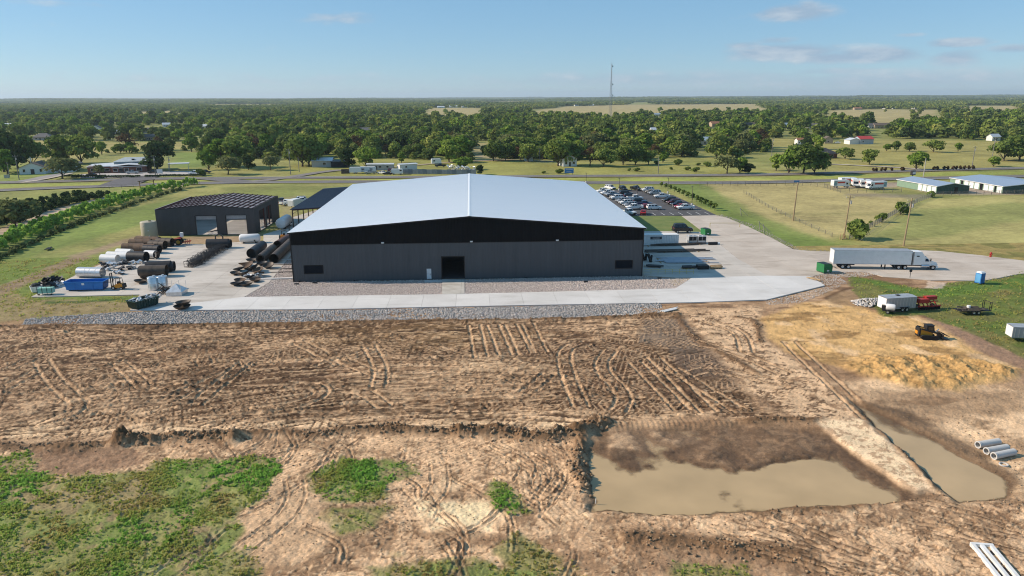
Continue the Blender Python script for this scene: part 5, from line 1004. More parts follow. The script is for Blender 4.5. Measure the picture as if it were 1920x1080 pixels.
def semi():
    g = G(1575, 504); e = G(1735, 508); o = thing('semi_truck', 'white tractor with long white dry van trailer parked on the drive', 'truck', (g.x, g.y, .05), math.atan2(e.y - g.y, e.x - g.x) + .05)
    wt, alu = PAINT['white'], M('trailer_aluminium', (.62, .64, .66), .4, .35, var=.05)
    tb = MB().box(-1.6, 14.4, -.3, 2.3, 1.25, 4.05).build('trailer_box', wt, o)
    MB().box(-1.62, 14.42, -.32, 2.32, 4.05, 4.1).build('roof', M('trailer_roof', (.34, .36, .385), .5, .3), tb); q = MB()
    for i in range(27): q.box(-1.4 + i * .6, -1.37 + i * .6, -.325, -.3, 1.3, 4.0)
    q.build('side_ribs', wt, tb)['kind'] = 'stuff'; q = MB(); q.box(-1.65, 14.45, -.33, 2.33, 1.1, 1.27); q.build('bottom_rail', alu, tb)
    q = MB(); q.box(-1.68, -1.6, -.33, -.2, 1.2, 4.1); q.box(-1.68, -1.6, 2.2, 2.33, 1.2, 4.1); q.box(-1.68, -1.6, -.33, 2.33, 3.98, 4.1); q.build('door_frame', alu, tb)
    for y in (-.15, 1.05): MB().box(-1.64, -1.6, y, y + 1.1, 1.3, 3.95).build('door', wt, tb)
    MB().box(-1.7, -1.6, 0, 2, .55, .68).build('underride_guard', blk, o); MB().box(-.6, 3.0, .2, 1.8, .75, 1.12).build('bogie', blk, o)
    for y in (.05, 1.75): MB().box(9.2, 9.4, y, y + .2, .05, 1.2).build('landing_leg', blk, o)
    for x in (.4, 1.65): [wheel(o, x, s, .5, .55) for s in (0.0, 2.0)]
    MB().box(10.8, 18.0, .55, 1.45, .7, 1.05).build('chassis', blk, o)
    for x in (12.0, 13.3): [wheel(o, x, s, .5, .55) for s in (0.0, 2.0)]
    sl2 = MB().add([(14.95, -.15, 1.05), (17.1, -.15, 1.05), (17.1, 2.15, 1.05), (14.95, 2.15, 1.05), (14.95, -.1, 3.9), (16.5, -.05, 3.85), (16.5, 2.05, 3.85), (14.95, 2.1, 3.9), (17.1, -.1, 3.0), (17.1, 2.1, 3.0)], [(0, 1, 8, 5, 4), (2, 3, 7, 6, 9), (4, 5, 6, 7), (5, 8, 9, 6), (3, 0, 4, 7), (1, 2, 9, 8)]).build('sleeper', wt, o)
    MB().box(15.45, 16.0, -.17, -.1, 2.85, 3.05).build('vent_window', gls, sl2)
    cb = MB().add([(17.1, -.1, .95), (18.55, -.1, .95), (18.55, 2.1, .95), (17.1, 2.1, .95), (17.1, -.05, 3.0), (17.55, .0, 2.75), (17.55, 2.0, 2.75), (17.1, 2.05, 3.0), (18.45, -.08, 1.95), (18.45, 2.08, 1.95)], [(0, 1, 8, 5, 4), (2, 3, 7, 6, 9), (4, 5, 6, 7), (5, 8, 9, 6), (1, 2, 9, 8)]).build('cab', wt, o)
    MB().add([(17.6, -.03, 2.62), (18.35, -.1, 2.0), (18.35, 2.1, 2.0), (17.6, 2.03, 2.62)], [(0, 1, 2, 3)]).build('windshield', gls, cb); MB().add([(17.3, -.115, 1.85), (18.1, -.115, 1.85), (17.85, -.09, 2.35), (17.35, -.085, 2.5)], [(0, 1, 2, 3)]).build('side_window', gls, cb)
    MB().add([(18.45, .0, .9), (20.0, .15, .8), (20.0, 1.85, .8), (18.45, 2.0, .9), (18.45, .0, 1.95), (19.85, .2, 1.5), (19.85, 1.8, 1.5), (18.45, 2.0, 1.95)], [(0, 1, 5, 4), (1, 2, 6, 5), (2, 3, 7, 6), (4, 5, 6, 7)]).build('hood', wt, o)
    MB().box(19.98, 20.06, .5, 1.5, .9, 1.45).build('grille', M('chrome', (.6, .6, .62), .2, .9), o); MB().box(19.7, 20.15, -.05, 2.05, .4, .78).build('bumper', wt, o)
    for s in (0.05, 1.95):
        wheel(o, 19.1, s, .5, .32); MB().box(18.7, 19.6, s - .2, s + .2, 1.0, 1.2).build('fender', wt, o); MB().box(19.7, 19.98, s - .12, s + .12, 1.0, 1.25).build('headlight', lens_w, o); MB().box(18.3, 18.45, s - .35 if s < 1 else s + .15, s - .15 if s < 1 else s + .35, 1.9, 2.5).build('mirror', blk, o)
    MB().tube((16.6, -.05, .85), (18.2, -.05, .85), .33, n=12).build('fuel_tank', M('chrome', (.6, .6, .62), .2, .9), o); MB().box(14.45, 14.6, 0.2, 1.8, 1.2, 3.6).build('trailer_nose_unit', blk, o); MB().tube((14.85, -.05, 1.0), (14.85, -.05, 3.9), .08).build('exhaust', rim_m, o)
semi()
# moving trucks in the storage yard: white boxes with an orange red stripe
def mover(px, py, ang, label, L=7.2, sx=1.0):
    g = G(px, py); o = thing('moving_truck', label, 'truck', (g.x, g.y, .05), math.radians(ang), 'moving trucks in the storage yard'); wt = PAINT['white']
    b = MB().box(-L / 2, L / 2 - 1.9, -1.15, 1.15, .75, 3.1).build('box_body', wt, o); MB().box(L / 2 - 2.2, L / 2 - .6, -1.1, 1.1, 2.3, 3.1).build('overcab', wt, b)
    for s in (-1, 1):
        MB().box(-L / 2 + 1.6, L / 2 - 2.3, s * 1.15 - .012, s * 1.15 + .012, 1.9, 2.55).build('stripe', M('mover_stripe', (.50, .05, .02), .5), b); MB().box(-L / 2 + .15, -L / 2 + 1.5, s * 1.15 - .012, s * 1.15 + .012, 1.0, 2.9).build('side_picture', M('mover_picture', (.10, .28, .32), .5, col2=(.35, .40, .38), scale=2), b)
        for x in (-L / 2 + 1.6, L / 2 - 1.0): wheel(o, x, s * .95, .42, .3)
        MB().box(L / 2 - .05, L / 2 + .02, s * .7 - .15, s * .7 + .15, .8, 1.0).build('headlight', lens_w, o)
    MB().box(-L / 2 - .02, -L / 2, -1.0, 1.0, .85, 2.9).build('roller_door', M('roller_white', (.62, .63, .63), .5), b)
    c = MB().side([(L / 2 - 1.9, .5), (L / 2, .5), (L / 2 + .02, 1.15), (L / 2 - .55, 1.3), (L / 2 - 1.0, 2.2), (L / 2 - 1.9, 2.25)], -1.02, 1.02).build('cab', wt, o)
    MB().add([(L / 2 - .53, -.9, 1.32), (L / 2 - .53, .9, 1.32), (L / 2 - .97, .85, 2.15), (L / 2 - .97, -.85, 2.15)], [(0, 1, 2, 3)]).build('windshield', gls, c)
    for s in (-1, 1): MB().add([(L / 2 - 1.7, s * 1.03, 1.35), (L / 2 - .75, s * 1.03, 1.35), (L / 2 - 1.05, s * 1.03, 2.1), (L / 2 - 1.7, s * 1.03, 2.1)], [(0, 1, 2, 3) if s < 0 else (3, 2, 1, 0)]).build('side_window', gls, c)
    o.scale = (sx,) * 3; return o
mover(1575, 352, 5, 'leftmost white moving truck, red striped, nose to the right'); mover(1588, 347, 8, 'white moving truck half hidden behind the leftmost one'); mover(1602, 349.5, 250, 'white moving truck seen from its roller door in mid row'); mover(1615, 351, 255, 'second white moving truck seen from behind in mid row'); mover(1627, 352.5, 255, 'third white moving truck seen from behind in mid row'); mover(1642, 354.5, 190, 'nearest white moving truck, nose left, teal picture at its tail', 8.0)
# white vans, campers across the highway
def boxvan(name, loc, rz, L, W, z0, z1, m, label, cat, wins=(), two=True, grp=None):
    o = thing(name, label, cat, loc, rz, grp); b = MB().side([(-L / 2, z0), (L / 2 - .1, z0), (L / 2, z0 + .3), (L / 2 - .1, z1 - .5), (L / 2 - .5, z1), (-L / 2 + .2, z1), (-L / 2, z1 - .25)], -W / 2, W / 2).build('body', m, o)
    for a, c, d, e in wins:
        for s in (-1, 1): MB().box(a, c, s * W / 2 - .015, s * W / 2 + .015, d, e).build('window', gls, b)
    for x in ((-L * .3, L * .3) if two else (-.45, .45)):
        for s in (-1, 1): wheel(o, x, s * (W / 2 - .12), .36, .24)
    MB().box(-L / 2 - .02, -L / 2, -W * .35, W * .35, z0 + .1, z1 - .3).build('door', m, b); return o
def gp(px, py): g = G(px, py); return (g.x, g.y, .05)
boxvan('camper', gp(690, 324), .02, 8.0, 2.4, .5, 3.0, PAINT['white'], 'white camper with dark windows across the highway', 'camper', [(-3, -1.6, 1.6, 2.2), (1, 2.4, 1.6, 2.2)], False); boxvan('box_trailer', gp(667, 325), .0, 5.8, 2.4, .5, 3.0, PAINT['white'], 'plain white box trailer left of the camper', 'trailer', (), False); boxvan('white_van', gp(745, 327), .05, 5.6, 2.1, .4, 2.6, PAINT['white'], 'white van parked at the end of the scrap fence', 'van', [(1.2, 2.2, 1.6, 2.2)]); boxvan('camper', gp(818, 308), .2, 5.5, 2.4, .5, 3.0, PAINT['white'], 'small camper at the back of the scrap yard', 'camper', [(-1.8, -.8, 1.6, 2.3)], False); boxvan('minibus', gp(139, 263), .0, 6.0, 2.1, .4, 2.7, PAINT['white'], 'white minibus parked in the yellow field', 'van', [(-2, 2.4, 1.5, 2.2)])
boxvan('cargo_trailer', gp(553, 388), 1.2, 4.8, 2.3, .5, 2.7, PAINT['white'], 'small white cargo trailer with dark open door behind the shop', 'trailer', (), False)
# ================================================================ PLANTS
NT0, NT1, NCOL = -.74, .76, 1160; LY0, LYR = 28.0, math.log(170 / 28.)
def near_z(x, y):
    x = np.asarray(x, float); y = np.asarray(y, float)
    r = np.clip(np.log(y / LY0) / LYR * 659, 0, 659).round().astype(int); c = np.clip((x / (y + 26) - NT0) / (NT1 - NT0) * (NCOL - 1), 0, NCOL - 1).round().astype(int)
    return near.H[r, c]
def near_v(A, x, y):
    r = np.clip(np.log(y / LY0) / LYR * 659, 0, 659).round().astype(int); c = np.clip((x / (y + 26) - NT0) / (NT1 - NT0) * (NCOL - 1), 0, NCOL - 1).round().astype(int)
    return A[r, c]
def leaf_mat(name, cols, trans=.3, vary=.45):
    m = bpy.data.materials.new(name); m.use_nodes = True; t = m.node_tree; t.nodes.remove(t.nodes['Principled BSDF']); L = t.links.new; out = t.nodes['Material Output']
    a = N(t, 'ShaderNodeAttribute', attribute_name='tint'); oi = N(t, 'ShaderNodeObjectInfo')
    r = N(t, 'ShaderNodeValToRGB'); e = r.color_ramp.elements; e[0].color = (*cols[0], 1); e[1].color = (*cols[-1], 1)
    for i, c in enumerate(cols[1:-1]): x = e.new((i + 1) / (len(cols) - 1)); x.color = (*c, 1)
    L(mth(t, 'ADD', mth(t, 'MULTIPLY', a.outputs['Fac'], 1 - vary), mth(t, 'MULTIPLY', oi.outputs['Random'], vary)), r.inputs[0])
    d = N(t, 'ShaderNodeBsdfDiffuse'); tr = N(t, 'ShaderNodeBsdfTranslucent'); mx = N(t, 'ShaderNodeMixShader'); mx.inputs[0].default_value = trans
    L(r.outputs[0], d.inputs[0]); L(r.outputs[0], tr.inputs[0]); L(d.outputs[0], mx.inputs[1]); L(tr.outputs[0], mx.inputs[2]); L(mx.outputs[0], out.inputs[0]); return m
lf_oak = leaf_mat('oak_leaves', [(0.066, 0.098, 0.029), (0.120, 0.172, 0.044), (0.186, 0.245, 0.059), (0.301, 0.343, 0.084)])
lf_dark = leaf_mat('cedar_leaves', [(0.030, 0.056, 0.024), (0.058, 0.092, 0.034), (0.102, 0.136, 0.044)])
lf_lime = leaf_mat('elm_leaves', [(0.081, 0.138, 0.025), (0.145, 0.230, 0.040), (0.233, 0.322, 0.059), (0.324, 0.377, 0.083)])
lf_olive = leaf_mat('mesquite_leaves', [(0.090, 0.118, 0.047), (0.148, 0.172, 0.068), (0.226, 0.230, 0.100)])
lf_far = leaf_mat('wood_leaves', [(0.077, 0.112, 0.039), (0.129, 0.177, 0.052), (0.206, 0.253, 0.064), (0.368, 0.371, 0.098)], vary=.55)
lf_crop = leaf_mat('nursery_leaves', [(0.161, 0.250, 0.059), (0.303, 0.468, 0.088), (0.461, 0.630, 0.134)])
lf_rust = leaf_mat('rusty_leaves', [(.07, .05, .03), (.12, .075, .04), (.13, .11, .05)])
bark = M('bark', (.085, .065, .048), .9, var=.3, scale=4)
def leafcloud(seed, blobs, n, size, flat=.55, core=.12):
    """blobs: (x, y, z, r); leaves sit round the blobs' shells, facing outwards with scatter"""
    rg = np.random.default_rng(seed); b = np.array(blobs, float); wgt = b[:, 3] ** 2; k = rg.choice(len(b), n, p=wgt / wgt.sum())
    d = rg.normal(size=(n, 3)); d /= np.linalg.norm(d, axis=1)[:, None]; low = d[:, 2] < -.35; d[low, 2] *= -rg.random(low.sum())
    rad = b[k, 3] * (1 - core * rg.random(n) ** .5 * 3 * (rg.random(n) < .5)) * (.9 + .22 * rg.random(n))
    c = b[k, :3] + d * rad[:, None] * np.array([1, 1, .85])
    nrm = d + rg.normal(size=(n, 3)) * flat; nrm /= np.linalg.norm(nrm, axis=1)[:, None]
    up = rg.normal(size=(n, 3)); u = np.cross(nrm, up); u /= np.linalg.norm(u, axis=1)[:, None] + 1e-9; v = np.cross(nrm, u)
    s = (size * (.55 + .9 * rg.random(n)))[:, None]; u *= s; v *= s * .7
    ver = np.stack([c - u - v * .3, c + v * -1, c + u + v * .25, c + v], 1).reshape(-1, 3); f = np.arange(4 * n).reshape(n, 4)
    tint = np.clip(.5 + .28 * rg.normal(size=n) * .8 + .18 * (rg.random(len(b))[k] - .5) * 2, 0, 1)
    return ver, f, np.repeat(tint, 4)
def blobset(seed, h, r, z0, n, rr=(.34, .5)):
    rg = random.Random(seed); o = []
    for i in range(n):
        a = rg.uniform(0, 2 * PI); q = rg.uniform(.15, .72) * r; zt = rg.random(); z = z0 + (h - z0) * (.14 + .66 * zt); q *= (1.05 - .55 * abs(zt - .35))
        o.append((math.cos(a) * q, math.sin(a) * q, z, r * rg.uniform(*rr)))
    o.append((0, 0, z0 + (h - z0) * .55, r * .62)); o.append((0, 0, h - r * .40, r * .38)); return o
def crown_mesh(name, seed, h, r, z0, nb, n, size, mat, **k):
    v, f, tn = leafcloud(seed, blobset(seed, h, r, z0, nb), n, size, **k); return npmesh(name, v, f, mat, {'tint': tn})
def trunk_mesh(name, seed, h, r, z0):
    rg = random.Random(seed); mb = MB(); tr_ = .028 * h; mb.tube((0, 0, -.3), (.1, .05, z0), tr_ * 1.25, tr_ * .85, 7); mb.tube((.1, .05, z0), (0, 0, h * .72), tr_ * .85, tr_ * .25, 6)
    for i in range(5):
        a = i * 1.26 + rg.random(); mb.tube((.08, .04, z0 * (.85 + .12 * i)), (math.cos(a) * r * .6, math.sin(a) * r * .6, z0 + (h - z0) * (.35 + .08 * i)), tr_ * .45, tr_ * .12, 5)
    me = mb.mesh(name); me.materials.append(bark); return me
KIND = {}
def kind(key, seed, h, r, z0, nb, n, size, mat, **k): KIND[key] = (crown_mesh('crown', seed, h, r, z0, nb, n, size, mat, **k), trunk_mesh('trunk', seed, h, r, z0), h)
kind('oak', 1, 10.5, 5.6, .9, 12, 1500, .60, lf_oak); kind('oak2', 2, 9.5, 5.2, .6, 11, 1400, .58, lf_oak); kind('elm', 3, 12.0, 4.6, .8, 13, 1500, .60, lf_lime); kind('elm2', 4, 10.5, 4.9, .5, 12, 1400, .6, lf_lime)
kind('dark', 5, 10.0, 4.4, .8, 11, 1400, .55, lf_dark); kind('olive', 6, 7.5, 4.6, 1.5, 10, 900, .5, lf_olive); kind('wood', 7, 12.0, 5.6, .5, 12, 1300, .62, lf_far); kind('wood2', 8, 10.0, 5.4, .3, 10, 1200, .6, lf_far); kind('bush', 9, 4.0, 2.6, .1, 8, 600, .42, lf_oak); kind('rust', 10, 3.0, 1.2, .1, 5, 200, .4, lf_rust); kind('sapl', 11, 3.4, 1.3, .7, 6, 260, .35, lf_oak); kind('bare', 12, 8.5, 4.0, 1.5, 8, 380, .4, lf_rust)
def tree(name, key, x, y, h, label, group=None, rz=None, cat='tree', wide=1.0):
    cr, tk, hh = KIND[key]; s = h / hh; o = thing(name, label, cat, (x, y, far_z(x, y) - .1), random.uniform(0, 6.28) if rz is None else rz, group); o.scale = (s * wide, s * wide, s)
    for me, nm in ((cr, 'crown'), (tk, 'trunk')):
        c = bpy.data.objects.new(nm, me); COL.objects.link(c); c.parent = o
    return o
def hpx(px, py, dh): return dh * (G(px, py) - Vector((0, 0, CAM_H))).length / FPX * 1.02
TREES_XY = []
def tpx(name, key, px, py, dh, label, group=None, wide=1.0, cat='tree'):
    g = G(px, py); TREES_XY.append((g.x, g.y)); return tree(name, key, g.x, g.y, hpx(px, py, dh), label, group, wide=wide, cat=cat)
# single trees that can be told apart: kind, foot, height in the photo, label
for a in [('oak', 'dark', 8, 322, 66, 'tallest dark tree of the cluster left of the white church', 1.0), ('oak', 'oak', 34, 316, 52, 'dark oak close behind the pole left of the church', 1.1), ('oak', 'oak2', 60, 313, 42, 'lower dark oak just left behind the church roof', 1.1), ('elm', 'elm', 14, 326, 38, 'bright green tree low in the cluster at the left edge', 1.1),
          ('mesquite', 'olive', 117, 335, 32, 'low spreading tree beside the church drive', 1.5), ('oak', 'oak', 120, 306, 44, 'left of two big oaks behind the church', 1.2), ('oak', 'oak2', 152, 306, 46, 'right of two big oaks behind the church', 1.15), ('mesquite', 'olive', 187, 330, 18, 'small olive tree before the brick office front', .8),
          ('cedar', 'dark', 295, 321, 50, 'big dark round tree at the corner of the brick office', 1.15), ('elm', 'elm2', 392, 318, 34, 'leafy tree at left of the tall clump right of the office', 1.2), ('elm', 'elm', 415, 312, 48, 'tall bright tree in the clump right of the office', 1.3), ('oak', 'oak', 448, 314, 48, 'darker right hand tree of the clump right of the office', 1.25), ('mesquite', 'olive', 428, 327, 30, 'small crooked tree in front of the tall clump', 1.3), ('oak', 'dark', 466, 318, 26, 'small dark tree right of the crooked tree', 1.2), ('shrub', 'bush', 376, 329, 12, 'clipped dark bush at the end of the office car park', 1.3),
          ('mesquite', 'olive', 507, 319, 25, 'small yellowish tree beside the side road', 1.2), ('oak', 'oak', 567, 312, 56, 'left of two dark oaks by the side road poles', 1.1), ('oak', 'oak2', 580, 310, 50, 'right of two dark oaks by the side road poles', 1.2), ('oak', 'dark', 652, 314, 34, 'dark oak touching the grey shed wall', 1.15), ('elm', 'elm2', 687, 316, 40, 'broad green tree right of the grey shed', 1.35), ('elm', 'elm', 753, 305, 20, 'small lone tree on the grass behind the camper', 1.2),
          ('elm', 'elm', 842, 304, 42, 'tall green tree behind the scrap yard fence', 1.3), ('elm', 'elm2', 868, 318, 24, 'low wide tree leaning over the scrap yard fence', 1.8), ('cedar', 'dark', 900, 327, 18, 'small round dark tree at the end of the scrap fence', 1.1),
          ('oak', 'oak', 925, 302, 34, 'leftmost oak of the row right of the roof ridge', 1.2), ('oak', 'oak2', 948, 301, 32, 'second oak of the row right of the roof ridge', 1.1), ('oak', 'oak', 990, 303, 34, 'oak left of the white gabled house', 1.2), ('oak', 'oak', 1046, 311, 50, 'big oak over the white gabled house', 1.2), ('oak', 'oak2', 1068, 309, 44, 'oak at the right hand side of the white gabled house', 1.1), ('bare_tree', 'bare', 1106, 311, 36, 'half bare greyish tree right of the white gabled house', 1.1), ('oak', 'oak2', 1132, 312, 34, 'first of four field oaks right of the bare tree', 1.25), ('oak', 'oak', 1168, 309, 36, 'second of four field oaks right of the bare tree', 1.1), ('oak', 'oak2', 1191, 309, 36, 'third of four field oaks right of the bare tree', 1.0), ('oak', 'oak', 1216, 308, 26, 'rightmost of four field oaks right of the bare tree', 1.15),
          ('shrub', 'bush', 1272, 310, 12, 'round bush alone in the field left of the thicket', 1.2), ('elm', 'elm2', 1243, 305, 16, 'low light green bush at the edge of the field oaks', 1.4), ('bare_tree', 'olive', 1363, 325, 30, 'grey green rounded tree left in the roadside thicket', 1.3), ('elm', 'elm2', 1387, 324, 28, 'greener tree at the right of the roadside thicket', 1.2), ('shrub', 'dark', 1402, 325, 18, 'low dark shrub ending the roadside thicket', 1.4),
          ('elm', 'elm2', 1478, 325, 44, 'left tree of the big clump before the brick house', 1.2), ('oak', 'oak', 1506, 326, 52, 'tallest tree of the big clump before the brick house', 1.15), ('oak', 'oak2', 1527, 325, 40, 'right tree of the big clump before the brick house', 1.1), ('elm', 'elm', 1455, 320, 30, 'thin left tree of the roadside clump', 1.1), ('oak', 'dark', 1510, 283, 22, 'dark tree behind the brick house roof', 1.2), ('elm', 'elm2', 1535, 280, 24, 'light green tree behind the brick house', 1.1), ('oak', 'oak2', 1584, 298, 20, 'rounded tree at the right of the brick house', 1.4),
          ('oak', 'oak', 1630, 308, 25, 'round dark tree alone in the hay field', 1.15), ('elm', 'elm2', 1717, 318, 30, 'larger green tree alone by the far road', 1.3), ('oak', 'oak2', 1680, 283, 17, 'small tree at left on the fence line in the field', 1.0), ('oak', 'oak', 1705, 284, 15, 'second small tree on the fence line in the field', 1.3), ('oak', 'oak2', 1750, 285, 20, 'widest tree on the fence line in the field', 1.4), ('elm', 'elm2', 1796, 284, 14, 'pale small tree on the fence line in the field', 1.1), ('elm', 'elm2', 1662, 283, 12, 'smallest pale bush on the fence line in the field', 1.5),
          ('oak', 'oak2', 1882, 301, 32, 'dark tree group at the right edge, left tree', 1.3), ('oak', 'oak', 1912, 300, 38, 'dark tree group at the right edge, right tree', 1.3), ('elm', 'elm2', 1862, 312, 16, 'pale bush at the foot of the right edge trees', 1.6), ('shrub', 'bush', 1605, 447, 34, 'large bush at the foot of the leaning middle pole', 1.0), ('shrub', 'bush', 1653, 416, 16, 'small round bush along the diagonal fence', 1.0), ('shrub', 'bush', 1689, 402, 22, 'middle bush on the diagonal fence', 1.0), ('shrub', 'bush', 1745, 369, 10, 'bush at the fence corner by the storage units', 1.4), ('shrub', 'sapl', 1632, 424, 10, 'sprig growing out of the diagonal fence', 1.0),
          ('oak', 'oak2', 62, 292, 18, 'small tree left in the yellow field', 1.0), ('elm', 'olive', 76, 292, 14, 'thin pale tree in the yellow field', .9), ('oak', 'oak', 35, 260, 24, 'round tree standing at the left of the far house', 1.3), ('oak', 'oak', 242, 263, 28, 'wide oak in front of the far white sheds', 1.4), ('oak', 'oak2', 172, 263, 22, 'oak right of the white van in the field', 1.2), ('oak', 'dark', 105, 260, 12, 'dark bush beside the far grey house', 1.4)]:
    tpx(a[0] + ('_tree' if a[0] not in ('shrub', 'bare_tree') else ''), a[1], a[2], a[3], a[4], a[5], wide=a[6], cat='bush' if a[0] == 'shrub' else 'tree')
# rows of planted saplings along the car park
for i in range(13):
    f = i / 12; px, py = 1240 + 100 * f, 350 + 44 * f ** 1.1
    tpx('planted_sapling', 'sapl', px, py, 9 + 5 * f, ('first', 'second', 'third', 'fourth', 'fifth', 'sixth', 'seventh', 'eighth', 'ninth', 'tenth', 'eleventh', 'twelfth', 'last')[i] + ' young tree, counted from the far end of the car park row', 'saplings along the car park', 1.1)
for i, px in enumerate((1637, 1643, 1653, 1660, 1672, 1690, 1693, 1751, 1757, 1770, 1777, 1787, 1793, 1800, 1808, 1816, 1824)):
    tpx('roadside_shrub', 'rust', px, 322 - (px - 1637) * .022, 7, 'reddish brown shrub in the row along the far highway', 'rusty shrubs along the far highway', 1.1, 'bush')
for i, (px, py) in enumerate(((1258, 318), (1290, 319), (1305, 322), (1180, 320), (1195, 321), (1050, 325), (1020, 325), (1230, 308), (1325, 312), (1310, 310))):
    tpx('field_shrub', 'bush', px, py, 5 + (i % 3) * 2, 'low dark shrub scattered over the field across the highway', 'shrubs in the field across the highway', 1.5, 'bush')
# nursery rows and hedges at the left: single shrubs
def shrub_mesh(name, seed, h, r, n, size, mat, nb=6, z0=.02):
    v, f, tn = leafcloud(seed, blobset(seed, h, r, z0, nb, (.4, .6)), n, size); return npmesh(name, v, f, mat, {'tint': tn})
CROP = [shrub_mesh('nursery_plant', 20 + i, 3.0, .95, 170, .34, lf_crop, z0=.25) for i in range(4)]; LOW = [shrub_mesh('low_plant', 30 + i, 1.1, .85, 90, .28, lf_olive) for i in range(3)]; HED = [shrub_mesh('hedge_plant', 40 + i, 2.4, 1.35, 220, .36, lf_dark) for i in range(4)]
def row(pts, step, meshes, name, label, group, smin, smax, jit, z=0):
    p = [np.array(a) for a in smooth_line(pxpoly(pts), 2)]; acc = 0; nxt = 0; k = 0
    for a, b in zip(p[:-1], p[1:]):
        l = np.linalg.norm(b - a)
        while nxt < acc + l:
            q = a + (b - a) * (nxt - acc) / l; o = link(random.choice(meshes), name); o.location = (q[0] + random.uniform(-jit, jit), q[1] + random.uniform(-jit, jit), z - .08); s = random.uniform(smin, smax); o.scale = (s * random.uniform(.9, 1.15), s, s * random.uniform(.85, 1.2)); o.rotation_euler = (0, 0, random.uniform(0, 6.28))
            tag(o, label, 'plant', group); nxt += step * random.uniform(.8, 1.2); k += 1
        acc += l
row([(-30, 486), (60, 443), (130, 415), (200, 391), (280, 366), (330, 354), (372, 348)], 1.9, CROP, 'nursery_plant', 'tall bright green plant in the nursery row along the drive', 'tall plants of the nursery row', .9, 1.25, .35)
row([(-30, 476), (60, 434), (130, 407), (200, 384), (280, 361), (330, 350)], 2.2, CROP, 'nursery_plant', 'tall bright green plant in the nursery row along the drive', 'tall plants of the nursery row', .8, 1.15, .5)
row([(-30, 502), (60, 456), (140, 423), (210, 398), (290, 370), (340, 356)], 2.4, LOW, 'low_plant', 'low grey green plant in the front line of the nursery row', 'low plants of the nursery row', .7, 1.3, .5)
for k, (x1_, y1_) in enumerate([((-30, 392), (150, 366)), ((-30, 402), (175, 368)), ((-30, 412), (190, 369)), ((-30, 424), (120, 386)), ((60, 396), (203, 367)), ((-30, 432), (70, 406))]):
    row([x1_, ((x1_[0] + y1_[0]) / 2, (x1_[1] + y1_[1]) / 2 + 1), y1_], 2.9, HED, 'hedge_plant', 'dark bush in the thick hedge rows left of the dirt drive', 'bushes of the thick hedge rows', .75, 1.2, .7)
tpx('hedge_bush', 'olive', 28, 428, 44, 'big grey green round bush before the thick hedge rows', None, 1.5, 'bush')
# clipped hedges before the brick office
for hn, (px, py, ln) in zip(('second', 'third', 'fourth', 'fifth', 'sixth', 'rightmost', 'leftmost'), ((168, 333, 14), (212, 333.5, 14), (254, 333, 4), (302, 332, 13), (332, 331.5, 4), (358, 331, 10), (140, 332, 8))):
    g = G(px, py); bl = [(-ln / 2 + i * .9, 0, .5, .72) for i in range(int(ln / .9) + 1)]; v, f, tn = leafcloud(int(px), bl, 60 * len(bl), .26); me = npmesh('clipped_hedge', v, f, lf_dark, {'tint': tn}); o = link(me, 'clipped_hedge'); o.location = (g.x, g.y, .1); o.rotation_euler = (0, 0, .22)
    tag(o, hn + ' low dark clipped hedge along the road before the brick office', 'hedge', 'clipped hedges before the brick office')
# ---- woods: the largest trees singly, the mass behind as one
EDGE = [(-400, 300), (-60, 296), (60, 296), (140, 300), (230, 288), (330, 284), (420, 290), (480, 298), (560, 300), (640, 300), (700, 303), (860, 303), (900, 288), (920, 298), (1000, 301), (1100, 302), (1230, 300), (1300, 298), (1340, 300), (1365, 300), (1390, 290), (1440, 285), (1470, 266), (1560, 262), (1600, 260), (1700, 260), (1780, 260), (1850, 268), (1920, 285), (2300, 300)]
def edge_y(px): return np.interp(px, [e[0] for e in EDGE], [e[1] for e in EDGE])
CRi = np.array(CAM_R.transposed())
def project(x, y, z=0.0):
    q = CRi @ np.stack([x, y, np.full_like(x, z - CAM_H)]); return 960 + FPX * q[0] / -q[2], 540 - FPX * q[1] / -q[2]
UND = []; rg = np.random.default_rng(5); cand = []
yy = 300.0
while yy < 1900:
    s = 8.6 + yy / 115; xs_ = np.arange(-1.0 * yy, 1.05 * yy, s); cand.append(np.c_[xs_ + rg.uniform(-.45, .45, len(xs_)) * s, yy + rg.uniform(-.45, .45, len(xs_)) * s]); yy += s
cand = np.concatenate(cand); cx, cy = cand[:, 0], cand[:, 1]; px_, py_ = project(cx, cy)
ok = py_ < edge_y(px_)
infield = np.zeros(len(cx), bool)
for f in FIELDS: infield |= poly_sd(cx, cy, f) < 3
KEEP_OUT = []   # filled by the houses
for (bx, by, br) in BUILT: infield |= (np.hypot(cx - bx, cy - by) < br)
BD = [(math.atan2(b[0], b[1]), math.hypot(b[0], b[1]), b[2]) for b in BUILT]; cA = np.arctan2(cx, cy); cD = np.hypot(cx, cy)
for ba, bd, br in BD: infield |= (np.abs(cA - ba) * bd < br * .55) & (cD < bd) & (cD > bd * .70)
for (bx, by) in TREES_XY: infield |= (np.hypot(cx - bx, cy - by) < 5)
dn = fbm(cx, cy, .008, 3); left_thin = (px_ < 460) & (py_ > 232); thr = np.where(left_thin, .50, np.where(py_ < 240, .435, .37)) - np.where((py_ > 262) & ~left_thin, .1, 0)
rare = infield & (rg.random(len(cx)) < .012) & (py_ < 290)
sel = ok & ((~infield & (dn > thr - .04 * rg.random(len(cx)))) | rare); cx, cy, px_, py_ = cx[sel], cy[sel], px_[sel], py_[sel]
inview = (px_ > -40) & (px_ < 1960); order = np.argsort(np.where(inview, cy, 1e6)); NB = 210
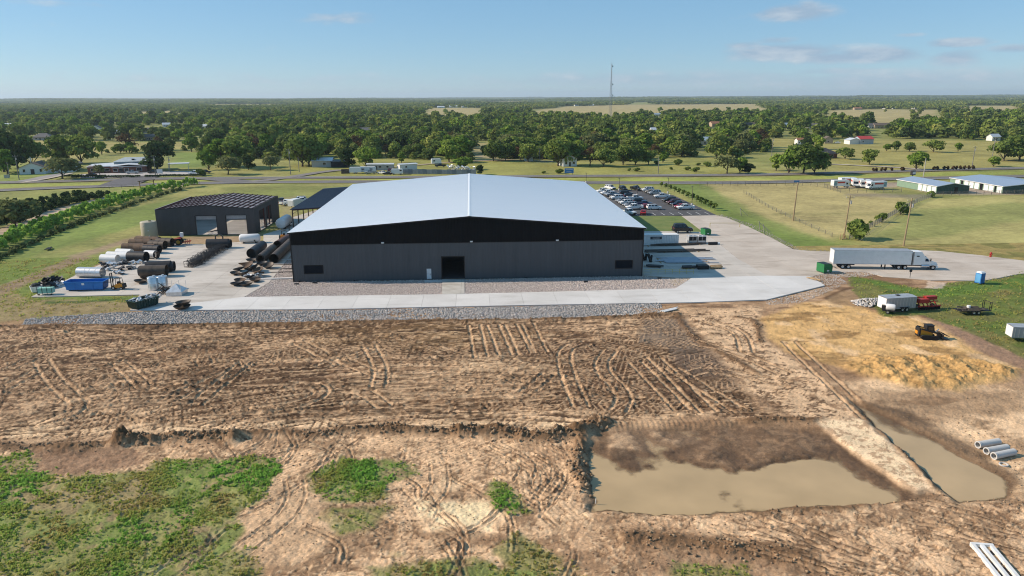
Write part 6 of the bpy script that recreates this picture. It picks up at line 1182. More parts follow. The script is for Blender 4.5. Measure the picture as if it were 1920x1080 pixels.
zones = [(330, 'tree in the wood behind the church and brick office', 'wood trees behind the church'), (640, 'tree at the near edge of the wood left of the hall roof', 'wood trees left of the hall roof'), (1000, 'tree at the near edge of the wood above the hall roof', 'wood trees above the hall roof'), (1340, 'tree at the near edge of the wood above the car park', 'wood trees above the car park'), (3000, 'tree at the near edge of the wood beyond the hay fields', 'wood trees beyond the hay fields')]
for i in order[:NB]:
    lab, grp = next((z[1], z[2]) for z in zones if px_[i] < z[0]); k = random.choice(['wood', 'wood2', 'elm', 'oak', 'elm2', 'oak2', 'dark', 'wood', 'elm', 'elm2', 'olive', 'bare'])
    tree('wood_tree', k, cx[i], cy[i], random.uniform(6.5, 15.0), {'olive': 'greyish green ', 'bare': 'half bare brownish ', 'elm': 'bright green ', 'elm2': 'bright green ', 'dark': 'blackish green ', 'oak': 'deep green ', 'oak2': 'deep green '}.get(k, 'mid green ') + lab, grp, wide=random.uniform(.85, 1.45))
for i in order[:420]:
    if rg.random() < .8:
        for k in range(2): cxx, cyy = cx[i] + rg.normal() * 5, cy[i] - rg.uniform(0, 7); UND.append((cxx, cyy))
rest = order[NB:]
# the rest of the wood: one mass
pc = bpy.data.collections.new('wood_kinds')
def proto(me):
    o = bpy.data.objects.new(me.name, me); pc.objects.link(o); return o
for i, (h, r_, mt) in enumerate([(11, 5.2, lf_far), (9, 5.0, lf_far), (12, 5.0, lf_oak), (10, 5.4, lf_far), (10.5, 4.6, lf_lime), (8.5, 4.6, lf_dark)]):
    proto(crown_mesh('wood_%d' % i, 60 + i, h, r_, .1, 8 + i, 420, .95, mt))
for i in range(4):      # groves of the far country
    bl = []; rr = random.Random(90 + i)
    for k in range(34): bl.append((rr.uniform(-34, 34), rr.uniform(-34, 34), rr.uniform(3.5, 7.5), rr.uniform(3.8, 6.0)))
    v, f, tn = leafcloud(90 + i, bl, 1100, 2.2, core=.05); proto(npmesh('wood_%d' % (6 + i), v, f, lf_far, {'tint': tn}))
fx, fy, fs, fi, fz = [], [], [], [], []
for i in rest: fx.append(cx[i]); fy.append(cy[i]); s = random.uniform(.6, 1.5); fs.append((s * random.uniform(.95, 1.4), s * random.uniform(.95, 1.3), s * random.uniform(.75, 1.15))); fi.append(random.choice((0, 0, 1, 1, 2, 3, 3, 4, 4, 5)))
for x_, y_ in UND: fx.append(x_); fy.append(y_); s = random.uniform(.28, .6); fs.append((s * 1.5, s * 1.3, s)); fi.append(random.choice((0, 1, 3, 4)))
yy = 1850.0; gx, gy, gs = [], [], []
while yy < 21000:
    s = 50 * (yy / 1850) ** .9
    for x in np.arange(-1.05 * yy, 1.1 * yy, s): gx.append(x + random.uniform(-.4, .4) * s); gy.append(yy + random.uniform(-.4, .4) * s); gs.append(s / 52)
    yy += s
gx, gy, gs = np.array(gx), np.array(gy), np.array(gs); inf = np.zeros(len(gx), bool)
for f in FIELDS: inf |= poly_sd(gx, gy, f) < 20
gsel = ~inf & (fbm(gx, gy, .0016, 4) > .43) & (rg.random(len(gx)) < .96)
for x, y, s in zip(gx[gsel], gy[gsel], gs[gsel]): fx.append(x); fy.append(y); fs.append((s, s, random.uniform(.8, 1.15) * (1 + .12 * max(0, s - 1)))); fi.append(6 + random.randrange(4))
fx, fy = np.array(fx), np.array(fy)
fzv = (fbm(fx, fy, .0006, 4) - .5) * 60 * sstep(2500, 9000, fy) + (fbm(fx, fy, .004, 3) - .5) * 5 * sstep(420, 1300, fy) + 16 * sstep(5000, 12000, fy) * sstep(.1, .75, np.abs(fx / fy)) - .3
me = bpy.data.meshes.new('woodland'); me.from_pydata(np.c_[fx, fy, fzv].tolist(), [], [])
a = me.attributes.new('size', 'FLOAT_VECTOR', 'POINT'); a.data.foreach_set('vector', np.array(fs, np.float32).ravel())
a = me.attributes.new('which', 'INT', 'POINT'); a.data.foreach_set('value', np.array(fi, np.int32))
a = me.attributes.new('spin', 'FLOAT_VECTOR', 'POINT'); a.data.foreach_set('vector', np.c_[np.zeros(len(fx)), np.zeros(len(fx)), rg.uniform(0, 6.28, len(fx))].astype(np.float32).ravel())
wob = link(me, 'woodland', kind='stuff'); tag(wob, 'dense dark green woods and groves reaching to the horizon', 'woods')
gn = bpy.data.node_groups.new('wood_scatter', 'GeometryNodeTree'); gn.interface.new_socket('Geometry', in_out='INPUT', socket_type='NodeSocketGeometry'); gn.interface.new_socket('Geometry', in_out='OUTPUT', socket_type='NodeSocketGeometry')
gi = gn.nodes.new('NodeGroupInput'); go = gn.nodes.new('NodeGroupOutput'); ci = gn.nodes.new('GeometryNodeCollectionInfo'); ci.inputs['Collection'].default_value = pc; ci.inputs['Separate Children'].default_value = True; ci.inputs['Reset Children'].default_value = True
ip = gn.nodes.new('GeometryNodeInstanceOnPoints'); ip.inputs['Pick Instance'].default_value = True
def att(nm, ty): n_ = gn.nodes.new('GeometryNodeInputNamedAttribute'); n_.data_type = ty; n_.inputs['Name'].default_value = nm; return n_.outputs['Attribute']
gn.links.new(gi.outputs[0], ip.inputs['Points']); gn.links.new(ci.outputs[0], ip.inputs['Instance']); gn.links.new(att('which', 'INT'), ip.inputs['Instance Index']); gn.links.new(att('size', 'FLOAT_VECTOR'), ip.inputs['Scale']); gn.links.new(att('spin', 'FLOAT_VECTOR'), ip.inputs['Rotation']); gn.links.new(ip.outputs[0], go.inputs[0])
wob.modifiers.new('scatter', 'NODES').node_group = gn

# ---- weeds and rough grass
def tufts(name, x, y, z, hgt, tint, mat, label, cat, per=7, spread=.28, seed=1):
    rg = np.random.default_rng(seed); n_ = len(x); k = per
    bx = np.repeat(x, k) + rg.normal(size=n_ * k) * spread * np.repeat(hgt, k); by = np.repeat(y, k) + rg.normal(size=n_ * k) * spread * np.repeat(hgt, k); bz = np.repeat(z, k)
    h = np.repeat(hgt, k) * rg.uniform(.45, 1.15, n_ * k); a = rg.uniform(0, 2 * PI, n_ * k); wd = h * rg.uniform(.22, .5, n_ * k); le = h * rg.uniform(.1, .8, n_ * k)
    ca, sa = np.cos(a), np.sin(a); z1 = bz + h * .55; z2 = bz + h
    v = np.stack([np.stack([bx, by, bz - .03], -1), np.stack([bx + ca * le * .5 - sa * wd, by + sa * le * .5 + ca * wd, z1], -1), np.stack([bx + ca * le, by + sa * le, z2 - le * .3], -1), np.stack([bx + ca * le * .5 + sa * wd, by + sa * le * .5 - ca * wd, z1], -1)], 1)
    tn = np.repeat(np.clip(np.repeat(tint, k) + rg.normal(size=n_ * k) * .12, 0, 1), 4)
    me = npmesh(name, v.reshape(-1, 3), np.arange(n_ * k * 4).reshape(-1, 4), mat, {'tint': tn}); o = link(me, name, kind='stuff'); return tag(o, label, cat)
weed_m = leaf_mat('weed_leaves', [(0.435, 0.310, 0.149), (0.411, 0.368, 0.115), (0.350, 0.414, 0.098), (0.229, 0.391, 0.081), (0.290, 0.506, 0.098)], trans=.45, vary=.0)
def sample(mask_fn, n_, box, seed):
    rg = np.random.default_rng(seed); x = rg.uniform(box[0], box[1], n_); y = rg.uniform(box[2], box[3], n_); return mask_fn(x, y, rg)
def weeds(mask, n_, box, seed, dens=1.0):
    rg = np.random.default_rng(seed); x = rg.uniform(box[0], box[1], n_); y = rg.uniform(box[2], box[3], n_); m = near_v(mask, x, y) * np.clip((fbm(x, y, .55, 4, .6) - .34) * 4.2, .12, 1.2) * dens
    k = rg.random(n_) < np.clip(m, 0, 1) ** 1.3; return x[k], y[k]
x, y = weeds(weedm, 74000, (-60, 22, 44, 80), 21)
px_, py_ = project(x, y); lush = np.exp(-((px_ - 440) / 85) ** 2 - ((py_ - 885) / 32) ** 2) + np.exp(-((px_ - 690) / 70) ** 2 - ((py_ - 890) / 30) ** 2) + np.exp(-((px_ - 40) / 90) ** 2 - ((py_ - 920) / 50) ** 2) * .7 + np.exp(-((px_ - 955) / 30) ** 2 - ((py_ - 940) / 25) ** 2) + np.exp(-((px_ - 300) / 90) ** 2 - ((py_ - 990) / 40) ** 2) * .5
tn = np.clip(-.12 + 1.05 * fbm(x, y, .30, 3) + .55 * np.clip(lush, 0, 1), 0, 1); hg = .10 + .16 * np.random.default_rng(2).random(len(x)) ** 2 + .11 * np.clip(lush, 0, 1)
tufts('weeds', x, y, near_z(x, y), hg, tn, weed_m, 'green and brown weeds overgrowing the soil in front', 'weeds', per=7, seed=31)
gm_ = np.maximum(gR, gLft); x, y = weeds(gm_, 60000, (-130, 130, 92, 168), 23, .9); k = np.random.default_rng(8).random(len(x)) < .9; x, y = x[k], y[k]
tufts('rough_grass', x, y, near_z(x, y), .16 + .16 * np.random.default_rng(4).random(len(x)), np.clip(-.08 + .85 * fbm(x, y, .2, 3), 0, 1), weed_m, 'rough grass round the graded lot and the yard', 'grass', per=4, spread=.5, seed=33)
# clods thrown up along the banks and crumbs over the lot
clod_m = tint_mat('soil_clod', [(.11, .067, .036), (.19, .12, .068), (.29, .195, .115), (.40, .28, .17)], .95)
def clods():
    rg = np.random.default_rng(77); ax, ay, as_ = [], [], []
    for pts, wd, n_, s in [([(-40, 838), (60, 838), (150, 838), (230, 830)], 1.0, 500, .20), ([(230, 828), (280, 830), (330, 818), (440, 824)], 1.1, 620, .26), ([(450, 816), (550, 812), (600, 818), (640, 806), (780, 806), (860, 812)], .8, 850, .22), ([(860, 812), (930, 808), (1000, 822), (1050, 818), (1100, 800), (1128, 792)], 1.2, 900, .27), ([(1090, 812), (1085, 850), (1075, 880), (1098, 905), (1108, 950)], 1.1, 650, .27), ([(-40, 614), (300, 611), (640, 605), (1000, 599), (1270, 590)], .6, 1500, .18), ([(1270, 592), (1290, 625), (1350, 660), (1420, 700)], .6, 200, .18), ([(1590, 748), (1630, 782), (1690, 842), (1750, 912), (1770, 935)], .35, 300, .13), ([(1390, 790), (1460, 786), (1540, 790)], .9, 250, .2), ([(1180, 962), (1300, 965), (1420, 958), (1500, 952), (1580, 955), (1700, 930), (1900, 938)], .6, 400, .14), ([(1190, 1010), (1300, 1016), (1440, 1035), (1560, 1060), (1640, 1085)], 1.7, 900, .18), ([(1380, 595), (1420, 600), (1425, 640)], .7, 180, .2)]:
        p = np.array(smooth_line(pxpoly(pts), 2)); L = np.r_[0, np.cumsum(np.linalg.norm(np.diff(p, axis=0), axis=1))]; n_ = int(n_ * .55); u = rg.uniform(0, L[-1], n_); u = u[vnoise(u * .35 + n_, u * 0) > .38]; n_ = len(u)
        ax.append(np.interp(u, L, p[:, 0]) + rg.normal(size=n_) * wd * .6); ay.append(np.interp(u, L, p[:, 1]) + rg.normal(size=n_) * wd * .6); as_.append(s * (.25 + 1.1 * rg.random(n_) ** 3))
    x = rg.uniform(-90, 70, 15000); y = rg.uniform(44, 121, 15000); k = (near_v(pit, x, y) < .1) & (near_v(gR, x, y) < .2) & (rg.random(15000) < .25 + .9 * (fbm(x, y, .13, 3) > .5)); ax.append(x[k]); ay.append(y[k]); as_.append(rg.uniform(.035, .11, k.sum()))
    return np.concatenate(ax), np.concatenate(ay), np.concatenate(as_)
x, y, s = clods(); n_ = len(x); rg = np.random.default_rng(78)
bv = np.array([(1, 0, 0), (-1, 0, 0), (0, 1, 0), (0, -1, 0), (0, 0, 1), (0, 0, -1)], float); bf = np.array([(0, 2, 4), (2, 1, 4), (1, 3, 4), (3, 0, 4), (2, 0, 5), (1, 2, 5), (3, 1, 5), (0, 3, 5)])
v = bv[None] * rg.uniform(.6, 1.35, (n_, 6, 1)) * (s[:, None, None] * rg.uniform(.6, 1.1, (n_, 1, 3))); a = rg.uniform(0, 6.28, n_); c, q = np.cos(a)[:, None], np.sin(a)[:, None]
vv = np.stack([v[..., 0] * c - v[..., 1] * q + x[:, None], v[..., 0] * q + v[..., 1] * c + y[:, None], v[..., 2] + (near_z(x, y) + s * .2)[:, None]], -1).reshape(-1, 3)
o = link(npmesh('soil_clods', vv, (bf[None] + (np.arange(n_) * 6)[:, None, None]).reshape(-1, 3), clod_m, {'tint': np.repeat(rg.random(n_), 6)}), 'soil_clods', kind='stuff'); tag(o, 'brown clods of dug soil along banks and over the lot', 'clods')
# ================================================================ THINGS IN THE YARD
rust = M('rusty_steel', (.15, .085, .045), .8, var=.3, scale=1.5, col2=(.075, .055, .045)); dsteel = M('dark_mill_steel', (.030, .030, .033), .55, .2, var=.35, scale=1.2); brnst = M('brown_mill_steel', (.075, .058, .045), .6, .2, var=.35, scale=1.0); ssteel = M('stainless', (.62, .63, .64), .28, .85, var=.12, scale=1.5); wtank = M('white_primer', (.72, .72, .71), .5, var=.05); galv = M('bright_sheet', (.66, .67, .68), .35, .6, var=.15, scale=2)
yell = M('machine_yellow', (.40, .21, .012), .5, var=.1); orng = M('machine_orange', (.60, .24, .02), .5, var=.1); redm = M('machine_red', (.38, .03, .02), .5, var=.15); gdump = M('bin_green', (.02, .17, .055), .55, var=.15); dkgreen = M('bin_dark_green', (.012, .04, .03), .55, var=.2); bluep = M('skip_blue', (.015, .16, .48), .5, var=.1); timber = M('timber', (.42, .29, .16), .85, var=.25)
SL = .10
def gz(px, py, z=SL): g = G(px, py, z); return (g.x, g.y, z)
def shell(name, px0, px1, r, mat, label, cat='pipe', grp=None, th=.03, ends=None, rings=(), inner=None):
    """open steel shell lying on its side between two foot pixels"""
    a, b = Vector(gz(*px0)), Vector(gz(*px1)); o = thing(name, label, cat, a, math.atan2(b.y - a.y, b.x - a.x), grp); L = (b - a).length
    p_ = MB().pipe((0, 0, r), (L, 0, r), r, th, 20).build('shell', mat, o, smooth=True)
    for f in rings: MB().pipe((L * f - .04, 0, r), (L * f + .04, 0, r), r + .025, .05, 20).build('weld_band', ends or mat, p_)
    if inner: MB().pipe((L * inner, 0, r), (L * inner + .9, 0, r), r * .86, .05, 16).build('end_ring', ends or dsteel, o)
    return o
GP = 'rusty pipe sections by the shop'
for k, (a, b, r, m, lb) in enumerate([((232, 472), (272, 472), 1.05, rust, 'rusty brown pipe section at the left front of the stack'), ((255, 473), (292, 474), 1.05, rust, 'rusty pipe section in the middle front of the stack'), ((272, 474), (300, 475), 1.0, dsteel, 'grey pipe section at the right front of the stack'), ((245, 464), (285, 464), 1.05, rust, 'rusty pipe section in the second line at left'), ((282, 466), (311, 467), 1.05, brnst, 'rusty brown pipe section in the second line at right'), ((257, 458), (300, 459), 1.05, rust, 'rusty pipe section in the third line at left'), ((296, 461), (324, 462), 1.05, brnst, 'dark pipe section in the third line by the tractor')]):
    shell('pipe_section', a, b, r, m, lb, 'pipe', GP, rings=(.33, .66))
shell('pipe_section', (243, 489.5), (276, 490.5), 1.15, dsteel, 'dark pipe section with white piece at its left end', 'pipe', None); shell('white_pipe', (221, 480), (248, 481), .9, wtank, 'white pipe on top left of the dark section', 'pipe'); shell('white_pipe', (192, 492), (222, 493), .95, wtank, 'white pipe farthest left in the upper group', 'pipe'); shell('white_pipe', (224, 488.5), (243, 489), 1.05, wtank, 'white pipe butted to the dark section', 'pipe'); shell('white_pipe', (203, 484), (232, 485), .8, wtank, 'white pipe lying behind the farthest left one', 'pipe'); shell('white_pipe', (274, 484), (293, 485), .95, wtank, 'short white drum right of the dark section', 'pipe', ends=dsteel, inner=.85)
shell('silver_pipe', (149, 519), (194, 520), 1.05, galv, 'silver banded pipe behind the blue skip', 'pipe', rings=(.35, .55, .8), ends=wtank); shell('pipe_section', (276, 511), (322, 509), 1.2, dsteel, 'rear of two dark brown shells behind the steel tanks', 'pipe', inner=.96); shell('pipe_section', (265, 519), (314, 517.5), 1.2, brnst, 'front of two dark brown shells behind the steel tanks', 'pipe', rings=(.5,), inner=-.05)
sh = shell('flanged_shell', (389, 465.5), (430, 464.5), 1.15, dsteel, 'dark shell with lifting hoop above the bar cages', 'pipe', inner=.93); MB().pipe((3.0, 0, 2.5), (3.0, .4, 2.5), 1.0, .2, 16).build('hoop', brnst, sh)
for a, b, r, m, lb in [((472, 484), (493, 468), 1.12, dsteel, 'short dark shell left of the long shells'), ((489, 494), (513, 474), 1.05, brnst, 'middle brown shell with rounded near end'), ((514, 494), (546, 463), 1.1, brnst, 'longest rusty shell beside the hall wall'), ((521, 468), (546, 452), 1.1, M('red_brown_steel', (.085, .04, .03), .6), 'red brown shell farthest back by the orange lift')]: shell('long_shell', a, b, r, m, lb, 'pipe', 'long shells beside the hall', rings=(.45,), th=.3 if 'rounded' in lb else .03)
# horizontal tanks with domed ends
def htank(name, p0, p1, r, mat, label, vert=False, sub=True):
    a, b = Vector(gz(*p0)), Vector(gz(*p1)); o = thing(name, label, 'tank', a, math.atan2(b.y - a.y, b.x - a.x)); L = (b - a).length; rr = r
    MB().lathe([(.001, 0), (r * .5, .06 * r), (r * .85, .2 * r), (r, .5 * r), (r, L - .5 * r), (r * .85, L - .2 * r), (r * .5, L - .06 * r), (.001, L)], 22, Matrix.Translation((0, 0, r + .15)), 'X').build('vessel', mat, o, smooth=True)
    for x in (L * .22, L * .78): MB().box(x - .12, x + .12, -r * .7, r * .7, 0, r * .5).build('saddle', blk, o)
    MB().tube((L * .75, -r * .9, r * .7), (L * .75, -r * 1.08, r * .65), .2).build('manway', blk, o); return o
htank('white_tank', (449, 456), (489, 454.5), 1.08, wtank, 'white horizontal tank in front of the half built shop'); htank('white_tank', (526, 431), (541, 421), 1.5, wtank, 'white banded tank on end between shop and shelter')
# tan poly tank
o = thing('water_tank', 'tall tan cylinder water tank at the corner of the shop', 'tank', gz(282, 448.5, 0)); tn_m = M('tan_poly', (.42, .37, .27), .5, var=.06); MB().lathe([(1.95, 0), (2.0, .1), (2.0, 4.6), (1.9, 4.75), (.5, 4.95), (.001, 5.0)], 26).build('vessel', tn_m, o, smooth=True); MB().tube((.6, -.4, 4.8), (.6, -.4, 5.05), .35).build('lid', blk, o)
for z, x in ((1.2, .7), (2.6, .6), (3.9, -.5)): MB().tube((x, -1.85, z), (x, -2.1, z), .12).build('fitting', wtank, o)
# stainless tanks on end
for px, py, lb in ((289, 543, 'left of two stainless tanks standing behind the dark green skip'), (306, 541.5, 'right of two stainless tanks standing behind the dark green skip')):
    o = thing('steel_tank', lb, 'tank', gz(px, py), 0, 'stainless tanks'); MB().lathe([(1.0, .0), (1.0, 2.5), (.96, 2.55), (.3, 2.68), (.001, 2.7)], 24).build('vessel', ssteel, o, smooth=True); MB().lathe([(1.03, 1.2), (1.03, 1.3)], 24).build('band', galv, o); MB().tube((.2, .1, 2.6), (.2, .1, 2.85), .22).build('hatch', galv, o)
# hopper
o = thing('sheet_hood', 'low pyramid hood of bright sheet metal on four posts', 'hood', gz(332, 551.5)); q = MB(); q.box(-1.45, 1.45, -1.45, 1.45, 0, .75); q.build('skirt', galv, o); MB().add([(-1.5, -1.5, .75), (1.5, -1.5, .75), (1.5, 1.5, .75), (-1.5, 1.5, .75), (0, 0, 2.1)], [(0, 1, 4), (1, 2, 4), (2, 3, 4), (3, 0, 4)]).build('cone', galv, o)
for x, y in ((-1.3, 1.3), (1.3, 1.3), (1.3, -1.3), (0, 1.4)): MB().tube((x, y, .7), (x, y, 2.4), .04, n=6).build('post', galv, o)
# dished heads
def dish(px, py, r, m, label, tilt=(0, 0), grp=None, z=0.0, name='dished_head'):
    g = gz(px, py); me = MB().lathe([(.001, 0), (r * .45, r * .06), (r * .8, r * .2), (r, r * .45), (r * .96, r * .45), (r * .76, r * .25), (r * .42, r * .11), (.001, r * .06)], 20).mesh(name); shade(me); me.materials.append(m); o = link(me, name); o.location = (g[0], g[1], g[2] + z + .02 + abs(math.sin(tilt[0])) * r * .5); o.rotation_euler = (tilt[0], tilt[1], random.uniform(0, 6)); return tag(o, label, 'steel dish', grp)
DH = 'dished steel heads beside the hall'
for i, (px, py, r, t_) in enumerate([(471, 491, 1.15, .1), (458, 498, 1.25, .2), (449, 508, 1.3, .25), (441, 515, 1.05, .1), (467, 503, 1.3, .5), (476, 508, 1.35, .55), (458, 517, 1.2, .3), (485, 511, 1.2, .35), (492, 497, 1.2, .1), (504, 502, 1.25, .3), (450, 529, 1.15, .1), (444, 535, 1.25, .1), (463, 536, 1.3, .1), (478, 528, 1.15, .1), (468, 522, 1.1, .2), (487, 518, 1.1, .4)]):
    dish(px, py, r, (brnst, rust, dsteel)[i % 3], 'dark rusty dished steel head in the spread beside the hall', (t_, 0), DH)
dish(342, 579.5, 1.45, brnst, 'lower rusty bowl of the pair near the dark green skip', (0, 0)); dish(345, 577.5, 1.35, brnst, 'upper rusty bowl of the pair near the dark green skip', (.06, 0), z=.55); dish(264, 531, 1.3, brnst, 'dark bowl left of the two shells', (.1, 0)); dish(273, 527, 1.2, rust, 'rusty bowl leaning against the front shell', (.5, 0))
# bright offcuts
for i, (px, py, s) in enumerate([(196, 499, 1.0), (210, 497, 1.1), (222, 496, .9), (236, 495, 1.0), (252, 495, .9), (267, 494, 1.0), (224, 507, 1.0), (219, 512, .8), (228, 514, .9), (244, 505, .9), (250, 504, .8), (205, 507, .7), (198, 503, .8), (214, 503, .6)]):
    rr = random.Random(i); q = MB()
    for k in range(6): m_ = Matrix.Translation((rr.uniform(-.6, .6) * s, rr.uniform(-.5, .5) * s, .12 + .1 * k)) @ Euler((rr.uniform(-.5, .5), rr.uniform(-.5, .5), rr.uniform(0, 6))).to_matrix().to_4x4(); q.box(-.7 * s, .7 * s, -.35 * s, .35 * s, -.02, .02, m_)
    o = q.build('sheet_scrap', galv if i % 3 else dsteel, None, loc=gz(px, py)); tag(o, 'small pile of bent bright sheet offcuts on the left slab', 'scrap', 'sheet offcuts on the left slab')
# steel bar cages
def cage(px, py, L, rz, label):
    o = thing('bar_cage', label, 'steel cage', gz(px, py), rz, 'bar cages on the left slab'); q = MB(); n_ = 5
    for i in range(n_):
        x = i * L / (n_ - 1); q2 = MB(); [q2.bar(a, b, .07) for a, b in (((x, 0, .05), (x, 2.2, .05)), ((x, 0, 1.3), (x, 2.2, 1.3)), ((x, 0, .05), (x, 0, 1.3)), ((x, 2.2, .05), (x, 2.2, 1.3)), ((x, 1.1, .05), (x, 1.1, 1.3)))]; q2.build('frame', dsteel, o)
    for y in (0, .55, 1.1, 1.65, 2.2):
        for z in (.05, .65, 1.3): q.bar((0, y, z), (L, y, z), .05)
    for i in range(26): x = random.uniform(0, L); q.bar((x, random.uniform(0, 2.2), .1), (x + random.uniform(-1, 1), random.uniform(0, 2.2), 1.25), .06)
    q.build('bars', dsteel, o); return o
for i, (px, py) in enumerate(((362, 502), (369, 496.5), (377, 491), (386, 485.5), (396, 480), (405, 474.5))): cage(px, py, 4.2, 1.28 - .02 * i, ('nearest', 'second', 'third', 'fourth', 'fifth', 'farthest')[i] + ' black steel bar cage in the line across the left slab')
# skips
def skip(name, p0, p1, W, Ht, m, label, fill=None, ribs=7, cat='skip'):
    a, b = Vector(gz(*p0)), Vector(gz(*p1)); L = (b - a).length; o = thing(name, label, cat, a, math.atan2(b.y - a.y, b.x - a.x)); t_ = .08; z0 = .2
    q = MB(); q.box(0, L, 0, W, z0, z0 + .1); q.add([(0, 0, z0), (L, 0, z0), (L + .25, -.08, Ht), (-.25, -.08, Ht), (0, t_, z0), (L, t_, z0), (L + .2, t_ - .08, Ht), (-.2, t_ - .08, Ht)], [(0, 1, 2, 3), (7, 6, 5, 4), (3, 2, 6, 7)]); q.add([(0, W, z0), (L, W, z0), (L + .25, W + .08, Ht), (-.25, W + .08, Ht), (0, W - t_, z0), (L, W - t_, z0), (L + .2, W, Ht), (-.2, W, Ht)], [(3, 2, 1, 0), (4, 5, 6, 7), (7, 6, 2, 3)])
    for x, s in ((0, -1), (L, 1)): q.add([(x, 0, z0), (x, W, z0), (x + s * .25, W + .08, Ht), (x + s * .25, -.08, Ht), (x - s * t_, 0, z0), (x - s * t_, W, z0), (x + s * .17, W, Ht), (x + s * .17, 0, Ht)], [(0, 1, 2, 3), (7, 6, 5, 4), (3, 2, 6, 7), (3, 2, 1, 0)])
    q.build('tub', m, o)
    q = MB(); q.bar((-.3, -.1, Ht), (L + .3, -.1, Ht), .14); q.bar((-.3, W + .1, Ht), (L + .3, W + .1, Ht), .14); q.bar((-.27, -.1, Ht), (-.27, W + .1, Ht), .14); q.bar((L + .27, -.1, Ht), (L + .27, W + .1, Ht), .14); q.build('rim', m, o)
    for i in range(ribs): x = L * (i + .5) / ribs; MB().bar((x, -.02, z0), (x, -.12, Ht), .1).build('rib', m, o)
    for x in (.4, L - .4):
        for y in (.25, W - .25): MB().tube((x, y - .1, .12), (x, y + .1, .12), .12, n=8).build('roller', blk, o)
    return o
bs = skip('blue_skip', (125, 546), (193, 544.5), 2.3, 1.75, bluep, 'bright blue roll-off skip at the left end of the yard', ribs=2); MB().box(3.0, 3.5, -.115, -.09, 1.15, 1.55).build('label_plate', wtank, bs)
gs2 = skip('green_skip', (258, 582), (297, 571), 2.4, 1.5, dkgreen, 'dark green skip heaped with bright metal scrap', ribs=8); rr = random.Random(4)
q = MB()
for i in range(70): m_ = Matrix.Translation((rr.uniform(.2, 5.2), rr.uniform(.3, 2.1), rr.uniform(1.1, 1.7))) @ Euler((rr.uniform(-.5, .5), rr.uniform(-.5, .5), rr.uniform(0, 6))).to_matrix().to_4x4(); q.box(-rr.uniform(.2, .9), .4, -.12, .12, -.02, .02, m_)
o = q.build('scrap_heap', galv, None); o.matrix_world = gs2.matrix_basis.copy(); tag(o, 'tangle of bright scrap heaped in the dark green skip', 'scrap')
q = MB()
for i in range(40): m_ = Matrix.Translation((rr.uniform(-1.2, 1.2), rr.uniform(-1, 1), rr.uniform(.1, 1.2))) @ Euler((rr.uniform(-.8, .8), rr.uniform(-.8, .8), rr.uniform(0, 6))).to_matrix().to_4x4(); q.box(-rr.uniform(.3, 1.2), .5, -.05, .05, -.05, .05, m_)
tag(q.build('angle_scrap', dsteel, None, loc=gz(311, 550)), 'heap of dark angle iron right behind the dark green skip', 'scrap'); q = MB()
for i in range(30): m_ = Matrix.Translation((rr.uniform(-1.6, 1.6), rr.uniform(-.7, .7), rr.uniform(.1, .9))) @ Euler((rr.uniform(-.5, .5), rr.uniform(-.5, .5), rr.uniform(0, 6))).to_matrix().to_4x4(); q.box(-rr.uniform(.3, 1.0), .5, -.2, .2, -.02, .02, m_)
tag(q.build('cut_scrap', galv, None, loc=gz(476, 521)), 'pile of grey cut steel among the dished heads', 'scrap')
# small bins at the left end
o = thing('wire_trolley', 'pale green mesh trolley near the left end of the yard', 'trolley', gz(71, 554), .05); q = MB(); q.box(0, 2.6, 0, 1.2, .35, 1.35); q.build('panel_box', M('mint_green', (.25, .50, .42), .6, var=.1), o)
for x in (0, .87, 1.73, 2.6): MB().bar((x, -.03, .1), (x, -.03, 1.9), .06).build('upright', dsteel, o)
MB().bar((0, -.03, 1.9), (2.6, -.03, 1.9), .05).build('top_rail', dsteel, o)
for x in (.2, 2.4): MB().tube((x, -.05, .15), (x, .1, .15), .15, n=8).build('caster', blk, o)
o = thing('white_tub', 'white round tub with dark bag behind the mint trolley', 'tub', gz(69, 546)); MB().lathe([(.9, 0), (1.1, 1.1), (1.02, 1.1), (.85, .1), (.001, .1)], 16).build('tub', wtank, o); MB().lathe([(.9, .9), (.7, 1.5), (.001, 1.7)], 10).build('bag', blk, o)
for px, py, s, lb in ((88, 540, 1.2, 'nearer dark tarpaulin heap at the left end of the yard'), (101, 532, 1.4, 'farther dark tarpaulin heap at the left end of the yard'), (108, 537, .9, 'grey metal drum piece beside the tarpaulin heaps')):
    v, f, tn = leafcloud(int(px), [(0, 0, .3, .7), (.7, .2, .3, .6), (-.7, .1, .35, .6)], 90, .5); me = npmesh('tarp_heap', v * s, f, dsteel if 'grey' not in lb else galv); o = link(me, 'tarp_heap'); o.location = gz(px, py); tag(o, lb, 'heap')
